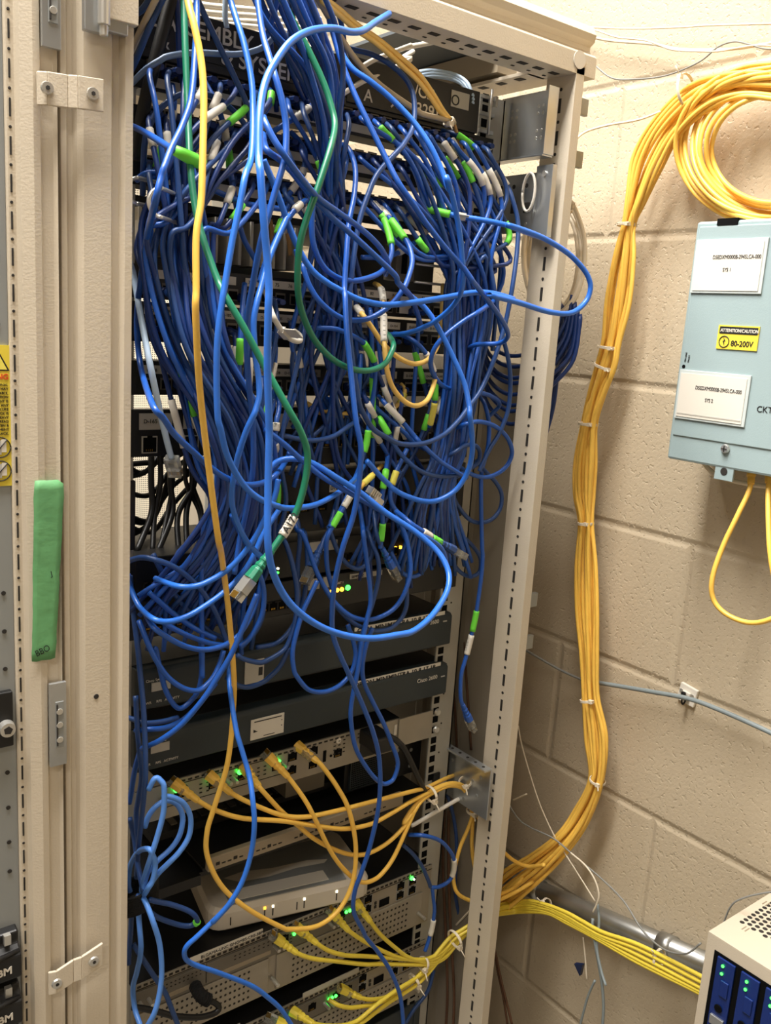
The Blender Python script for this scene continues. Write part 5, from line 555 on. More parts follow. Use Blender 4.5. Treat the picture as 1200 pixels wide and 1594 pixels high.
('patch_cable','blue_shaded', 2.6, 'blue patch cable with white sleeve from a left port of the sixth label row','cable','left cables of the sixth row, white sleeves','p','-383,-8,1547 -391,-30,1545 -394,-48,1534 -381,-60,1486 -358,-60,1425 -390,-50,1359 -407,-40,1310', [['label_sleeve', 1.751521735922746, 2.201521735922746]]),
('patch_cable','blue_shaded', 2.6, 'blue patch cable from a left port of the sixth label row','cable','left cables of the sixth row','p','-329,-8,1547 -339,-30,1544 -347,-49,1526 -359,-60,1476 -334,-60,1423 -360,-50,1350 -374,-40,1302', []),
('patch_cable','blue_shaded', 2.6, 'blue patch cable from a left port of the sixth label row','cable','left cables of the sixth row','p','-312,-8,1546 -322,-30,1543 -332,-49,1529 -349,-60,1494 -336,-60,1423 -346,-50,1366 -363,-40,1291', []),
('patch_cable','blue', 2.6, 'blue patch cable from a left port of the sixth label row','cable','left cables of the sixth row','p','-295,-8,1547 -305,-30,1544 -315,-49,1527 -336,-60,1487 -317,-60,1422 -328,-50,1353 -348,-40,1306', []),
('patch_cable','blue', 2.6, 'blue patch cable with white sleeve from a right port of the sixth label row','cable','right cables of the sixth row, white sleeves','p','-188,-8,1547 -202,-30,1545 -208,-48,1533 -150,-40,1469 -111,-40,1412 -98,-30,1296', [['label_sleeve', 2.3202899122091836, 2.7702899122091837]]),
('patch_cable','blue_shaded', 2.6, 'blue patch cable with white sleeve from a right port of the sixth label row','cable','right cables of the sixth row, white sleeves','p','-171,-8,1546 -184,-30,1544 -191,-48,1532 -143,-40,1480 -67,-40,1413 -76,-30,1320', [['label_sleeve', 2.045020464342888, 2.4950204643428884]]),
('patch_cable','blue_shaded', 2.6, 'blue patch cable from a right port of the sixth label row','cable','right cables of the sixth row','p','-135,-8,1547 -149,-30,1544 -156,-47,1531 -145,-41,1492 -157,-40,1404 -174,-30,1316', []),
('patch_cable','blue_shaded', 2.6, 'blue patch cable with white sleeve from a right port of the sixth label row','cable','right cables of the sixth row, white sleeves','p','-118,-8,1547 -132,-30,1545 -141,-48,1531 -141,-40,1472 -123,-40,1413 -91,-30,1296', [['label_sleeve', 2.5187194515514704, 2.9687194515514705]]),
('patch_cable','blue_slate_shaded', 2.6, 'blue patch cable with green tag from a right port of the sixth label row','cable','right cables of the sixth row, green tags','p','-65,-8,1547 -81,-30,1544 -97,-48,1523 -111,-41,1471 -147,-40,1420 -189,-30,1337', [['green_tag', 2.1675803783216216, 2.617580378321622]]),
('patch_cable','blue_shaded', 2.6, 'blue patch cable with white sleeve from a right port of the sixth label row','cable','right cables of the sixth row, white sleeves','p','-47,-8,1547 -63,-30,1544 -83,-48,1523 -111,-41,1470 -135,-40,1420 -125,-30,1335', [['label_sleeve', 1.7429094073081943, 2.1929094073081945]]),
('patch_cable','blue', 2.6, 'blue cable in the thick sheaf pouring in at the top centre','cable','sheaf at the top centre','','-358,-55,1923 -335,-55,1891 -293,-45,1860 -262,-36,1813 -248,-49,1745 -254,-40,1666 -205,-30,1578 -198,-20,1493', []),
('patch_cable','blue', 2.6, 'blue cable in the thick sheaf pouring in at the top centre','cable','sheaf at the top centre','','-377,-128,1902 -355,-127,1871 -332,-119,1841 -305,-107,1798 -259,-51,1743 -238,-40,1667 -263,-30,1577 -291,-20,1478', []),
('patch_cable','blue', 2.6, 'blue cable in the thick sheaf pouring in at the top centre','cable','sheaf at the top centre','','-385,-94,1907 -363,-94,1877 -312,-84,1850 -284,-74,1805 -269,-50,1742 -229,-40,1668 -196,-30,1579 -194,-20,1457', []),
('patch_cable','blue_slate_shaded', 2.6, 'blue cable in the thick sheaf pouring in at the top centre','cable','sheaf at the top centre','','-373,-121,1904 -352,-120,1873 -324,-111,1843 -293,-100,1801 -249,-51,1744 -237,-40,1668 -187,-30,1579 -177,-20,1501', []),
('patch_cable','blue_slate_shaded', 2.6, 'blue cable in the thick sheaf pouring in at the top centre','cable','sheaf at the top centre','','-342,-114,1914 -320,-113,1882 -305,-105,1849 -283,-93,1803 -250,-51,1744 -238,-40,1667 -235,-30,1578 -203,-20,1487', []),
('patch_cable','blue_slate_shaded', 2.6, 'blue cable in the thick sheaf pouring in at the top centre','cable','sheaf at the top centre','','-370,-91,1912 -348,-90,1880 -316,-81,1850 -288,-71,1805 -267,-50,1742 -270,-40,1665 -216,-30,1578 -277,-20,1483', []),
('patch_cable','blue_slate_shaded', 2.6, 'blue cable in the thick sheaf pouring in at the top centre','cable','sheaf at the top centre','','-329,-63,1929 -305,-63,1896 -270,-53,1864 -249,-44,1815 -260,-50,1743 -262,-40,1665 -235,-30,1578 -181,-20,1485', []),
('patch_cable','blue_slate_shaded', 2.6, 'blue cable in the thick sheaf pouring in at the top centre','cable','sheaf at the top centre','','-326,-79,1926 -302,-78,1893 -278,-69,1860 -265,-59,1810 -241,-50,1746 -264,-40,1665 -230,-30,1578 -272,-20,1448', []),
('patch_cable','blue', 2.6, 'blue cable in the thick sheaf pouring in at the top centre','cable','sheaf at the top centre','','-332,-100,1919 -309,-99,1887 -285,-90,1855 -268,-79,1807 -255,-50,1744 -255,-40,1666 -220,-30,1578 -262,-20,1500', []),
('patch_cable','blue_slate_shaded', 2.6, 'blue cable in the thick sheaf pouring in at the top centre','cable','sheaf at the top centre','','-355,-106,1912 -332,-105,1881 -300,-96,1851 -276,-85,1805 -256,-51,1743 -261,-40,1665 -260,-30,1577 -199,-20,1486', []),
('patch_cable','blue', 2.6, 'blue cable in the thick sheaf pouring in at the top centre','cable','sheaf at the top centre','','-279,-54,1944 -255,-53,1909 -243,-44,1871 -240,-35,1817 -251,-49,1744 -260,-40,1666 -212,-30,1578 -152,-20,1503', []),
('patch_cable','blue_slate_shaded', 2.6, 'blue cable in the thick sheaf pouring in at the top centre','cable','sheaf at the top centre','','-327,-117,1917 -304,-116,1885 -288,-108,1852 -283,-96,1803 -253,-51,1744 -251,-40,1666 -198,-30,1578 -203,-20,1497', []),
('patch_cable','blue', 2.6, 'blue cable in the thick sheaf pouring in at the top centre','cable','sheaf at the top centre','','-346,-111,1913 -324,-110,1882 -294,-101,1851 -283,-90,1804 -245,-51,1745 -245,-40,1667 -206,-30,1579 -272,-20,1501', []),
('patch_cable','blue', 2.6, 'blue cable in the thick sheaf pouring in at the top centre','cable','sheaf at the top centre','','-358,-122,1908 -335,-121,1877 -306,-112,1847 -292,-101,1801 -256,-51,1743 -227,-40,1668 -258,-30,1577 -214,-20,1494', []),
('patch_cable','blue', 2.6, 'blue cable in the thick sheaf pouring in at the top centre','cable','sheaf at the top centre','','-349,-68,1923 -326,-68,1890 -291,-58,1859 -265,-48,1811 -260,-50,1743 -274,-40,1664 -278,-30,1577 -166,-20,1490', []),
('patch_cable','blue_slate_shaded', 2.6, 'blue cable in the thick sheaf pouring in at the top centre','cable','sheaf at the top centre','','-375,-77,1914 -354,-77,1882 -315,-67,1853 -273,-57,1809 -249,-50,1744 -254,-40,1666 -282,-30,1576 -244,-20,1476', []),
('patch_cable','blue_shaded', 2.6, 'blue cable hanging in front of the lettered plate','cable','cables over the lettered plate','','-417,-30,1913 -416,-30,1876 -415,-28,1847 -396,-10,1827', []),
('patch_cable','blue_slate_shaded', 2.6, 'blue cable hanging in front of the lettered plate','cable','cables over the lettered plate','','-298,-23,1946 -297,-30,1904 -293,-29,1873 -253,-10,1826', []),
('patch_cable','blue_slate_shaded', 2.6, 'blue cable hanging in front of the lettered plate','cable','cables over the lettered plate','','-302,-26,1944 -301,-30,1903 -301,-29,1871 -257,-10,1826', []),
('patch_cable','blue_shaded', 2.6, 'blue cable hanging in front of the lettered plate','cable','cables over the lettered plate','','-317,-25,1941 -323,-30,1898 -319,-29,1867 -301,-10,1826', []),
('patch_cable','blue_shaded', 2.6, 'blue cable hanging in front of the lettered plate','cable','cables over the lettered plate','','-425,-34,1910 -420,-31,1875 -417,-28,1847 -404,-10,1827', []),
('mains_cable','black', 2.9820837408472993, 'black cord crossing the open gap behind the left cables','power cable','black cords in the open gap','','-442,60,1429 -395,80,1414 -356,99,1441 -308,100,1461', []),
('mains_cable','black', 2.823619852873683, 'black cord crossing the open gap behind the left cables','power cable','black cords in the open gap','','-442,60,1405 -391,80,1386 -355,100,1440 -307,100,1451', []),
('mains_cable','black', 2.812154496306295, 'black cord crossing the open gap behind the left cables','power cable','black cords in the open gap','','-442,60,1406 -400,80,1383 -356,99,1420 -307,100,1448', []),
('mains_cable','black', 2.546911856108883, 'black cord crossing the open gap behind the left cables','power cable','black cords in the open gap','','-442,60,1436 -396,80,1444 -357,99,1481 -309,100,1500', []),
('mains_cable','black', 2.682343426575884, 'black cord crossing the open gap behind the left cables','power cable','black cords in the open gap','','-442,60,1454 -402,80,1439 -357,99,1479 -309,100,1490', []),
('mains_cable','black', 3.2614914119592777, 'black cord crossing the open gap behind the left cables','power cable','black cords in the open gap','','-442,60,1454 -404,80,1451 -357,99,1452 -308,100,1483', []),
('mains_cable','black', 2.9733456072409874, 'black cord crossing the open gap behind the left cables','power cable','black cords in the open gap','','-442,60,1469 -404,80,1440 -357,99,1468 -309,100,1499', []),
('mains_cable','black', 2.8901051427996665, 'black cord crossing the open gap behind the left cables','power cable','black cords in the open gap','','-442,60,1393 -392,80,1371 -356,99,1398 -307,100,1446', []),
('mains_cable','black', 3.162496256665267, 'black cord crossing the open gap behind the left cables','power cable','black cords in the open gap','','-441,60,1369 -392,80,1383 -355,99,1434 -307,100,1427', []),
('mains_cable','black', 2.9394644562628685, 'black cord hanging down behind the clear plugs at left','power cable','black cords behind the clear plugs','','-334,80,1471 -347,70,1429 -340,59,1392 -362,30,1356', []),
('mains_cable','black', 2.621428555529432, 'black cord hanging down behind the clear plugs at left','power cable','black cords behind the clear plugs','','-351,80,1472 -355,70,1429 -342,59,1392 -355,30,1355', []),
('mains_cable','black', 3.3366058571982684, 'black cord hanging down behind the clear plugs at left','power cable','black cords behind the clear plugs','','-348,80,1472 -347,70,1429 -359,59,1394 -371,30,1357', []),
('mains_cable','black', 3.41994538927233, 'black cord hanging down behind the clear plugs at left','power cable','black cords behind the clear plugs','','-368,80,1472 -374,70,1430 -376,59,1396 -406,30,1360', []),
('mains_cable','black', 2.5546011845142385, 'black cord hanging down behind the clear plugs at left','power cable','black cords behind the clear plugs','','-366,80,1472 -371,70,1430 -382,59,1396 -404,30,1360', []),
('mains_cable','black', 3.122860217936071, 'black cord hanging down behind the clear plugs at left','power cable','black cords behind the clear plugs','','-383,80,1473 -386,70,1431 -397,59,1397 -412,30,1361', []),
('mains_cable','black', 3.468137518515362, 'black cord hanging down behind the clear plugs at left','power cable','black cords behind the clear plugs','','-393,80,1473 -397,70,1431 -401,59,1398 -430,30,1363', []),
('mains_cable','black', 3.4239189896675004, 'black cord hanging down behind the clear plugs at left','power cable','black cords behind the clear plugs','','-347,80,1472 -344,70,1429 -369,59,1394 -381,30,1358', []),
]
TIES = [
 ((-0.0378, -0.0400, 0.9985), 0.013, 0.011, (0.9947, 0.0000, 0.1029), 'white cable tie cinching the yellow cables and black cord at the rail'),
 ((0.0334, -0.0330, 0.9936), 0.01, 0.008, (0.5838, 0.0000, -0.8119), 'white cable tie with its tail standing up beside the lower strut'),
 ((0.0620, -0.0280, 0.9373), 0.012, 0.01, (0.1149, 0.0000, -0.9934), 'pale tie round the yellow cables where they drop behind the post'),
 ((-0.0152, -0.0300, 0.7180), 0.01, 0.009, (0.9310, 0.0000, -0.3650), 'white cable tie on the yellow cables of the perforated router'),
 ((-0.0283, -0.0280, 0.6947), 0.011, 0.01, (0.9356, -0.0000, 0.3530), 'clear tie around the lower yellow cables by the bottom router'),
 ((0.0344, -0.0400, 0.7442), 0.014, 0.013, (0.9809, 0.0000, 0.1945), 'pale tie around the joined yellow cables just inside the right post'),
 ((-0.0893, -0.0350, 1.8502), 0.007, 0.006, (0.8011, -0.0000, -0.5986), 'beige tie knot at the corner of the number sign'),
 ((0.2150, -0.0611, 1.7714), 0.012, 0.014, (0.0000, 0.0074, -1.0000), 'clear cable tie at the narrow neck of the yellow wall bundle'),
 ((0.2150, -0.0532, 1.6086), 0.016, 0.014, (0.0000, 0.0740, -0.9973), 'short white tie on the left edge of the yellow wall bundle'),
 ((0.2150, -0.0526, 1.5821), 0.017, 0.016, (0.0000, 0.2612, -0.9653), 'clear cable tie just below the short white one on the wall bundle'),
 ((0.2150, -0.0333, 1.4999), 0.014, 0.014, (0.0000, -0.0134, -0.9999), 'faint cable tie where the wall bundle swings left below the box level'),
 ((0.2150, -0.0487, 1.3575), 0.011, 0.012, (0.0000, -0.1395, -0.9902), 'clear cable tie on the yellow wall bundle above its bulging straight stretch'),
 ((0.2150, -0.0920, 1.1011), 0.014, 0.014, (0.0000, -0.3050, -0.9524), 'pale cable tie near the grey slanting cable on the yellow wall bundle'),
 ((0.2150, -0.1226, 0.9869), 0.011, 0.012, (0.0000, 0.1917, -0.9815), 'cable tie where the yellow wall bundle starts to curve back'),
 ((0.1900, -0.0751, 0.7601), 0.012, 0.011, (0.0000, -0.9621, 0.2728), 'pale tie on the yellow cables where they reach the conduit'),
 ((0.1900, -0.2758, 0.8014), 0.013, 0.012, (0.0000, -0.9915, 0.1301), 'pale tie on the yellow cables close to the drive box'),
 ((0.2150, -0.1285, 1.9301), 0.02, 0.018, (0.0000, -0.9872, 0.1593), 'clear tie on the yellow coil near its top left')]
STRAP_AT = (-0.4589, -0.0500, 1.0078)
BLOCK_AT = (-0.2046, -0.0900, 1.4324)
# ------------------------------------------------------------------ cables
def basis(t):
    t = Vector(t).normalized(); u = t.cross(Vector((0, 0, 1)))
    if u.length < .2: u = t.cross(Vector((1, 0, 0)))
    u.normalize(); v = u.cross(t)
    return Matrix((u, t, v)).transposed()      # local x = side, y = along, z = up
def boot_mb(p, t, m, r, big=False):
    # strain relief boot and moulded body: p = cable end, t = direction towards the plug
    mx = Matrix.Translation(p) @ basis(t).to_4x4(); mb = MB(); k = 1.15 if big else 1
    prof = [(-.004, .0033), (.0, .0037), (.004, .0036), (.005, .0044), (.007, .0044), (.008, .0038), (.010, .0038), (.011, .0048), (.013, .0048), (.014, .0042), (.016, .0056), (.026, .0062)]
    rings = []
    for y, w in prof:
        w *= k; h = w*.82
        rings.append([mx @ Vector((a*w, y*k, b*h)) for a, b in ((1, .5), (.5, 1), (-.5, 1), (-1, .5), (-1, -.5), (-.5, -1), (.5, -1), (1, -.5))])
    vs = [v for q in rings for v in q]; K = len(rings)
    fs = [(i*8+j, i*8+(j+1) % 8, i*8+8+(j+1) % 8, i*8+8+j) for i in range(K-1) for j in range(8)]+[tuple(range(8))[::-1], tuple(range(8*K-8, 8*K))]
    mb.add(vs, fs, m); return mb, p+Vector(t).normalized()*.026*k
def plug_mb(p, t, metal=False, s=1):
    mx = Matrix.Translation(p) @ basis(t).to_4x4(); mb = MB(); m = 'steel' if metal else 'plastic_clear'
    mb.box(-.0058*s, .0058*s, 0, .013*s, -.004*s, .0035*s, m, mx)
    mb.box(-.0055*s, .0055*s, .013*s, .0205*s, -.004*s, .0035*s, 'plastic_clear', mx)
    for i in range(8): mb.box((-.0042+i*.0011)*s, (-.0036+i*.0011)*s, .0145*s, .0206*s, .0034*s, .0038*s, 'gold', mx)
    c = mx.copy() @ Matrix.Rotation(R_(14), 4, 'X')
    mb.box(-.0022*s, .0022*s, .002*s, .019*s, -.0052*s, -.0044*s, 'plastic_clear', c)
    return mb
SLEEVES = {'green_tag': 'tag_green', 'label_sleeve': 'label_white', 'yellow_tag': 'tag_yellow', 'strain_relief': 'strap'}
def make_cable(rec):
    name, mt, r, label, cat, group, ends, ps, parts = rec
    P = np.array([[float(c) for c in q.split(',')] for q in ps.split(' ')])/1000
    r = r/1000
    Q = catmull(P, 8)
    keep = [0]
    for i in range(1, len(Q)):
        if np.linalg.norm(Q[i]-Q[keep[-1]]) > .0018: keep.append(i)
    Qs = Q[keep]
    boot = {'p': 'blue_shaded', 'Y': mt, 'y': mt, 'B': 'blue', 'b': 'blue_slate_shaded', 's': 'green', 'G': None, 'c': None, 'P': 'black'}.get(ends, None)
    has = bool(parts) or bool(ends)
    mb = MB(); mb.tube(Qs, r, mt, 8 if r < .0028 else 10)
    if not has:
        o = mb.build(name, None, loc=tuple(Q[len(Q)//2])); tag(o, label, cat, group); return o
    e = empty(name, label, cat, tuple(Q[0]), group)
    part(mb, 'jacket', e)
    for kind, a, b in parts:
        i0, i1 = int(a*8), max(int(b*8), int(a*8)+2)
        seg = Q[i0:i1+1]
        if len(seg) < 2: continue
        if kind == 'flag':
            p = Vector(seg[0]); q = Vector(seg[-1]); t = (q-p).normalized(); mxx = Matrix.Translation(p) @ basis(t).to_4x4()
            L = (q-p).length; f = MB(); f.box(-r*1.25, r*1.25, 0, L, -r*1.25, r*1.25, 'label_white', mxx); f.box(r*1.1, r*1.2+.015, -.002, max(L, .012), -.0004, .0004, 'label_white', mxx)
            part(f, 'flag_label', e)['label'] = 'folded white paper flag'
            continue
        f = MB()
        if kind == 'green_tag_big':
            seg = np.array([Q[-1]+(Q[-1]-Q[-3])/np.linalg.norm(Q[-1]-Q[-3])*s for s in (-.004, .006, .014, .024)])
            f.tube(seg, np.array([.0042, .0052, .0056, .0050]), 'tag_green', 10); part(f, 'green_sleeve', e)['label'] = 'bright green sleeve'
            continue
        f.tube(seg, r*(1.42 if kind != 'strain_relief' else 2.0), SLEEVES[kind], 10)
        if kind == 'label_sleeve' and len(seg) > 5:       # small print
            K = len(seg)
            for j in np.linspace(1, K-2, 6).astype(int):
                c = Vector(seg[j]); t = Vector(seg[min(j+1, K-1)]-seg[j-1]).normalized(); mxx = Matrix.Translation(c) @ basis(t).to_4x4()
                f.box(-r*.5, r*.45, -.0004, .0006, r*1.2, r*1.5, 'label_grey', mxx)
        if kind == 'strain_relief':
            for j in range(0, len(seg), 2): f.tube(seg[j:j+2] if j+1 < len(seg) else seg[j-1:j+1], r*2.2, 'strap', 10)
        part(f, kind, e)['label'] = {'green_tag': 'bright green tag', 'label_sleeve': 'white printed sleeve', 'yellow_tag': 'pale yellow tag', 'strain_relief': 'ribbed black strain relief'}[kind]
    def end_dir(at0): return Vector(Q[0]-Q[2]).normalized() if at0 else Vector(Q[-1]-Q[-3]).normalized()
    if ends == 'p':
        b, tip = boot_mb(Vector(Q[0])+Vector((0, -.016, -.002)), Vector((0, 1, .05)), 'blue_shaded', r); part(b, 'boot', e)
    elif ends == 'Y' or ends == 'y':
        at0 = 'leftmost' in label or ends == 'y' or 'long yellow' not in label
        p = Vector(Q[0] if at0 else Q[-1])
        if ends == 'Y':
            tgt = Vector((p.x-.004, .003, p.z)); 
            q1 = Vector(Q[8] if at0 else Q[-9]); t = (p-q1).normalized(); t = (t+Vector((-.1, .9, .2))).normalized()
            big = 'large' in label
            b, tip = boot_mb(q1.lerp(p, .15), (p-q1).normalized(), 'yellow_green' if big else mt, r, True)
            bo = part(b, 'boot', e, .0006); bo['label'] = 'ribbed yellow boot'
            part(plug_mb(p-(p-q1).normalized()*.004, (p-q1).normalized()), 'plug', bo)
        else:
            t = end_dir(True); b, tip = boot_mb(Vector(Q[0])-t*.02, t, mt, r, True); part(b, 'boot', e, .0006)
    elif ends and ends in 'Bbs':
        t = end_dir(False); b, tip = boot_mb(Vector(Q[-1])-t*.006, t, boot, r); bo = part(b, 'boot', e, .0004)
        part(plug_mb(tip, t, ends == 's'), 'plug', bo)['label'] = 'clear modular plug with gold contacts'
    elif ends == 'c':
        t = end_dir(False); part(plug_mb(Vector(Q[-1]), t, s=1.15), 'plug', e)['label'] = 'clear modular plug'
    elif ends == 'P':
        f = MB(); p = Q[0]; f.box(p[0]-.013, p[0]+.016, p[1]-.03, 0, p[2]-.012, p[2]+.010, 'black'); part(f, 'power_plug', e, .003)
    if 'A172' in label:
        a, b = parts[0][1], parts[0][2]; p0 = Vector(Q[int(a*8)]); p1 = Vector(Q[int(b*8)]); xa = (p0-p1).normalized()
        view = Vector((-.805, -.87, 1.62))-p0; view.normalize(); za = view.cross(xa).normalized(); n = xa.cross(za)
        L = (p0-p1).length; text('A172', .0085, p1+xa*.003-za*.003+n*.0045, (xa, za), 'ink', e, bold=.02)
    return e
for rec in CABLES: make_cable(rec)
# ------------------------------------------------------------------ the room
def struct(mb, name):
    o = mb.build(name); o['kind'] = 'structure'; return o
struct(MB().box(.26, .40, -2.6, 2.8, 0, 3.2, 'wall'), 'wall_right')
struct(MB().box(-3.2, .26, 2.6, 2.75, 0, 3.2, 'wall'), 'wall_back')
struct(MB().box(-3.34, -3.2, -2.6, 2.6, 0, 3.2, 'wall'), 'wall_left')
struct(MB().box(-3.2, .26, -2.74, -2.6, 0, 3.2, 'wall'), 'wall_front')
struct(MB().box(-3.34, .4, -2.74, 2.8, -.1, 0, 'floor_tile'), 'floor')
struct(MB().box(-3.34, .4, -2.74, 2.8, 3.2, 3.3, 'ceiling_tile'), 'ceiling')

# ------------------------------------------------------------------ lamps of the room
def fixture(x, y, w, d, power, label, size_y=None, col=(1, .965, .915)):
    e = empty('ceiling_light', label, 'ceiling light', (x, y, 3.2), 'ceiling lights')
    part(MB().box(x-w/2-.03, x+w/2+.03, y-d/2-.03, y+d/2+.03, 3.15, 3.2, 'white'), 'housing', e, .004)
    part(MB().box(x-w/2, x+w/2, y-d/2, y+d/2, 3.14, 3.15, 'lamp_panel'), 'diffuser', e)
    l = bpy.data.lights.new('lamp_glow', 'AREA'); l.shape = 'RECTANGLE'; l.size = w; l.size_y = d; l.energy = power; l.color = col; l.spread = R_(140)
    o = bpy.data.objects.new('lamp_glow', l); COL.objects.link(o); o.parent = e; o.location = (0, 0, -.065)
fixture(-.75, .34, 1.2, .3, LA, 'fluorescent ceiling light over the rear of the open cabinet')
fixture(-.80, -.30, 1.2, .3, LB, 'fluorescent ceiling light right above the front of the open cabinet')
fixture(-1.9, -1.6, 1.2, .3, LC, 'fluorescent ceiling light farther back above the aisle')

# ------------------------------------------------------------------ the open rack
rack = empty('server_rack', 'tall cream steel rack frame with its door removed, full of tangled cables', 'server rack', (-.2325, 0, 0))
# right front post: slotted inner face, front lip with groove, outer return
PR = [(.050, -.094), (.064, -.094), (.066, -.092), (.066, -.088), (.070, -.085), (.074, -.085), (.078, -.080), (.095, -.058), (.095, -.046), (.088, -.046), (.086, -.054), (.076, -.062), (.062, -.062), (.058, -.050), (.052, -.046), (.050, -.048)]
mb = MB(); mb.prism(PR, 0, 1.93, 'Z', 'cream')
z = .42
while z < 1.90:
    mb.box(.0494, .0502, -.0745, -.0705, z, z+.0165, 'slot_dark')
    mb.cyl((.0503, -.0725, z+.0265), (-1, 0, 0), .0021, .0009, 'slot_dark', 10)
    z += .0333 if False else .0365
part(mb, 'post', rack, .0012)['label'] = 'slotted front right post'
# left front post, wide and ribbed
def left_profile(x0, x1, s=1):
    w = x1-x0
    return [(x0, -.045), (x0, -.082), (x0+.004, -.084), (x0+.006, -.080), (x0+.010, -.080), (x0+.012, -.086), (x0+.016, -.090), (x0+.030, -.091), (x1-.018, -.091), (x1-.015, -.086), (x1-.010, -.086), (x1-.007, -.093), (x1, -.093), (x1, -.045)]
mb = MB(); mb.prism(left_profile(-.5445, -.4875), 0, 1.99, 'Z', 'cream')
mb.cyl((-.5185, -.0905, 1.262), (0, -1, 0), .0025, .0008, 'slot_dark', 12)
part(mb, 'post', rack, .001)['label'] = 'broad ribbed front left post'
for x in (-.53, .03):
    part(MB().box(x, x+.045, .86, .91, 0, 1.93, 'cream'), 'post', rack, .003)['label'] = 'rear post'
# top front rail: lip, groove, rounded cap, slotted underside
mb = MB()
PT = [(-.094, 1.921), (-.094, 1.944), (-.091, 1.947), (-.086, 1.947), (-.082, 1.953), (-.082, 1.958), (-.088, 1.962), (-.090, 1.970), (-.084, 1.980), (-.060, 1.984), (-.02, 1.984), (-.02, 1.975), (-.045, 1.960), (-.045, 1.921)]
mb.prism(PT, -.545, .083, 'X', 'cream')
x = -.53
while x < .05:
    mb.box(x, x+.013, -.078, -.070, 1.9204, 1.9212, 'slot_dark'); mb.box(x+.004, x+.009, -.060, -.057, 1.9204, 1.9212, 'slot_dark'); x += .0265
part(mb, 'top_rail', rack, .0015)
mb = MB(); mb.cyl((.052, -.0942, 1.936), (0, -1, 0), .010, .0012, 'plastic_white', 20); part(mb, 'plug_cap', rack)['label'] = 'pale round plug cap at the corner'
# side top beams with square holes
for sx, x0 in ((1, .045), (-1, -.545)):
    mb = MB(); mb.box(x0, x0+.035, -.05, .88, 1.925, 1.975, 'cream'); mb.box(x0-.028 if sx > 0 else x0+.035, x0 if sx > 0 else x0+.063, -.05, .88, 1.921, 1.925, 'cream')
    for k in range(26):
        y = -.03+k*.032
        if sx > 0: mb.box(x0-.0006, x0, y, y+.014, 1.937, 1.951, 'slot_dark'); mb.box(x0-.022, x0-.012, y, y+.012, 1.9205, 1.9212, 'slot_dark'); mb.cyl((x0+.0002, y+.022, 1.944), (-1, 0, 0), .002, .0008, 'slot_dark', 8)
    part(mb, 'side_beam', rack, .001)
mb = MB().box(-.545, .083, .86, .91, 1.925, 1.975, 'cream'); part(mb, 'rear_top_rail', rack, .002)
# roof: two steel sheets covering the right side of the rack top, the left stays open for the cables
part(MB().box(-.13, .045, .28, .62, 1.962, 1.966, 'roof_steel'), 'roof_sheet', rack)
part(MB().box(-.10, .045, .0, .277, 1.960, 1.964, 'roof_steel'), 'roof_sheet', rack)
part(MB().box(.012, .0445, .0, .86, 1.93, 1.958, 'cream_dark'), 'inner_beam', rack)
# mounting rails with square holes and open bracket tabs
def mount_rail(x0, x1, hx, side):
    mb = MB(); mb.box(x0, x1, 0, .0022, 0, 1.90, 'rail_paint'); 
    mb.box(x1-.0022 if side > 0 else x0, x1 if side > 0 else x0+.0022, 0, .045, 0, 1.90, 'rail_paint')
    z = .43; k = 0
    while z < 1.90:
        mb.box(hx-.0048, hx+.0048, -.0004, .0004, z-.0048, z+.0048, 'void')
        if k % 3 == 1: mb.cyl((hx+.012*side, .0004, z+.007), (0, -1, 0), .0013, .0009, 'slot_dark', 8)
        z += (.01588, .01588, .0127)[k % 3]; k += 1
    return mb
part(mount_rail(-.012, .030, -.0035, 1), 'mounting_rail', rack)['label'] = 'right mounting rail with square holes'
part(mount_rail(-.487, -.447, -.455, -1), 'mounting_rail', rack)['label'] = 'left mounting rail with square holes'
for x in (-.487, -.012): part(MB().box(x, x+.042, .70, .703, 0, 1.90, 'rail_paint'), 'rear_rail', rack)
# bare side panel behind the post, three shallow folds
mb = MB(); mb.box(.086, .089, -.015, .86, .05, 1.58, 'side_panel'); 
for y in (.04, .12, .46): mb.prism([(.086, y), (.083, y+.006), (.083, y+.020), (.086, y+.026)], .05, 1.58, 'Z', 'side_panel')
part(mb, 'side_panel', rack, .0008)
# shiny bracket plate, lower hinge plate, bottom strut between rail and frame
mb = MB(); mb.box(.036, .0375, -.080, .012, 1.829, 1.905, 'steel'); mb.box(.020, .0375, -.0815, -.0800, 1.829, 1.905, 'steel'); mb.box(.02, .0375, -.08, .012, 1.827, 1.829, 'steel')
for y in (-.012, -.056):
    for z in (1.884, 1.856):
        for a in (-.004, .004):
            for b in (-.004, .004): mb.cyl((.0362, y+a, z+b), (-1, 0, 0), .0021, .0007, 'chrome', 8)
part(mb, 'bracket', rack, .0005)['label'] = 'shiny steel bracket plate with drilled holes'
mb = MB(); mb.box(.036, .038, -.062, .014, 1.742, 1.812, 'steel'); mb.box(.030, .038, -.090, -.064, 1.735, 1.818, 'steel')
for y in (.0, -.022, -.044):
    mb.cyl((.0362, y, 1.798), (-1, 0, 0), .0028, .0007, 'slot_dark', 10); mb.cyl((.0362, y-.004, 1.752), (-1, 0, 0), .0024, .0007, 'chrome', 10)
    mb.box(.0352, .036, y-.008, y+.002, 1.766, 1.778, 'slot_dark')
mb.cyl((.0300, -.078, 1.808), (-1, 0, 0), .0035, .002, 'chrome', 12)
part(mb, 'bracket', rack, .0005)['label'] = 'punched steel bracket below the shiny plate'
mb = MB(); mb.box(.036, .038, -.078, .02, .955, 1.030, 'steel'); mb.box(.024, .038, -.078, .02, 1.030, 1.033, 'steel')
for k in range(6): mb.cyl((.031, .012-k*.016, 1.0328), (0, 0, 1), .0024, .0008, 'slot_dark', 8)
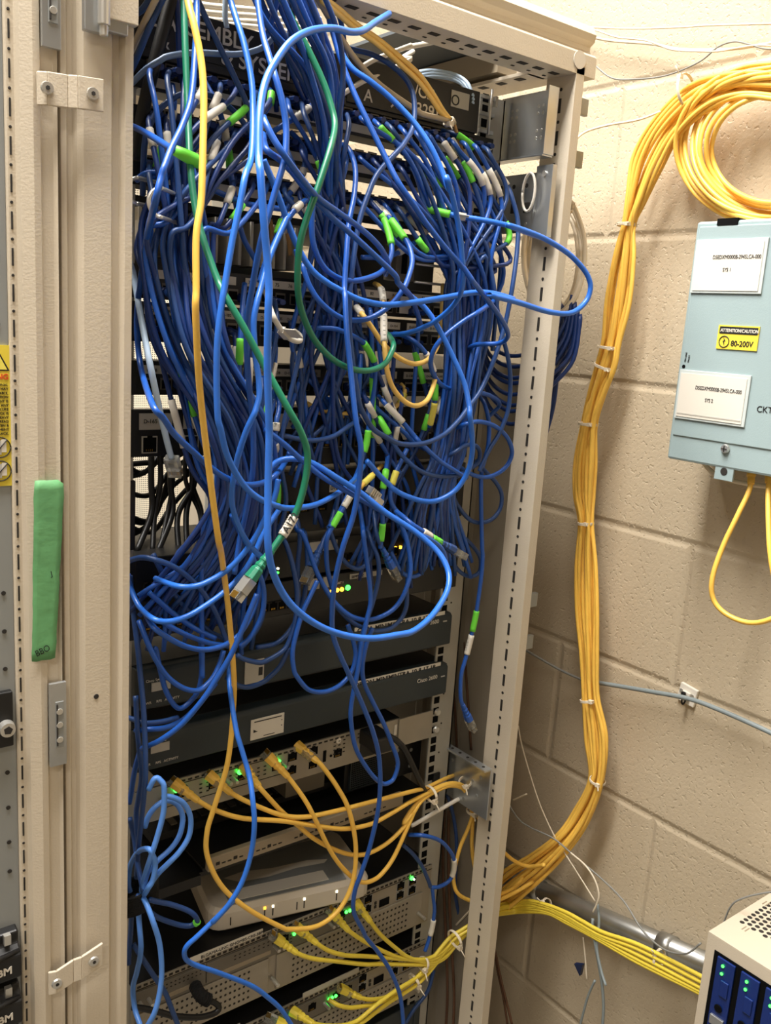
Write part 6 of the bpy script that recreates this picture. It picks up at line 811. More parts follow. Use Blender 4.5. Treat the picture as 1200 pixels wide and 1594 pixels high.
for y, z in ((-.0, 1.012), (-.02, .99), (-.045, 1.0), (-.055, .982), (-.03, .965), (-.06, 1.012)): mb.cyl((.0362, y, z), (-1, 0, 0), .0026, .0008, 'grey_panel', 10)
part(mb, 'bracket', rack, .0005)['label'] = 'perforated zinc strut low between rail and post'
def ring(c, ra, rb, r, a0=0, a1=2*math.pi, n=28, ax=('y', 'z')):
    o = []
    for i in range(n+1):
        t = a0+(a1-a0)*i/n; p = [c[0], c[1], c[2]]; p['xyz'.index(ax[0])] += ra*math.cos(t); p['xyz'.index(ax[1])] += rb*math.sin(t); o.append(p)
    return np.array(o)
o = MB().tube(ring((.022, -.062, 1.787), .010, .022, .0016), .0017, 'white', 8).build('cable_loop', loc=None); tag(o, 'white plastic cable loop fixed on the punched bracket', 'cable loop')
# panel catches on the outside of the right post
for z0 in (1.829, 1.186):
    mb = MB(); mb.box(.096, .103, -.056, -.050, z0, z0+.082, 'grey_panel'); mb.box(.096, .120, -.056, -.050, z0+.062, z0+.082, 'grey_panel'); mb.box(.096, .120, -.056, -.050, z0, z0+.020, 'grey_panel'); mb.box(.088, .097, -.055, -.051, z0+.01, z0+.07, 'grey_panel')
    part(mb, 'panel_catch', rack, .0008)
# door hinge remains at the top of the left post
mb = MB(); mb.box(-.531, -.512, -.100, -.093, 1.833, 1.93, 'steel'); mb.cyl((-.517, -.1045, 1.838), (0, 0, 1), .0050, .09, 'chrome', 16); mb.cyl((-.517, -.1045, 1.830), (0, 0, 1), .0036, .01, 'chrome', 12); mb.box(-.513, -.487, -.102, -.0935, 1.845, 1.95, 'cream'); mb.box(-.512, -.495, -.1, -.093, 1.836, 1.846, 'steel')
part(mb, 'hinge', rack, .0008)

# joining clips bolted over both cabinets
def clip(z, tilt, label):
    e = empty('joining_clip', label, 'metal clip', (-.54, -.095, z))
    mb = MB(); h = .0125
    pts = [(-.5665, -.0945), (-.560, -.099), (-.544, -.099), (-.537, -.102), (-.516, -.102)]
    for (xa, ya), (xb, yb) in zip(pts, pts[1:]):
        za, zb = z+(xa+.54)*tilt, z+(xb+.54)*tilt
        mb.add([(xa, ya, za-h), (xb, yb, zb-h), (xb, yb, zb+h), (xa, ya, za+h), (xa, ya+.003, za-h), (xb, yb+.003, zb-h), (xb, yb+.003, zb+h), (xa, ya+.003, za+h)],
               [(0, 1, 2, 3), (7, 6, 5, 4), (0, 4, 5, 1), (3, 2, 6, 7), (1, 5, 6, 2), (0, 3, 7, 4)], 'cream')
    part(mb, 'strap_plate', e, .0008)
    for x, y in ((-.5255, -.1025), (-.5605, -.0995)):
        zz = z+(x+.54)*tilt; s = MB(); s.cyl((x, y, zz), (0, -1, 0), .0052, .002, 'chrome', 18, .0045); s.cyl((x, y-.002, zz), (0, -1, 0), .0018, .0004, 'slot_dark', 6)
        part(s, 'screw', e)
clip(1.785, .06, 'cream metal clip joining the two cabinets near the top, under the hinge')
clip(.985, .33, 'cream metal clip joining the two cabinets near the bottom, tilted up to the right')

# ------------------------------------------------------------------ the neighbouring cabinet
nb = empty('server_cabinet', 'neighbouring cream cabinet at the left edge with slotted post', 'server cabinet', (-.62, 0, 0))
mb = MB(); mb.prism([(-.5875, -.045), (-.5875, -.080), (-.5862, -.0815), (-.5800, -.0815), (-.5780, -.088), (-.5690, -.092), (-.5630, -.090), (-.5610, -.086), (-.552, -.086), (-.5495, -.090), (-.5485, -.086), (-.5485, -.045)], 0, 1.99, 'Z', 'cream')
z = .45
while z < 1.98:
    mb.box(-.5846, -.5830, -.0822, -.0814, z, z+.014, 'slot_dark'); mb.cyl((-.5838, -.0812, z+.021), (0, -1, 0), .0013, .0009, 'slot_dark', 8); z += .0285
part(mb, 'post', nb, .0008)
mb = MB(); mb.box(-.90, -.5878, -.0785, -.049, 0, 1.97, 'grey_panel')
for z in (1.37, 1.335, 1.30, 1.23, 1.20, 1.165, 1.13, 1.10, 1.72, 1.66, 1.60): mb.cyl((-.596, -.0787, z), (0, -1, 0), .002, .0008, 'slot_dark', 10)
part(mb, 'inner_panel', nb)['label'] = 'grey metal strip with small holes'
for z0, z1, nm in ((1.815, 1.90, 'upper'), (1.203, 1.284, 'lower')):
    mb = MB(); mb.box(-.5625, -.5475, -.0945, -.0905, z0, z1, 'steel'); mb.box(-.5575, -.5500, -.0952, -.0944, z0+.018, z1-.018, 'grey_panel'); mb.box(-.5568, -.5555, -.0962, -.0944, z0+.02, z1-.02, 'slot_dark')
    for k in (.32, .5, .66): mb.cyl((-.554, -.0952, z0+(z1-z0)*k), (0, -1, 0), .003, .0012, 'chrome', 12)
    part(mb, 'strike_plate', nb, .0006)
mb = MB(); mb.box(-.62, -.5915, -.085, -.075, 1.228, 1.280, 'black'); part(mb, 'latch_block', nb, .001)['label'] = 'black latch block'
mb = MB(); mb.cyl((-.598, -.085, 1.247), (0, -1, 0), .0075, .007, 'chrome', 20, .0065); mb.cyl((-.598, -.092, 1.247), (0, -1, 0), .004, .0006, 'slot_dark', 5); part(mb, 'thumbscrew', nb)
# warning sticker
e = empty('warning_sticker', 'yellow warning sticker at the left picture edge of the neighbouring cabinet', 'sticker', (-.60, -.053, 1.53))
part(MB().box(-.640, -.5872, -.0800, -.0786, 1.465, 1.583, 'warn_yellow'), 'sheet', e)
mb = MB(); cx = -.5965
mb.add([(cx-.009, -.0803, 1.562), (cx+.009, -.0803, 1.562), (cx, -.0803, 1.579)], [(0, 1, 2)], 'ink'); mb.add([(cx-.007, -.0805, 1.563), (cx+.007, -.0805, 1.563), (cx, -.0805, 1.5765)], [(0, 1, 2)], 'tag_yellow'); mb.box(cx-.0005, cx+.0005, -.0809, -.0804, 1.5675, 1.573, 'ink'); mb.box(cx-.0005, cx+.0005, -.0809, -.0804, 1.5648, 1.566, 'ink')
part(mb, 'triangle_mark', e)
text('WARNING', .0062, (-.5885, -.0803, 1.555), '-Y', 'warn_red', e, bold=.03, align='RIGHT')
for i, q in enumerate(('PERSONAL', 'S RACK MAY', 'BE UNSTABLE,', 'BUT POSITION', 'EQUIPMENT IS', 'LOCKED FOR ANY', 'REASON. FAILURE', 'THE RACK IS', 'HEAVY', 'LOAD SPREAD', 'TIGHTEN &', 'EQUIPMENT', 'IN THE RACK.')): text(q, .0030, (-.5890, -.0803, 1.5495-i*.0034), '-Y', 'ink', e, align='RIGHT')
for zc in (1.498, 1.478):
    mb = MB(); mb.tube(ring((cx, -.0805, zc), .0085, .0085, 0, ax=('x', 'z')), .0005, 'ink', 5); mb.box(cx-.005, cx+.001, -.0808, -.0803, zc-.006, zc+.006, 'label_grey'); mb.box(cx+.001, cx+.005, -.0809, -.0804, zc-.004, zc+.007, 'label_white'); mb.tube(np.array([(cx-.0055, -.081, zc-.0065), (cx+.0055, -.081, zc+.0065)]), .0005, 'ink', 5); part(mb, 'pictogram', e)
# green masking tape
e = empty('masking_tape', 'strip of green masking tape with handwriting stuck on the cream cabinet post', 'tape', (-.56, -.096, 1.39))
mb = MB(); zs = np.linspace(1.308, 1.470, 22); vs = []; fs = []
for i, zz in enumerate(zs):
    t = i/21; xl = -.5770+.004*t+rnd.uniform(-.0003, .0003); xr = -.5565+.0085*min(1, t*1.1)+rnd.uniform(-.0004, .0004)
    if i == 21: xl += .001; 
    for k in range(6):
        u = k/5; x = xl+(xr-xl)*u; dz = (.0035 if (i == 21 and k == 5) else 0)*-1+rnd.uniform(-.0008, .0008)*(i in (0, 21)); y = -.0928-(.0012*math.sin(u*7+zz*80)*.5+.0006)
        vs.append((x, y, zz+dz))
for i in range(21):
    for k in range(5): a = i*6+k; fs.append((a, a+1, a+7, a+6))
mb.add(vs, fs, 'tape_green', True); o = part(mb, 'tape_strip', e); s = o.modifiers.new('thick', 'SOLIDIFY'); s.thickness = .0003
text('BBO', .0085, (-.5735, -.0946, 1.3125), '-Y', 'ink', e, tilt=.35, squash=.8, bold=-.005); text('J', .0065, (-.5600, -.0946, 1.385), '-Y', 'ink', e, tilt=.2)
# drive trays
for k, (z0, z1) in enumerate(((.995, 1.046), (.945, .990), (.895, .940))):
    e = empty('drive_tray', '%s of the black hot swap drives at the lower left edge' % ('topmost', 'middle', 'lowest')[k], 'disk drive', (-.62, -.06, z0))
    mb = MB(); mb.prism([(-.075, z0), (-.098, z0+.004), (-.098, z0+.028), (-.088, z0+.036), (-.088, z1-.004), (-.054, z1)], -.66, -.5915, 'X', 'black'); part(mb, 'bezel', e, .002)
    mb = MB(); mb.tube(np.array([(-.66, -.1, z0+.031), (-.62, -.102, z0+.033), (-.5935, -.094, z0+.030)]), .0022, 'black', 8); part(mb, 'handle', e)
    if k < 2: text('IBM', .0105, (-.6175, -.0986, z0+.012), '-Y', 'ink_white', e, bold=.03)
    mb = MB(); mb.box(-.606, -.600, -.094, -.089, z1-.012, z1-.002, 'chrome'); part(mb, 'latch', e)

# ------------------------------------------------------------------ equipment in the rack
def port(mb_x, z, w=.0125, h=.0105, y=-.001, parent=None, rim='steel', name='port'):
    m = MB(); x0, x1 = mb_x-w/2, mb_x+w/2
    m.box(x0-.0012, x1+.0012, y-.0008, y+.001, z-.0012, z+h+.0012, rim); m.box(x0, x1, y-.0012, y-.0006, z, z+h, 'void'); m.box(x0+w*.3, x1-w*.3, y-.0012, y-.0006, z+h, z+h+.0016, 'void')
    for i in range(4): m.box(x0+w*(.2+.15*i), x0+w*(.25+.15*i), y-.0014, y-.0011, z+.001, z+.003, 'gold')
    return part(m, name, parent)
def led(x, z, m, parent, r=.0018, y=-.002):
    return part(MB().cyl((x, y, z), (0, -1, 0), r, .0016, m, 12), 'led', parent)
def ears(mb, z0, z1, m='black'):
    mb.box(-.470, -.445, -.003, 0, z0, z1, m); mb.box(0, .012, -.003, 0, z0, z1, m)
# lettered plate of the top organiser
e = empty('cable_organiser', 'black plate lettered ASSEMBLY SYSTEMS at the top of the rack', 'cable organiser', (-.34, 0, 1.85))
mb = MB(); mb.box(-.470, -.215, -.010, -.006, 1.856, 1.896, 'black_plate'); mb.box(-.470, -.215, -.010, .05, 1.848, 1.856, 'black_plate'); part(mb, 'plate', e, .0008)
text('E ASSEMBLY', .021, (-.4420, -.0105, 1.8755), '-Y', 'ink_white', e, bold=.012); text('& SYSTEMS', .021, (-.3655, -.0105, 1.8580), '-Y', 'ink_white', e, bold=.012)
text('&', .018, (-.430, -.0105, 1.8585), '-Y', 'ink_white', e)
e = empty('name_sign', 'black plate with white number at the top right of the rack', 'sign', (-.09, 0, 1.85))
mb = MB(); mb.box(-.215, -.022, -.010, -.006, 1.852, 1.899, 'black_plate'); mb.box(-.215, -.022, -.006, .06, 1.848, 1.854, 'black_plate')
part(mb, 'plate', e, .0008)
text('/CD', .018, (-.123, -.0105, 1.8755), '-Y', 'ink_white', e, bold=.012); text('98   -3291', .018, (-.158, -.0105, 1.857), '-Y', 'ink_white', e, bold=.012); text('A', .018, (-.193, -.0105, 1.857), '-Y', 'ink_white', e, bold=.01)
mb = MB(); mb.box(-.068, -.040, -.0112, -.0102, 1.8745, 1.8925, 'label_grey'); part(mb, 'sticker', e)
text('O', .0165, (-.0685, -.0114, 1.8765), '-Y', 'ink', e)
# three rows of jacks under the plates, then three lower rows, built as 1U patch panels
def patch_panel(zs, up, nm, label, z0, z1, lab):
    e = empty('patch_bay', label, 'patch bay', (-.2225, 0, z0))
    mb = MB(); mb.box(-.445, 0, -.002, .03, z0, z1, 'black'); ears(mb, z0, z1); part(mb, 'faceplate', e, .0006)
    for g in range(4):
        x0 = -.438+g*.1112; st = MB()
        if nm in (2,) and g == 0: continue
        st.box(x0, x0+.100, -.0035, -.0022, zs-.0042, zs+.0042, 'label_white' if nm != 6 else 'label_grey'); part(st, 'label_strip', e)
        for i in range(6):
            t = lab(g*6+i)
            if t: text(t, .0052 if len(t) < 4 else .0042, (x0+.003+i*.0164, -.0037, zs-.0018), '-Y', 'ink', e)
    zj = zs+.008 if up else zs-.020
    for i in range(24):
        x = -.432+i*.0182+(i//6)*.003
        m = MB(); m.box(x-.0060, x+.0060, -.0032, -.0020, zj, zj+.0118, 'silver_dark'); m.box(x-.0048, x+.0048, -.0038, -.0030, zj+.0012, zj+.0095, 'void'); part(m, 'jack', e)
    return e
for k, (zs, z0, z1) in enumerate(((1.829, 1.8215, 1.8475), (1.788, 1.7795, 1.8065), (1.7435, 1.735, 1.762))):
    patch_panel(zs, True, k+1, '%s patch panel row under the lettered plates, crowded with blue plugs' % ('first', 'second', 'third')[k], z0, z1, lambda i: '')
for k, (zs, z0, z1) in enumerate(((1.654, 1.630, 1.662), (1.619, 1.588, 1.627), (1.5605, 1.535, 1.569))):
    patch_panel(zs, False, k+4, ('black patch panel row with numbers from 67 upward', 'black patch panel row with D labels just below the numbered row', 'black patch panel row with D labels above the bright gap')[k], z0, z1,
        (lambda i: str(67+i)) if k == 0 else ((lambda i: 'D-%03d' % (97+i)) if k == 1 else (lambda i: 'D-%d' % (120+i))))
# small square number cards
for x, s in ((-.224, '85'), (-.199, '86'), (-.120, '')):
    e = empty('number_card', 'small white number card %s' % {'85': 'reading 85 in the numbered patch row', '86': 'half hidden right of the card reading 85', '': 'blank, farther right in the numbered patch row'}[s], 'card', (x, -.006, 1.637))
    part(MB().box(x, x+.017, -.0062, -.0052, 1.634, 1.654, 'label_white'), 'card_sheet', e); 
    if s: text(s, .010, (x+.0025, -.0064, 1.640), '-Y', 'ink', e, bold=.01)
# wire ring managers at the left
def staple(x0, x1, z, h, y0, label):
    n = 10; P = [(x1, .0, z+h/2), (x1, y0, z+h/2)]
    P = [(x1, -.05, z+h/2)]+[(x0+.012, y0, z+h/2)]+[(x0+.012-.012*math.sin(t), y0, z+h/2*math.cos(t)) for t in np.linspace(.2, math.pi-.2, 9)]+[(x0+.012, y0, z-h/2), (x1, -.05, z-h/2)]
    o = MB().tube(catmull(P, 4), .0019, 'chrome', 8).build('wire_ring'); tag(o, label, 'wire ring')
staple(-.476, -.415, 1.710, .024, -.100, 'chrome wire cable ring around the left bundle')
staple(-.480, -.445, 1.722, .022, -.060, 'smaller chrome wire cable ring close to the left post')
for z in (1.693, 1.672):
    tag(MB().tube(np.array([(-.10, -.006, z), (-.02, -.006, z), (.005, -.004, z)]), .0016, 'chrome', 8).build('guide_bar'), '%s chrome guide bar by the right rail' % ('upper' if z > 1.68 else 'lower'), 'guide bar')
e = empty('jack_module', 'grey metal module with a dark slot above the white flag at centre right', 'module', (-.115, 0, 1.68))
mb = MB(); mb.box(-.128, -.10, -.004, .02, 1.672, 1.713, 'silver_dark'); part(mb, 'body', e, .001); mb = MB(); mb.box(-.120, -.112, -.0046, -.0038, 1.68, 1.703, 'void'); part(mb, 'slot', e)
# behind upper gap: added white strips standing in for its bright open slits
e = empty('bright_gap_strips', 'added white strips standing in for bright slits in the upper left cable gap', 'stand-in strips', (-.34, .05, 1.664))
mb = MB(); mb.box(-.43, -.02, .06, .30, 1.664, 1.672, 'black'); mb.box(-.43, -.02, .06, .30, 1.725, 1.733, 'black'); part(mb, 'frame', e)
for i in range(14):
    x = -.42+i*.0145; part(MB().box(x, x+.0035, .056, .28, 1.674, 1.722, 'white'), 'bright_strip', e)
part(MB().box(-.20, -.02, .055, .062, 1.664, 1.733, 'black'), 'front_cover', e)
# part filled panel at label 165
e = empty('patch_bay', 'short black panel with a large label D-165 and two grey jacks beside the clear plug', 'patch bay', (-.40, 0, 1.475))
mb = MB(); mb.box(-.470, -.366, -.002, .012, 1.472, 1.520, 'black'); part(mb, 'faceplate', e, .0006)
for x0, x1, s in ((-.442, -.407, 'D-165'), (-.394, -.372, 'D-166')):
    part(MB().box(x0, x1, -.0038, -.0022, 1.500, 1.5165, 'label_grey'), 'label_strip', e); text(s, .0058, (x0+.004, -.0040, 1.5065), '-Y', 'ink', e)
for x in (-.431, -.385): port(x, 1.477, .014, .015, -.003, e, 'label_grey', 'jack')
e = empty('patch_bay', 'black panel with a big white label reading 1 in the middle of the rack', 'patch bay', (-.20, 0, 1.475))
mb = MB(); mb.box(-.330, 0, -.002, .03, 1.455, 1.522, 'black'); mb.box(0, .012, -.003, 0, 1.455, 1.522, 'black'); part(mb, 'faceplate', e, .0006)
part(MB().box(-.279, -.254, -.006, -.0022, 1.498, 1.515, 'label_white'), 'label_strip', e); text('1', .014, (-.276, -.0064, 1.501), '-Y', 'ink', e, bold=.02); text('*', .010, (-.268, -.0064, 1.502), '-Y', 'ink', e)
for i in range(10): port(-.235+i*.023, 1.476, .013, .012, -.003, e, 'silver_dark', 'jack')
part(MB().box(-.217, -.206, -.020, -.0195, 1.425, 1.437, 'label_white'), 'paper_tag', e); text('D12', .006, (-.2165, -.0205, 1.428), '-Y', 'ink', e)
# black switches
def black_box(z0, z1, depth, name, label, cat, m='black', x0=-.445, y0=0, ear=True, tri=True):
    e = empty(name, label, cat, (-.2225, 0, z0)); mb = MB(); mb.box(x0, 0, y0-.002, depth, z0, z1, m)
    if ear: ears(mb, z0, z1, m)
    part(mb, 'chassis', e, .0012); return e
e = black_box(1.375, 1.448, .05, 'network_switch', 'black switch hidden behind the hanging cables above the paper labels', 'network switch', x0=-.33)
for i in range(12): port(-.315+i*.025, 1.40, .013, .012, -.003, e, 'slot_dark')
e = black_box(1.322, 1.365, .12, 'network_switch', 'black switch with three amber lights near the right rail', 'network switch')
for x in (-.0985, -.0905, -.0835): led(x, 1.342, 'led_amber', e, .0022)
part(MB().box(-.230, -.190, -.0035, -.0022, 1.350, 1.362, 'label_grey'), 'sticker', e)
part(MB().box(-.064, -.045, -.0035, -.0022, 1.326, 1.336, 'label_white'), 'sticker', e)
for i in range(6): port(-.17+i*.014, 1.332, .011, .010, -.003, e, 'slot_dark')
led(-.272, 1.335, 'led_white', e, .0014); led(-.272, 1.330, 'led_green', e, .0012); led(-.058, 1.333, 'led_white', e, .0010)
for i in range(14): port(-.43+i*.0115, 1.328, .009, .009, -.003, e, 'slot_dark')
e = black_box(1.276, 1.318, .14, 'network_switch', 'black switch with amber and green status lights in a row', 'network switch')
for i, x in enumerate((-.1935, -.1860, -.1790)): led(x, 1.2975, 'led_amber', e, .0026)
led(-.1700, 1.2985, 'led_green', e, .0034)
part(MB().box(-.229, -.213, -.0035, -.0022, 1.303, 1.3165, 'label_grey'), 'sticker', e); part(MB().box(-.208, -.192, -.0035, -.0022, 1.303, 1.3165, 'label_grey'), 'sticker', e); part(MB().box(-.168, -.118, -.0035, -.0022, 1.309, 1.3155, 'label_grey'), 'sticker', e)
text('SEMPBLIZ', .0045, (-.166, -.0038, 1.3105), '-Y', 'ink', e); text('PORT 1', .004, (-.190, -.0026, 1.305), '-Y', 'ink_white', e)
for i in range(16): port(-.43+i*.0118, 1.285, .0095, .009, -.003, e, 'slot_dark')
for tx, q in ((-.415, '8'), (-.398, '9'), (-.348, '5000')): text(q, .009, (tx, -.0026, 1.3035), '-Y', 'ink_white', e)
part(MB().cyl((-.005, -.003, 1.283), (0, -1, 0), .004, .003, 'chrome', 14), 'screw', e)
# two dark teal routers
def teal(z0, z1, label, lab):
    e = empty('router', label, 'router', (-.2225, 0, z0))
    mb = MB(); mb.prism([(-.014, z0+.002), (-.012, z0), (.30, z0), (.30, z1), (-.010, z1), (-.014, z1-.004)], -.445, 0, 'X', 'teal_black'); part(mb, 'chassis', e, .0015)
    mb = MB(); mb.box(-.445, 0, .004, .30, z1, z1+.0008, 'black'); part(mb, 'top_cover', e)
    part(MB().box(-.162, -.012, -.0115, -.0105, z1-.0045, z1+.0035, 'label_white'), 'label_strip', e)
    text(lab, .0078, (-.158, -.0118, z1-.0035), '-Y', 'ink', e, squash=1.25, bold=.02)
    part(MB().box(-.4305, -.4090, -.0153, -.0142, z0+.0205, z0+.0305, 'label_grey'), 'badge', e); text('Cisco Systems', .0042, (-.437, -.0145, z0+.0318), '-Y', 'ink_white', e)
    text('PWR     RPS   ACTIVITY', .0040, (-.439, -.0145, z0+.0068), '-Y', 'ink_white', e)
    part(MB().box(-.42, -.02, -.0005, .0, z0-.006, z0-.002, 'black'), 'foot_strip', e)
    part(MB().cyl((-.003, -.002, z0+.02), (0, -1, 0), .002, .0015, 'chrome', 10), 'screw', e)
    return e
e = teal(1.199, 1.244, 'dark teal router with a white strip label, upper of two alike', 'ONIA-MINIMINTRA 10 8 17 18')
text('2600', .0078, (-.040, -.0145, 1.2335), '-Y', 'ink_white', e, tilt=0); text('SERIES', .0026, (-.017, -.0145, 1.2335), '-Y', 'ink_white', e)
part(MB().box(-.318, -.293, -.0155, -.0142, 1.205, 1.233, 'label_grey'), 'sticker', e); part(MB().box(-.300, -.295, -.0160, -.0154, 1.213, 1.223, 'ink'), 'sticker_code', e)
e = teal(1.127, 1.171, 'dark teal router with a white oblong sticker, lower of two alike', 'ORION-MINIMINTRA 10 8 17 18')
text('Cisco 2600', .0078, (-.055, -.0145, 1.1535), '-Y', 'ink_white', e); text('SERIES', .0026, (-.0125, -.0145, 1.1535), '-Y', 'ink_white', e)
part(MB().box(-.3075, -.262, -.0152, -.0142, 1.1325, 1.1585, 'label_white'), 'sticker', e, .0015)
mb = MB(); mb.box(-.303, -.266, -.0156, -.0151, 1.1545, 1.1556, 'ink'); mb.box(-.290, -.275, -.0156, -.0151, 1.1350, 1.1357, 'ink'); mb.add([(-.304, -.0156, 1.142), (-.298, -.0156, 1.1425), (-.304, -.0156, 1.146)], [(0, 1, 2)], 'ink'); mb.cyl((-.2655, -.0152, 1.150), (0, -1, 0), .0007, .0004, 'ink', 8); mb.cyl((-.2655, -.0152, 1.143), (0, -1, 0), .0007, .0004, 'ink', 8); part(mb, 'sticker_print', e)
# silver router
def vents(mb, x0, x1, z0, z1, nx, nz, m='slot_dark', y=-.0026, w=.5, h=.32):
    for i in range(nx):
        for j in range(nz):
            x = x0+(x1-x0)*(i+.25)/nx; z = z0+(z1-z0)*(j+.3)/nz; dx = (x1-x0)/nx*w; dz = (z1-z0)/nz*h
            mb.add([(x+dx*.2, y, z), (x+dx*.8, y, z), (x+dx, y, z+dz/2), (x+dx*.8, y, z+dz), (x+dx*.2, y, z+dz), (x, y, z+dz/2)], [(0, 1, 2, 3, 4, 5)], m)
def screw(x, z, e, y=-.002, l=.012, r=.0026): part(MB().cyl((x, y, z), (0, -1, 0), r, l, 'chrome', 12, r*.9), 'thumbscrew', e)
e = empty('router', 'silver router with five yellow cables plugged along its front', 'router', (-.24, 0, 1.056))
mb = MB(); mb.box(-.412, -.069, -.002, .29, 1.056, 1.101, 'silver_case'); mb.box(-.412, -.069, .0, .29, 1.101, 1.1018, 'black'); mb.box(-.470, -.412, -.003, 0, 1.058, 1.099, 'grey_panel')
for i in range(30): mb.box(-.405+i*.0085, -.400+i*.0085, -.0026, -.0018, 1.0965, 1.0985, 'slot_dark')
vents(mb, -.368, -.350, 1.074, 1.090, 2, 3); vents(mb, -.330, -.312, 1.074, 1.090, 2, 3); vents(mb, -.292, -.274, 1.074, 1.090, 2, 3)
mb.box(-.412, -.262, -.0026, -.0018, 1.0945, 1.0952, 'slot_dark'); mb.box(-.412, -.246, -.0026, -.0018, 1.0700, 1.0706, 'slot_dark'); mb.box(-.246, -.2455, -.0026, -.0018, 1.060, 1.097, 'slot_dark')
vents(mb, -.180, -.158, 1.074, 1.096, 3, 4, w=.6); vents(mb, -.150, -.120, 1.088, 1.0985, 4, 2)
part(mb, 'chassis', e)
part(MB().box(-.072, -.012, -.0042, -.0022, 1.061, 1.101, 'silver_case'), 'mounting_ear', e)
for z in (1.070, 1.096): part(MB().cyl((-.0035, -.003, z), (0, -1, 0), .0055, .003, 'chrome', 18, .004), 'screw', e)
for x in (-.390, -.347, -.309, -.262): port(x, 1.077, parent=e)
for x, z in ((-.239, 1.0835), (-.239, 1.0655), (-.208, 1.0835), (-.208, 1.0655), (-.170, 1.071)): port(x, z, parent=e)
for x in (-.392, -.349, -.311, -.264): led(x-.003, 1.090, 'led_green', e, .0033, -.004); led(x+.004, 1.090, 'led_green', e, .0020, -.004)
for x in (-.413, -.330, -.322, -.253): screw(x, 1.083, e)
part(MB().box(-.193, -.189, -.0032, -.0018, 1.070, 1.085, 'void'), 'usb_slot', e)
part(MB().cyl((-.181, -.002, 1.0755), (0, -1, 0), .0018, .0008, 'void', 10), 'power_jack', e)
part(MB().cyl((-.170, -.002, 1.0935), (0, -1, 0), .0038, .0006, 'label_white', 14), 'badge', e)
mb = MB(); mb.box(-.135, -.092, -.004, -.0018, 1.060, 1.087, 'black'); part(mb, 'power_inlet', e, .001)
mb = MB(); mb.box(-.079, -.0745, -.003, -.0018, 1.079, 1.094, 'label_white'); part(mb, 'sticker', e)
# dark power units and shelf gear beneath
e = black_box(.993, 1.050, .34, 'power_unit', 'black mesh fronted power unit under the right end of the silver router', 'power unit', x0=-.135, y0=.03, ear=False)
mb = MB(); mb.box(-.128, -.075, .024, .028, 0.998, 1.045, 'teal_black'); 
for i in range(18):
    for j in range(14): mb.box(-.126+i*.0029, -.1245+i*.0029, .0232, .0242, 1.0+j*.0031, 1.0015+j*.0031, 'void')
part(mb, 'mesh_front', e)
for x, z in ((-.045, 1.035), (-.045, 1.012), (-.02, 1.03), (-.02, 1.005)): part(MB().cyl((x, .028, z), (0, -1, 0), .0028, .001, 'grey_panel', 10), 'screw', e)
part(MB().box(-.225, -.165, .032, .12, 1.012, 1.050, 'silver_dark'), 'bracket_plate', e)
e = empty('equipment_shelf', 'black shelf with a dull printed strip along its lip under the silver router', 'shelf', (-.22, 0, .965))
mb = MB(); mb.box(-.445, 0, .003, .40, .962, .968, 'black'); mb.box(-.445, -.36, -.002, .003, .955, .968, 'black'); ears(mb, .955, 1.0); part(mb, 'tray', e)
mb = MB(); mb.box(-.355, -.06, -.010, -.002, .974, .992, 'cream_dark'); mb.box(-.358, -.06, -.002, .12, .972, .976, 'black'); part(mb, 'printed_lip', e, .001)['label'] = 'dull brown printed strip'
mb = MB()
for i in range(34):
    if i % 7 < 5: mb.box(-.345+i*.0078, -.340+i*.0078, -.0104, -.0098, .980, .9815+.0025*(i % 3 == 0), 'slot_dark')
part(mb, 'print', e)
mb = MB(); mb.box(-.40, -.07, .05, .30, .995, 1.004, 'black')
for i in range(22): mb.box(-.37+i*.0135, -.362+i*.0135, .06, .13, 1.004, 1.006, 'silver_dark' if i % 4 == 0 else 'slot_dark')
part(mb, 'grille', e)
e = black_box(.905, .952, .36, 'network_switch', 'black switch with rows of empty ports above the white access point', 'network switch', y0=.125, ear=False)
for i in range(20): port(-.42+i*.0205, .918, .014, .012, .122, e, 'slot_dark')
for i in range(20): port(-.42+i*.0205, .935, .014, .010, .122, e, 'slot_dark')
# white access point, resting slightly skewed on the perforated router
ap = empty('access_point', 'white access point box with small lit marks lying on the perforated router', 'access point', (-.225, .03, .8555)); 
MXA = Matrix.Translation((-.222, .004, .8557)) @ Matrix.Rotation(R_(-12), 4, 'Z')
W = .112; prof = []
def rr(w, d, r, n=5):
    o = []
    for cx, cy, a in ((w-r, d-r, 0), (-w+r, d-r, 90), (-w+r, -d+r, 180), (w-r, -d+r, 270)):
        for k in range(n): t = R_(a+90*k/(n-1)); o.append((cx+r*math.cos(t), cy+r*math.sin(t)))
    return o
mb = MB(); lay = [(W-.004, .060, 0), (W, .064, .004), (W, .064, .026), (W-.004, .060, .033), (W-.012, .052, .0345)]
vs = []
for w, d, z in lay: vs += [MXA @ Vector((x, y+.064, z)) for x, y in rr(w, d, .018)]
n = 20; fs = [(i*n+j, i*n+(j+1) % n, (i+1)*n+(j+1) % n, (i+1)*n+j) for i in range(len(lay)-1) for j in range(n)]+[tuple(range(n))[::-1], tuple(range((len(lay)-1)*n, len(lay)*n))]
mb.add(vs, fs, 'plastic_white'); part(mb, 'housing', ap, .0008)
part(MB().box(-.085, .075, .004, .105, .0340, .0350, 'grey_panel', MXA), 'top_panel', ap)['label'] = 'greyer top panel'
tp = [c for c in ap.children if c.name.startswith('top_panel')][0]; part(MB().box(-.075, .052, .010, .032, .0350, .0356, 'label_white', MXA), 'label_strip', tp)
mb = MB(); pts = [(-.06, .045), (-.02, .043), (.02, .049), (.06, .047), (.068, .054), (.04, .061), (-.01, .060), (-.05, .066), (-.078, .060)]
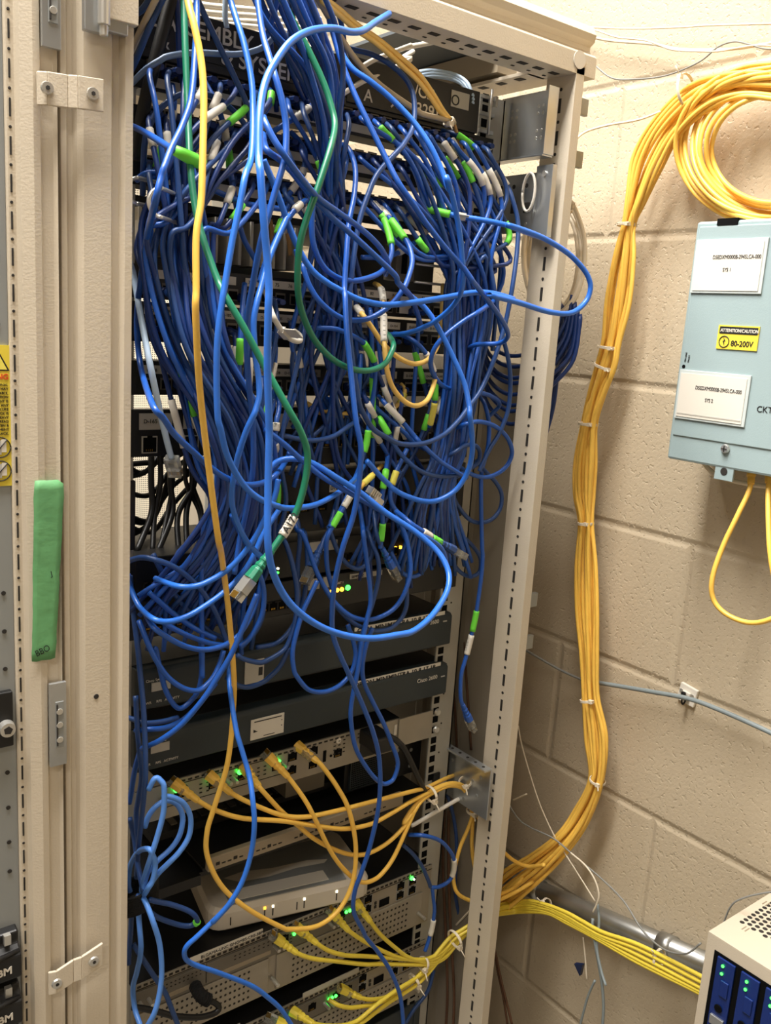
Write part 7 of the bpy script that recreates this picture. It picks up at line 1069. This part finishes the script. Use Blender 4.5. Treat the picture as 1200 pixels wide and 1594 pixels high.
mb.add([MXA @ Vector((x, y, .0354)) for x, y in pts], [tuple(range(len(pts)))], 'label_white'); part(mb, 'paper_scrap', ap)
for i, (x, lit) in enumerate(((-.085, 0), (-.040, 1), (-.029, 1), (.004, 0), (.014, 1), (.060, 1))):
    part(MB().box(x-.0006, x+.0006, -.0008, .0004, .009, .020, 'slot_dark', MXA), 'mark', ap)
    if lit: part(MB().box(x-.0012, x+.0012, -.0010, .0004, .0205, .0235, 'led_amber' if i == 1 else 'led_white', MXA), 'led', ap)
# perforated routers
def perf_router(z0, z1, label, xs, lab, x_l=-.445):
    e = empty('router', label, 'router', (-.22, 0, z0)); H = z1-z0
    mb = MB(); mb.box(x_l, .012, -.002, .40, z0, z1, 'silver_case'); mb.box(x_l, .012, .0, .40, z1, z1+.0008, 'black')
    for i in range(56): mb.box(-.438+i*.0079, -.4332+i*.0079, -.0026, -.0018, z1-.0045, z1-.0018, 'slot_dark')
    mb.box(x_l, .012, -.0027, -.0018, z1-.0068, z1-.0062, 'slot_dark'); part(mb, 'chassis', e)
    # cards in the upper half
    for x0, x1 in ((-.440, -.352), (-.350, -.250), (-.248, -.165), (-.163, -.112)):
        m = MB(); m.box(x0, x1, -.0045, -.002, z1-.036, z1-.008, 'silver_dark')
        if x0 < -.3: vents(m, x0+.035, x1-.004, z1-.020, z1-.010, 9, 2, y=-.0048); m.box(x0+.02, x1-.01, -.005, -.0044, z1-.032, z1-.026, 'cream_dark')
        else: vents(m, x0+.006, x0+.022, z1-.034, z1-.014, 2, 4, y=-.0048)
        part(m, 'interface_card', e, .0006)
    # perforated blanks in the lower half
    for x0, x1 in ((-.440, -.262), (-.250, -.004)):
        m = MB(); m.box(x0, x1, -.0045, -.002, z0+.003, z1-.038, 'silver_case'); vents(m, x0+.022, x1-.026, z0+.006, z1-.040, int((x1-x0)/.0085), 5, y=-.0048, w=.55, h=.34); part(m, 'perforated_blank', e, .0005)['label'] = 'perforated blanking plate'
    for x in (-.431, -.256, -.010): screw(x, z0+.022, e, -.004, .016, .0028)
    for x in (-.436, -.425, -.255, -.247, -.170, -.162): screw(x, z1-.022, e, -.004, .013, .0026)
    for x in (-.104, -.046, -.024): port(x, z1-.019, y=-.002, parent=e); port(x, z1-.034, y=-.002, parent=e)
    part(MB().box(-.083, -.066, -.0032, -.0018, z1-.034, z1-.023, 'void'), 'compact_slot', e)
    for k in (0, 1): part(MB().box(-.092, -.0885, -.0032, -.0018, z1-.032+k*.006, z1-.028+k*.006, 'slot_dark'), 'usb_slot', e)
    for x in xs: port(x, z1-.024, y=-.0035, parent=e)
    if lab: part(MB().box(lab[0], lab[1], -.0008, .012, z1+.0006, z1+.0016, 'label_white'), 'label_strip', e)
    return e
e = perf_router(.761, .853, 'silver router with perforated plates and four yellow cables, white strip label on its edge', (-.240, -.207, -.150, -.121), None)
part(MB().box(-.372, -.272, -.0030, -.0020, .8535, .8615, 'label_white'), 'label_strip', e); text('BLGAMA-UNC GNOMES-CRE-38P', .0058, (-.358, -.0033, .855), '-Y', 'ink', e)
for x in (-.226, -.219, -.213, -.143, -.137): led(x, .837, 'led_green', e, .0022, -.005)
led(-.027, .8455, 'led_green', e, .0030, -.003); led(-.0235, .843, 'led_white', e, .0014, -.004)
e = perf_router(.640, .728, 'silver perforated router at the bottom edge with pale yellow boots', (-.240, -.190, -.130, -.150), None)
part(MB().box(-.205, -.112, -.0030, -.0020, .7285, .7360, 'label_grey'), 'label_strip', e); part(MB().box(-.360, -.300, -.0030, -.0020, .7285, .736, 'label_grey'), 'label_strip', e)
for x in (-.163, -.158, -.152, -.240, -.235, -.246): led(x, .710, 'led_green', e, .0022, -.005)
e = black_box(.56, .625, .3, 'network_switch', 'dark unit below the bottom router, mostly out of the picture', 'network switch', 'teal_black')
# loose white connector block among the cables
e = empty('connector_block', 'loose white ribbed connector block hanging among the cables in the middle', 'connector', BLOCK_AT)
MXB = Matrix.Translation(BLOCK_AT) @ Matrix.Rotation(R_(32), 4, 'Y') @ Matrix.Rotation(R_(15), 4, 'Z')
part(MB().box(-.002, .013, -.006, .006, -.010, .002, 'white', MXB), 'body', e, .0008)
for k in range(5): part(MB().box(-.014+k*.0042, -.0115+k*.0042, -.004, .004, -.0015, .0065, 'plastic_white' if k % 2 else 'chrome', MXB), 'contact', e)
# ear label at the top right
e = empty('filler_plate', 'black ear plate with a screw beside the number plate', 'metal plate', (0, 0, 1.84))
mb = MB(); mb.box(-.022, .012, -.004, -.001, 1.822, 1.852, 'black'); part(mb, 'plate', e, .0008)
part(MB().cyl((.005, -.004, 1.842), (0, -1, 0), .0055, .003, 'chrome', 16, .004), 'screw', e); text('905', .009, (-.020, -.0044, 1.839), '-Y', 'label_grey', e)
e = empty('wire_gate', 'bright steel gate bracket at the top of the right rail', 'metal bracket', (-.002, 0, 1.85))
mb = MB(); mb.tube(np.array([(-.006, -.012, 1.853), (-.006, -.013, 1.905)]), .0016, 'chrome', 8)
for z in (1.856, 1.876, 1.895): mb.box(-.016, .008, -.006, -.003, z, z+.004, 'steel')
mb.box(.006, .010, -.008, -.003, 1.888, 1.900, 'chrome'); part(mb, 'gate', e)

# perforated rear door of the rack
mb = MB(); mb.box(-.52, .065, .915, .918, .06, 1.90, 'perforated'); part(mb, 'rear_door', rack)['label'] = 'pale perforated rear door'
for x in (-.545, .062): part(MB().box(x, x+.028, .912, .93, .03, 1.95, 'cream'), 'door_edge', rack, .002)
part(MB().box(-.545, .09, .93, .945, .03, 1.95, 'door_white'), 'door_backing', rack)

# ------------------------------------------------------------------ cable ties and strap
def tie_at(P, ra, rb, ax, label, m='white_warm', tail=None, th=.0009):
    e = empty('cable_tie', label, 'cable tie', tuple(P)); a = Vector(ax).normalized(); t = a.orthogonal().normalized(); 
    t = Vector((0, -1, 0)) if abs(a.y) < .8 else Vector((0, 0, 1)); t = (t-a*t.dot(a)).normalized(); u = a.cross(t)
    R = [Vector(P)+t*ra*math.cos(k*math.pi/12)+u*rb*math.sin(k*math.pi/12) for k in range(25)]
    mb = MB()
    for s in (-.0012, 0, .0012): mb.tube(np.array([p+a*s for p in R]), th, m, 6)
    part(mb, 'band', e)
    mb = MB(); q = R[3] if tail is None else R[tail]; mb.box(q.x-.003, q.x+.003, q.y-.003, q.y+.003, q.z-.0025, q.z+.0025, m); mb.tube(np.array([q, q+(q-Vector(P)).normalized()*.014]), .0009, m, 6); part(mb, 'buckle', e)
for P, ra, rb, ax, lab in TIES: tie_at(P, ra, rb, ax, lab)
e = empty('hook_strap', 'black strap wrapped around the light blue cables at lower left', 'strap', STRAP_AT)
mb = MB(); R = ring(STRAP_AT, .021, .017, 0, ax=('x', 'y'), n=24)
for q in np.linspace(-.010, .010, 10): mb.tube(R+np.array([0, 0, q])+np.array([[0, 0, (p[0]-STRAP_AT[0])*.25] for p in R]), .0019, 'strap', 6)
part(mb, 'loop', e)

# ------------------------------------------------------------------ right wall: electrical box, conduit, clip mount
e = empty('electrical_box', 'pale blue grey electrical box hung on the block wall', 'electrical box', (.21, -.28, 1.6))
mb = MB(); mb.box(.158, .258, -.43, -.208, 1.480, 1.762, 'box_blue'); part(mb, 'body', e, .003)
mb = MB(); mb.box(.1565, .159, -.43, -.213, 1.510, 1.756, 'box_blue'); part(mb, 'cover', e, .001)
mb = MB(); mb.box(.176, .190, -.43, -.235, 1.756, 1.7635, 'box_blue'); mb.box(.156, .172, -.262, -.236, 1.7565, 1.764, 'void'); part(mb, 'top_catch', e)
def sleeve_label(y0, y1, z0, z1, s1, s2):
    part(MB().box(.1545, .1563, y0-.004, y1+.003, z0-.003, z1+.004, 'sleeve'), 'label_sleeve', e, .0005)['label'] = 'clear pouch'
    mb = MB(); mb.box(.1538, .1546, y0, y1, z0, z1, 'label_white'); part(mb, 'label_card', e)
    text(s1, .0062, (.1536, y1-.022, z0+(z1-z0)*.66), '-X', 'ink', e, squash=.78); text(s2, .0060, (.1536, y1-.037, z0+(z1-z0)*.40), '-X', 'ink', e, squash=.78)
sleeve_label(-.300, -.216, 1.683, 1.737, 'D5EDXM0000B-2945LCA-000', 'SYS 1')
sleeve_label(-.303, -.216, 1.534, 1.586, 'D5EDXM0000B-2945LCA-000', 'SYS 2')
part(MB().box(.1535, .1541, -.302, -.217, 1.537, 1.5385, 'label_grey'), 'card_edge', e)
mb = MB(); mb.box(.1552, .1562, -.3085, -.2570, 1.6175, 1.6445, 'warn_yellow'); mb.box(.1548, .1553, -.3070, -.2590, 1.6350, 1.6430, 'ink'); part(mb, 'caution_sticker', e)
text('ATTENTION/CAUTION', .0052, (.1546, -.2605, 1.6370), '-X', 'label_white', e, squash=.88, bold=.02); text('80-200V', .0088, (.1550, -.2755, 1.6215), '-X', 'ink', e, bold=.015, squash=.92)
mb = MB(); mb.tube(ring((.1550, -.2665, 1.6258), .0063, .0063, 0), .0006, 'ink', 6); mb.add([(.1549, -.2655, 1.631), (.1549, -.2685, 1.6262), (.1549, -.2668, 1.6262), (.1549, -.2678, 1.6205), (.1549, -.2645, 1.6268), (.1549, -.2662, 1.6268)], [(0, 1, 2, 3, 4, 5)], 'ink'); part(mb, 'bolt_mark', e)
text('CKT', .0098, (.1562, -.3185, 1.5505), '-X', 'ink', e, tilt=.02)
part(MB().cyl((.1568, -.2165, 1.5935), (-1, 0, 0), .0022, .0008, 'void', 12), 'indicator', e)
text('ON LINE', .0030, (.1562, -.2185, 1.599), ((0, -0.05, 1), (0, 1, 0)), 'ink', e); text('FAULT', .0030, (.1562, -.2230, 1.599), ((0, -0.05, 1), (0, 1, 0)), 'ink', e)
mb = MB(); mb.cyl((.1568, -.2865, 1.5035), (-1, 0, 0), .0056, .003, 'chrome', 20, .0045); mb.box(.1530, .1536, -.290, -.283, 1.5030, 1.5040, 'slot_dark'); mb.box(.1530, .1536, -.287, -.286, 1.500, 1.507, 'slot_dark'); part(mb, 'screw', e)
mb = MB(); mb.box(.159, .162, -.2995, -.2755, 1.4660, 1.485, 'box_blue'); mb.cyl((.1592, -.2875, 1.4765), (-1, 0, 0), .0046, .0008, 'slot_dark', 16); part(mb, 'hasp', e, .001)
# conduit with couplings
e = empty('conduit', 'galvanised steel conduit slanting along the block wall near the bottom', 'conduit', (.235, -.15, .77))
d = (Vector((.236, -.40, .815))-Vector((.236, .30, .66))).normalized()
A = Vector((.236, .30, .672)); Bq = Vector((.236, -.46, .832))
mb = MB(); mb.tube(np.array([A, A.lerp(Bq, .5), Bq]), .0150, 'conduit', 20); part(mb, 'pipe', e)
for k in (.40, .72):
    p = A.lerp(Bq, k); mb = MB(); mb.tube(np.array([p, p+(Bq-A).normalized()*.022]), .0172, 'conduit', 20); part(mb, 'coupling', e)
# clip mount
e = empty('cable_mount', 'white adhesive cable mount with a black tie on the block wall', 'cable mount', (.255, -.222, 1.149))
MXM = Matrix.Translation((.2575, -.222, 1.150)) @ Matrix.Rotation(R_(8), 4, 'X')
part(MB().box(-.003, .002, -.0135, .0135, -.0125, .0135, 'white', MXM), 'base_plate', e, .001)
part(MB().box(-.007, -.003, -.006, .006, -.006, .006, 'white', MXM), 'bridge', e, .001)
mb = MB(); mb.tube(ring((.2485, -.222, 1.146), .0045, .0075, 0, ax=('x', 'z')), .0013, 'strap', 6); mb.box(.2440, .2475, -.2245, -.2195, 1.150, 1.1565, 'strap'); part(mb, 'tie', e)
for y in (-.0085, .009): part(MB().cyl(MXM @ Vector((-.003, y, .003)), (-1, 0, 0), .0028, .0015, 'chrome', 12), 'screw', e)
# tiny dark blue clip on the hanging cord
o = MB().add([(.168, -.155, .722), (.170, -.168, .728), (.170, -.166, .708), (.174, -.155, .722), (.176, -.168, .728), (.176, -.166, .708)], [(0, 1, 2), (5, 4, 3), (0, 3, 4, 1), (1, 4, 5, 2), (2, 5, 3, 0)], 'dark_blue_clip').build('cord_clip'); tag(o, 'small dark blue wedge clip on the grey hanging cords', 'clip')

# ------------------------------------------------------------------ drive box in the lower right corner
e = empty('drive_box', 'beige metal drive box with perforated top in the lower right corner', 'drive enclosure', (.17, -.5, .8))
x0, y1, zt = .100, -.387, .950
mb = MB(); mb.box(x0, .245, -.75, y1, .55, zt-.0012, 'cream'); mb.box(x0, .245, -.75, y1, zt-.0012, zt, 'cream')
def holes(cx0, cx1, cy0, cy1):
    r = 0; y = cy1
    while y > cy0:
        x = cx0+(.0042 if r % 2 else 0)
        while x < cx1: mb.cyl((x, y, zt-.0002), (0, 0, 1), .0030, .0005, 'slot_dark', 10); x += .0084
        y -= .0074; r += 1
holes(.150, .235, -.57, -.400)
for x, y in ((.137, -.408), (.139, -.452), (.205, -.395)):
    mb.box(x, x+.010, y, y+.0016, zt-.0002, zt+.0004, 'cream_dark'); mb.box(x, x+.010, y-.004, y-.0024, zt-.0002, zt+.0004, 'cream_dark')
part(mb, 'case', e, .0012)
part(MB().box(x0-.0012, x0-.0002, -.74, y1-.0115, .56, zt-.017, 'void'), 'window_recess', e)
for k in range(4):
    yy = -.4035-k*.0300
    dm = MB(); dm.box(x0-.004, x0-.001, yy-.0235, yy-.001, .60, zt-.020, 'drive_blue'); dm.box(x0-.006, x0-.003, yy-.020, yy-.010, .885, .905, 'drive_blue'); dm.cyl((x0-.004, yy-.012, .868), (-1, 0, 0), .005, .002, 'void', 12); dm.box(x0-.007, x0-.003, yy-.021, yy-.004, .845, .857, 'steel'); part(dm, 'drive', e, .0008)['label'] = 'blue drive sled'
    for z in (.9225, .9125):
        part(MB().cyl((x0-.0045, yy-.0095, z), (-1, 0, 0), .0017, .001, 'led_green', 10), 'led', e)

# ------------------------------------------------------------------ camera and rendering
cd = bpy.data.cameras.new('camera'); cam = bpy.data.objects.new('camera', cd); COL.objects.link(cam)
yaw, pitch, roll = 0.669493207, 0.20460115, -0.066044683
f = Vector((math.sin(yaw)*math.cos(pitch), math.cos(yaw)*math.cos(pitch), -math.sin(pitch)))
rt = Vector((math.cos(yaw), -math.sin(yaw), 0)); dn = f.cross(rt)
r2 = rt*math.cos(roll)+dn*math.sin(roll); d2 = dn*math.cos(roll)-rt*math.sin(roll)
m = Matrix((r2, -d2, -f)).transposed().to_4x4(); m.translation = Vector((-.805, -.87, 1.62)); cam.matrix_world = m
cd.sensor_fit = 'VERTICAL'; cd.sensor_height = 36; cd.lens = 1404.40277*36/1594; cd.clip_start = .02
SC.camera = cam
w = bpy.data.worlds.new('world'); SC.world = w; w.use_nodes = True
w.node_tree.nodes['Background'].inputs[0].default_value = (.8, .85, 1, 1); w.node_tree.nodes['Background'].inputs[1].default_value = .15
SC.view_settings.view_transform = 'Standard'; SC.view_settings.look = 'None'; SC.view_settings.gamma = 1; SC.view_settings.use_curve_mapping = False
SC.view_settings.exposure = EXPO
